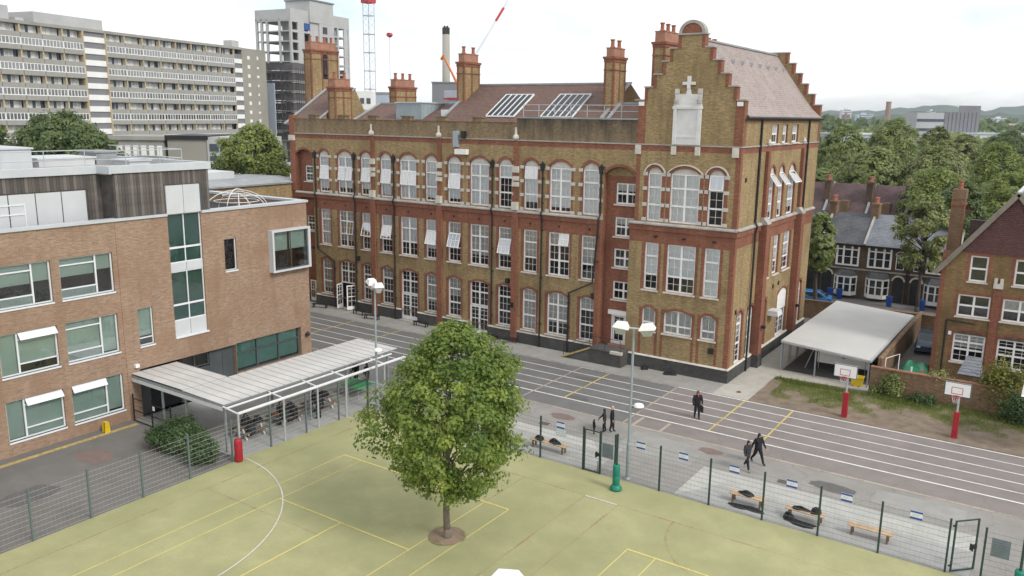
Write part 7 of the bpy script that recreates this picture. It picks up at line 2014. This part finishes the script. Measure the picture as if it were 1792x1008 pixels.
def wheelie(label, loc, mat='blue_plastic'):
    T = thing('wheelie_bin', label, 'bin', loc, 0, 'bins outside the terrace')
    B().add([(-.2, -.22, .06), (.2, -.22, .06), (.2, .22, .06), (-.2, .22, .06), (-.28, -.3, 1.0), (.28, -.3, 1.0), (.28, .3, 1.0), (-.28, .3, 1.0)], [(0, 3, 2, 1), (4, 5, 6, 7), (0, 1, 5, 4), (1, 2, 6, 5), (2, 3, 7, 6), (3, 0, 4, 7)]).build('body', mat, T)
    B().prism([(-.33, 1.0), (.3, 1.0), (.3, 1.06), (-.3, 1.12)], 'x', -.3, .3).build('lid', mat, T)
    for x in (-.2, .2): B().tube([(x - .03, .25, .1), (x + .03, .25, .1)], .1, 8).build('wheel', 'tyre', T)
    return T
for x, y, lab in ((4.6, 33.8, 'blue bin upright outside the pale-roofed terraced house'), (7.6, 34.0, 'blue bin at the far right of the terrace'), (-1.3, 34.5, 'blue bin behind the blue car'), (-.4, 34.6, 'blue bin second behind the blue car')): wheelie(lab, (x, y, 0))
T = thing('white_shed', 'narrow white shed between the terrace and the gabled house', 'shed', (10.0, 33.5, 0)); B().box(0, 1.4, 0, 2, 0, 2.7).build('wall', 'white_paint', T); B().prism([(-.1, 2.7), (.7, 3.1), (1.5, 2.7)], 'y', -.1, 2.1).build('roof', 'slate', T)
for k in range(5): B().box(.05 + k * .27, .27 + k * .27, -.02, 0, .05, 2.6).build('board', 'white_frame', T)
# white parasol at the right edge
T = thing('white_parasol', 'white square parasol cut by the right edge above the earth bank', 'parasol', (19.75, -.2, 0))
B().add([(-2, -2, 3.35), (2, -2, 3.35), (2, 2, 3.35), (-2, 2, 3.35), (0, 0, 4.35)], [(0, 1, 4), (1, 2, 4), (2, 3, 4), (3, 0, 4)]).build('canopy', 'white_paint', T); B().tube([(0, 0, 0), (0, 0, 4.3)], .05, 8).build('pole', 'galvanised', T)

# ================================================================ under the walkway
T = thing('table_tennis_table', 'green outdoor table tennis table at the end of the walkway canopy', 'table', (-20.4, -18.0, 0))
for a, b in ((0, .98), (1.0, 1.98)): B().box(a, b, 0, 1.55, .72, .76).build('top_half', 'table_green', T)
for x in (.25, 1.72): B().tube([(x, .2, .72), (x, .2, .03), (x, 1.35, .03), (x, 1.35, .72)], .025, 6).build('leg', 'galvanised', T)
B().box(.985, .995, -.1, 1.65, .76, .9).build('net', 'black_metal', T)
def picnic(label, loc, L_=1.8):
    T = thing('picnic_table', label, 'table', loc, 0, 'tables under the walkway')
    for k in range(4): B().box(-.36 + k * .185, -.19 + k * .185, 0, L_, .7, .74).build('top_plank', 'wood_dark', T)
    for x in (-.75, .55): B().box(x, x + .22, 0, L_, .42, .46).build('seat', 'wood_dark', T)
    for y in (.25, L_ - .3):
        B().box(-.8, .8, y, y + .06, .34, .42).build('cross_rail', 'pale_panel', T)
        for s in (-1, 1): B().bar((s * .62, y + .03, 0), (s * .2, y + .03, .7), .09, .06).build('leg', 'pale_panel', T)
    return T
for k, (x, y) in enumerate(((-19.3, -26.3), (-19.1, -25.6), (-19.3, -23.6), (-19.45, -22.9), (-19.2, -20.9), (-19.35, -20.2))): lump('rucksack', ('black bag on the picnic table nearest the red padded post', 'black bag on the middle picnic table under the walkway', 'black bag on the third picnic table under the walkway')[k // 2] + (', left of two' if k % 2 == 0 else ', right of two'), 'bag', (x, y, .74), .26, .3, .36, 60 + k)
for y, lab in ((-27.0, 'brown picnic table under the walkway nearest the red padded post'), (-24.3, 'brown picnic table in the middle under the walkway'), (-21.6, 'brown picnic table under the walkway nearest the green table')): picnic(lab, (-19.3, y, 0))
# ================================================================ people
def person(label, loc, rz, h=1.76, pose='stand', stride=.0, arms=(.06, -.06), coat='cloth_black', legs='cloth_black', skin='skin_light', hair='hair_dark', shoe='bag_black', lean=0.0, seed=0, bag=None, group=None, hair_long=False, bulk=1.0, shirt=None):
    """figure facing -Y grown from a jointed skeleton; materials follow the bones"""
    T = thing('person', label, 'person', loc, rz, group)
    V = []; Rr = []; E = []; cls = []
    def j(p, r, parent=None, c=None):
        V.append(p); r = r if isinstance(r, tuple) else (r, r); q = 1.0 if c == 'skin' else 1.2; Rr.append((r[0] * q, r[1] * q))
        if parent is not None: E.append((parent, len(V) - 1)); cls.append(c)
        return len(V) - 1
    sit = pose == 'sit'
    hz = .50 if sit else .95
    ly = -lean
    pel = j((0, 0, hz), (.145 * bulk, .115 * bulk))
    sp = j((0, ly * .3, hz + .18), (.145 * bulk, .115 * bulk), pel, 'coat')
    chs = j((0, ly * .8, hz + .38), (.165 * bulk, .115 * bulk), sp, 'coat')
    nb = j((0, ly, hz + .53), .075, chs, 'coat')
    nk = j((0, ly - .01, hz + .59), .052, nb, 'skin')
    hd = j((0, ly - .02, hz + .68), (.085, .098), nk, 'skin')
    ht = j((0, ly - .01, hz + .765), (.066, .078), hd, 'skin')
    j((0, ly - .125, hz + .665), .014, hd, 'skin')
    for s, sw in ((-1, arms[0]), (1, arms[1])):
        sh = j((s * .185 * bulk, ly * .95, hz + .475), .07 * bulk, chs, 'coat')
        if sit: el = j((s * .25, ly - .12, hz + .22), .05, sh, 'coat'); wr = j((s * .16, ly - .36, hz + .27), .036, el, 'coat'); dr = (0, -1, .0)
        else: el = j((s * .255 * bulk, ly - sw * .7 + .03, hz + .20), .052, sh, 'coat'); wr = j((s * .27 * bulk, ly - sw * 1.6 - .02, hz - .03), .037, el, 'coat'); dr = (0, -.25, -1)
        n_ = math.sqrt(sum(q * q for q in dr)); dr = tuple(q / n_ for q in dr)
        P = lambda k, sx=0, f=0: (V[wr][0] + dr[0] * k + sx, V[wr][1] + dr[1] * k + f, V[wr][2] + dr[2] * k)
        pm_ = j(P(.075), (.028, .036), wr, 'skin')
        for q, (o_, L_) in enumerate(((-.028, .065), (-.009, .078), (.010, .074), (.028, .058))):
            a = j(P(.12, 0, o_), .0095, pm_, 'skin'); j(P(.12 + L_, -s * .018, o_), .008, a, 'skin')
        j(P(.085, -s * .03, -.048), .0105, pm_, 'skin')
        lg = s * stride
        hp = j((s * .088, 0, hz - .03), .098 * bulk, pel, 'legs')
        if sit: kn = j((s * .12, -.42, hz + .0), .072, hp, 'legs'); an = j((s * .12, -.40, .10), .046, kn, 'legs'); to = j((s * .13, -.56, .045), .04, an, 'shoe')
        else:
            kn = j((s * .098, -lg * .22 - .03, .50), .071, hp, 'legs'); an = j((s * .10, -lg * .46 + .02, .10 + max(0, -lg) * .10), .047, kn, 'legs'); to = j((s * .115, -lg * .46 - .13, .045 + max(0, -lg) * .03), .04, an, 'shoe')
    k = h / 1.775
    me = bpy.data.meshes.new('skeleton'); me.from_pydata(V, E, [])
    ob = bpy.data.objects.new('skeleton', me); COL.objects.link(ob)
    sm_ = ob.modifiers.new('skin', 'SKIN'); ob.modifiers.new('sub', 'SUBSURF').levels = 2
    for i, d in enumerate(me.skin_vertices[0].data): d.radius = Rr[i]; d.use_root = (i == 0)
    dg = bpy.context.evaluated_depsgraph_get()
    m2 = bpy.data.meshes.new_from_object(ob.evaluated_get(dg)); m2.name = 'body'
    bpy.data.objects.remove(ob)
    mats = ['coat', 'skin', 'legs', 'shoe']; mm = {'coat': coat, 'skin': skin, 'legs': legs, 'shoe': shoe}
    m2.materials.clear()
    for q in mats: m2.materials.append(MATS[mm[q]])
    nf = len(m2.polygons); cen = np.zeros(nf * 3); m2.polygons.foreach_get('center', cen); cen = cen.reshape(-1, 3)
    Va = np.array(V); best = np.full(nf, 9.0); bi = np.zeros(nf, int)
    for (a, b), c in zip(E, cls):
        A, Bv = Va[a], Va[b]; ab = Bv - A; t_ = np.clip(((cen - A) @ ab) / (ab @ ab + 1e-9), 0, 1); d = np.linalg.norm(cen - (A + t_[:, None] * ab), axis=1) - .6 * (np.mean(Rr[a]) * (1 - t_) + np.mean(Rr[b]) * t_)
        u = d < best; best[u] = d[u]; bi[u] = mats.index(c)
    # coat hangs over the hips; collar closes the neck
    if not sit:
        low = (bi == 2) & (cen[:, 2] > hz - .14); bi[low] = 0
    m2.polygons.foreach_set('material_index', bi.astype(np.int32)); m2.polygons.foreach_set('use_smooth', [True] * nf)
    o = put('body', m2, T); o.scale = (k, k, k)
    # hair cap
    g = B(); c = Va[hd] + (Va[ht] - Va[hd]) * .35; nu, nv = 14, 7
    for jj in range(nv + 1):
        e = math.pi / 2 * (1 - jj / nv)
        for i in range(nu):
            a = 2 * math.pi * i / nu; front = max(0, -math.sin(a)); dz = -.11 * (1 - jj / nv) * (1 - front) * (1.5 if not hair_long else 3.2) * (1 if jj < nv - 1 else 1)
            ee = math.pi / 2 * (jj / nv)
            g.v.append((c[0] + .093 * math.cos(ee) * math.cos(a), c[1] + .012 + .104 * math.cos(ee) * math.sin(a), c[2] + .105 * math.sin(ee) + (dz if jj < 3 else 0)))
    for jj in range(nv):
        for i in range(nu): g.f.append((jj * nu + i, jj * nu + (i + 1) % nu, (jj + 1) * nu + (i + 1) % nu, (jj + 1) * nu + i)); g.m.append(0)
    ho = g.build('hair', hair, T, smooth=True); ho.scale = (k, k, k)
    ey = B()
    for s in (-1, 1): ey.box(s * .032 - .009, s * .032 + .009, Va[hd][1] - .098, Va[hd][1] - .088, Va[hd][2] + .022, Va[hd][2] + .032)
    ey.box(-.022, .022, Va[hd][1] - .092, Va[hd][1] - .084, Va[hd][2] - .048, Va[hd][2] - .042); eo = ey.build('face_features', 'hair_dark', T); eo.scale = (k, k, k)
    if shirt:
        so_ = B().prism([(-.05, hz + .56), (.05, hz + .56), (0, hz + .40)], 'y', ly - .155 * bulk, ly - .08).build('shirt', shirt, T); so_.scale = (k, k, k)
    if bag:
        bo = B().box(.22, .34, -.18, .16, hz - .52, hz - .14).build('handbag', 'bag_black', T); bo.scale = (k, k, k)
        B().tube([(.28, -.1, hz - .14), (.28, -.02, hz - .03), (.28, .08, hz - .14)], .012, 5).build('handle', 'bag_black', bo)
    return T
person('person in a long black coat walking alone on the red track', (.98, -7.95, .02), R(35), 1.84, stride=.28, arms=(.16, -.02), bulk=1.12, hair='hair_brown', bag=True, shirt='cloth_red')
person('taller person in black walking at the edge of the red track', (6.32, -12.5, .01), R(62), 1.78, stride=.8, arms=(-.12, .14), bulk=1.15, hair='hair_dark')
person('shorter person in black jacket and grey shoes walking nearest the fence notice', (6.12, -13.65, .01), R(55), 1.70, stride=-.75, arms=(.10, -.12), shoe='shoe_grey', coat='cloth_charcoal', bulk=1.02)
person('adult with pale bald head standing behind the closed gate', (-2.3, -13.1, .01), R(115), 1.66, stride=.25, arms=(.02, -.02), hair='skin_light', bulk=1.1)
person('adult in dark grey top reaching down towards the small child', (-2.62, -13.45, .01), R(-60), 1.52, stride=.2, arms=(.22, .02), lean=.02, coat='cloth_charcoal', hair_long=True)
person('small child in dark clothes beside the two adults', (-3.0, -14.05, .01), R(140), .95, stride=.1, arms=(.05, .12))
PW = [(-18.62, -26.35, R(-90), 'sit', 'dark-clothed person seated at the picnic table nearest the red padded post'),
      (-19.95, -25.9, R(90), 'sit', 'dark-clothed person seated behind the nearest picnic table under the walkway'),
      (-18.62, -23.9, R(-90), 'sit', 'dark-clothed person seated in front of the middle picnic table, left of two'),
      (-18.62, -23.2, R(-90), 'sit', 'dark-clothed person seated in front of the middle picnic table, right of two'),
      (-19.95, -23.3, R(90), 'sit', 'dark-clothed person seated behind the middle picnic table'),
      (-18.62, -21.1, R(-90), 'sit', 'dark-clothed person seated at the picnic table nearest the green table'),
      (-18.0, -21.9, R(-100), 'stand', 'dark-clothed person standing under the walkway in front of the third picnic table'),
      (-19.95, -20.6, R(90), 'sit', 'dark-clothed person seated behind the third picnic table'),
      (-20.9, -15.75, R(10), 'stand', 'dark-clothed person standing beyond the green table, left of two'),
      (-19.9, -15.7, R(-10), 'stand', 'dark-clothed person standing beyond the green table, right of two')]
for k, (x, y, rz, ps, lab) in enumerate(PW):
    if ps == 'sit': person(lab, (x, y, -.06), rz, 1.74, 'sit', lean=.10, group='people under the walkway', coat='cloth_black' if k % 2 else 'cloth_charcoal', legs='cloth_charcoal', hair_long=k in (2, 5), bulk=1.1)
    else: person(lab, (x, y, .0), rz, 1.72, stride=.1, group='people under the walkway', bulk=1.08, arms=(.05, .2))
# ================================================================ air
m, t, p, o = newmat('air')
t.nodes.remove(p)
pv_ = nd(t, 'ShaderNodeVolumePrincipled')
pv_.inputs['Color'].default_value = (0.8, 0.9, 1.0, 1)
pv_.inputs['Density'].default_value = 0.00012
pv_.inputs['Anisotropy'].default_value = 0.2
t.links.new(pv_.outputs[0], o.inputs['Volume'])
hz_ = B().box(-4600, 4600, -320, 4900, -1.2, 95).build('haze', 'air')
tag(hz_, 'thin pale summer haze over the far city', 'haze', kind='stuff')
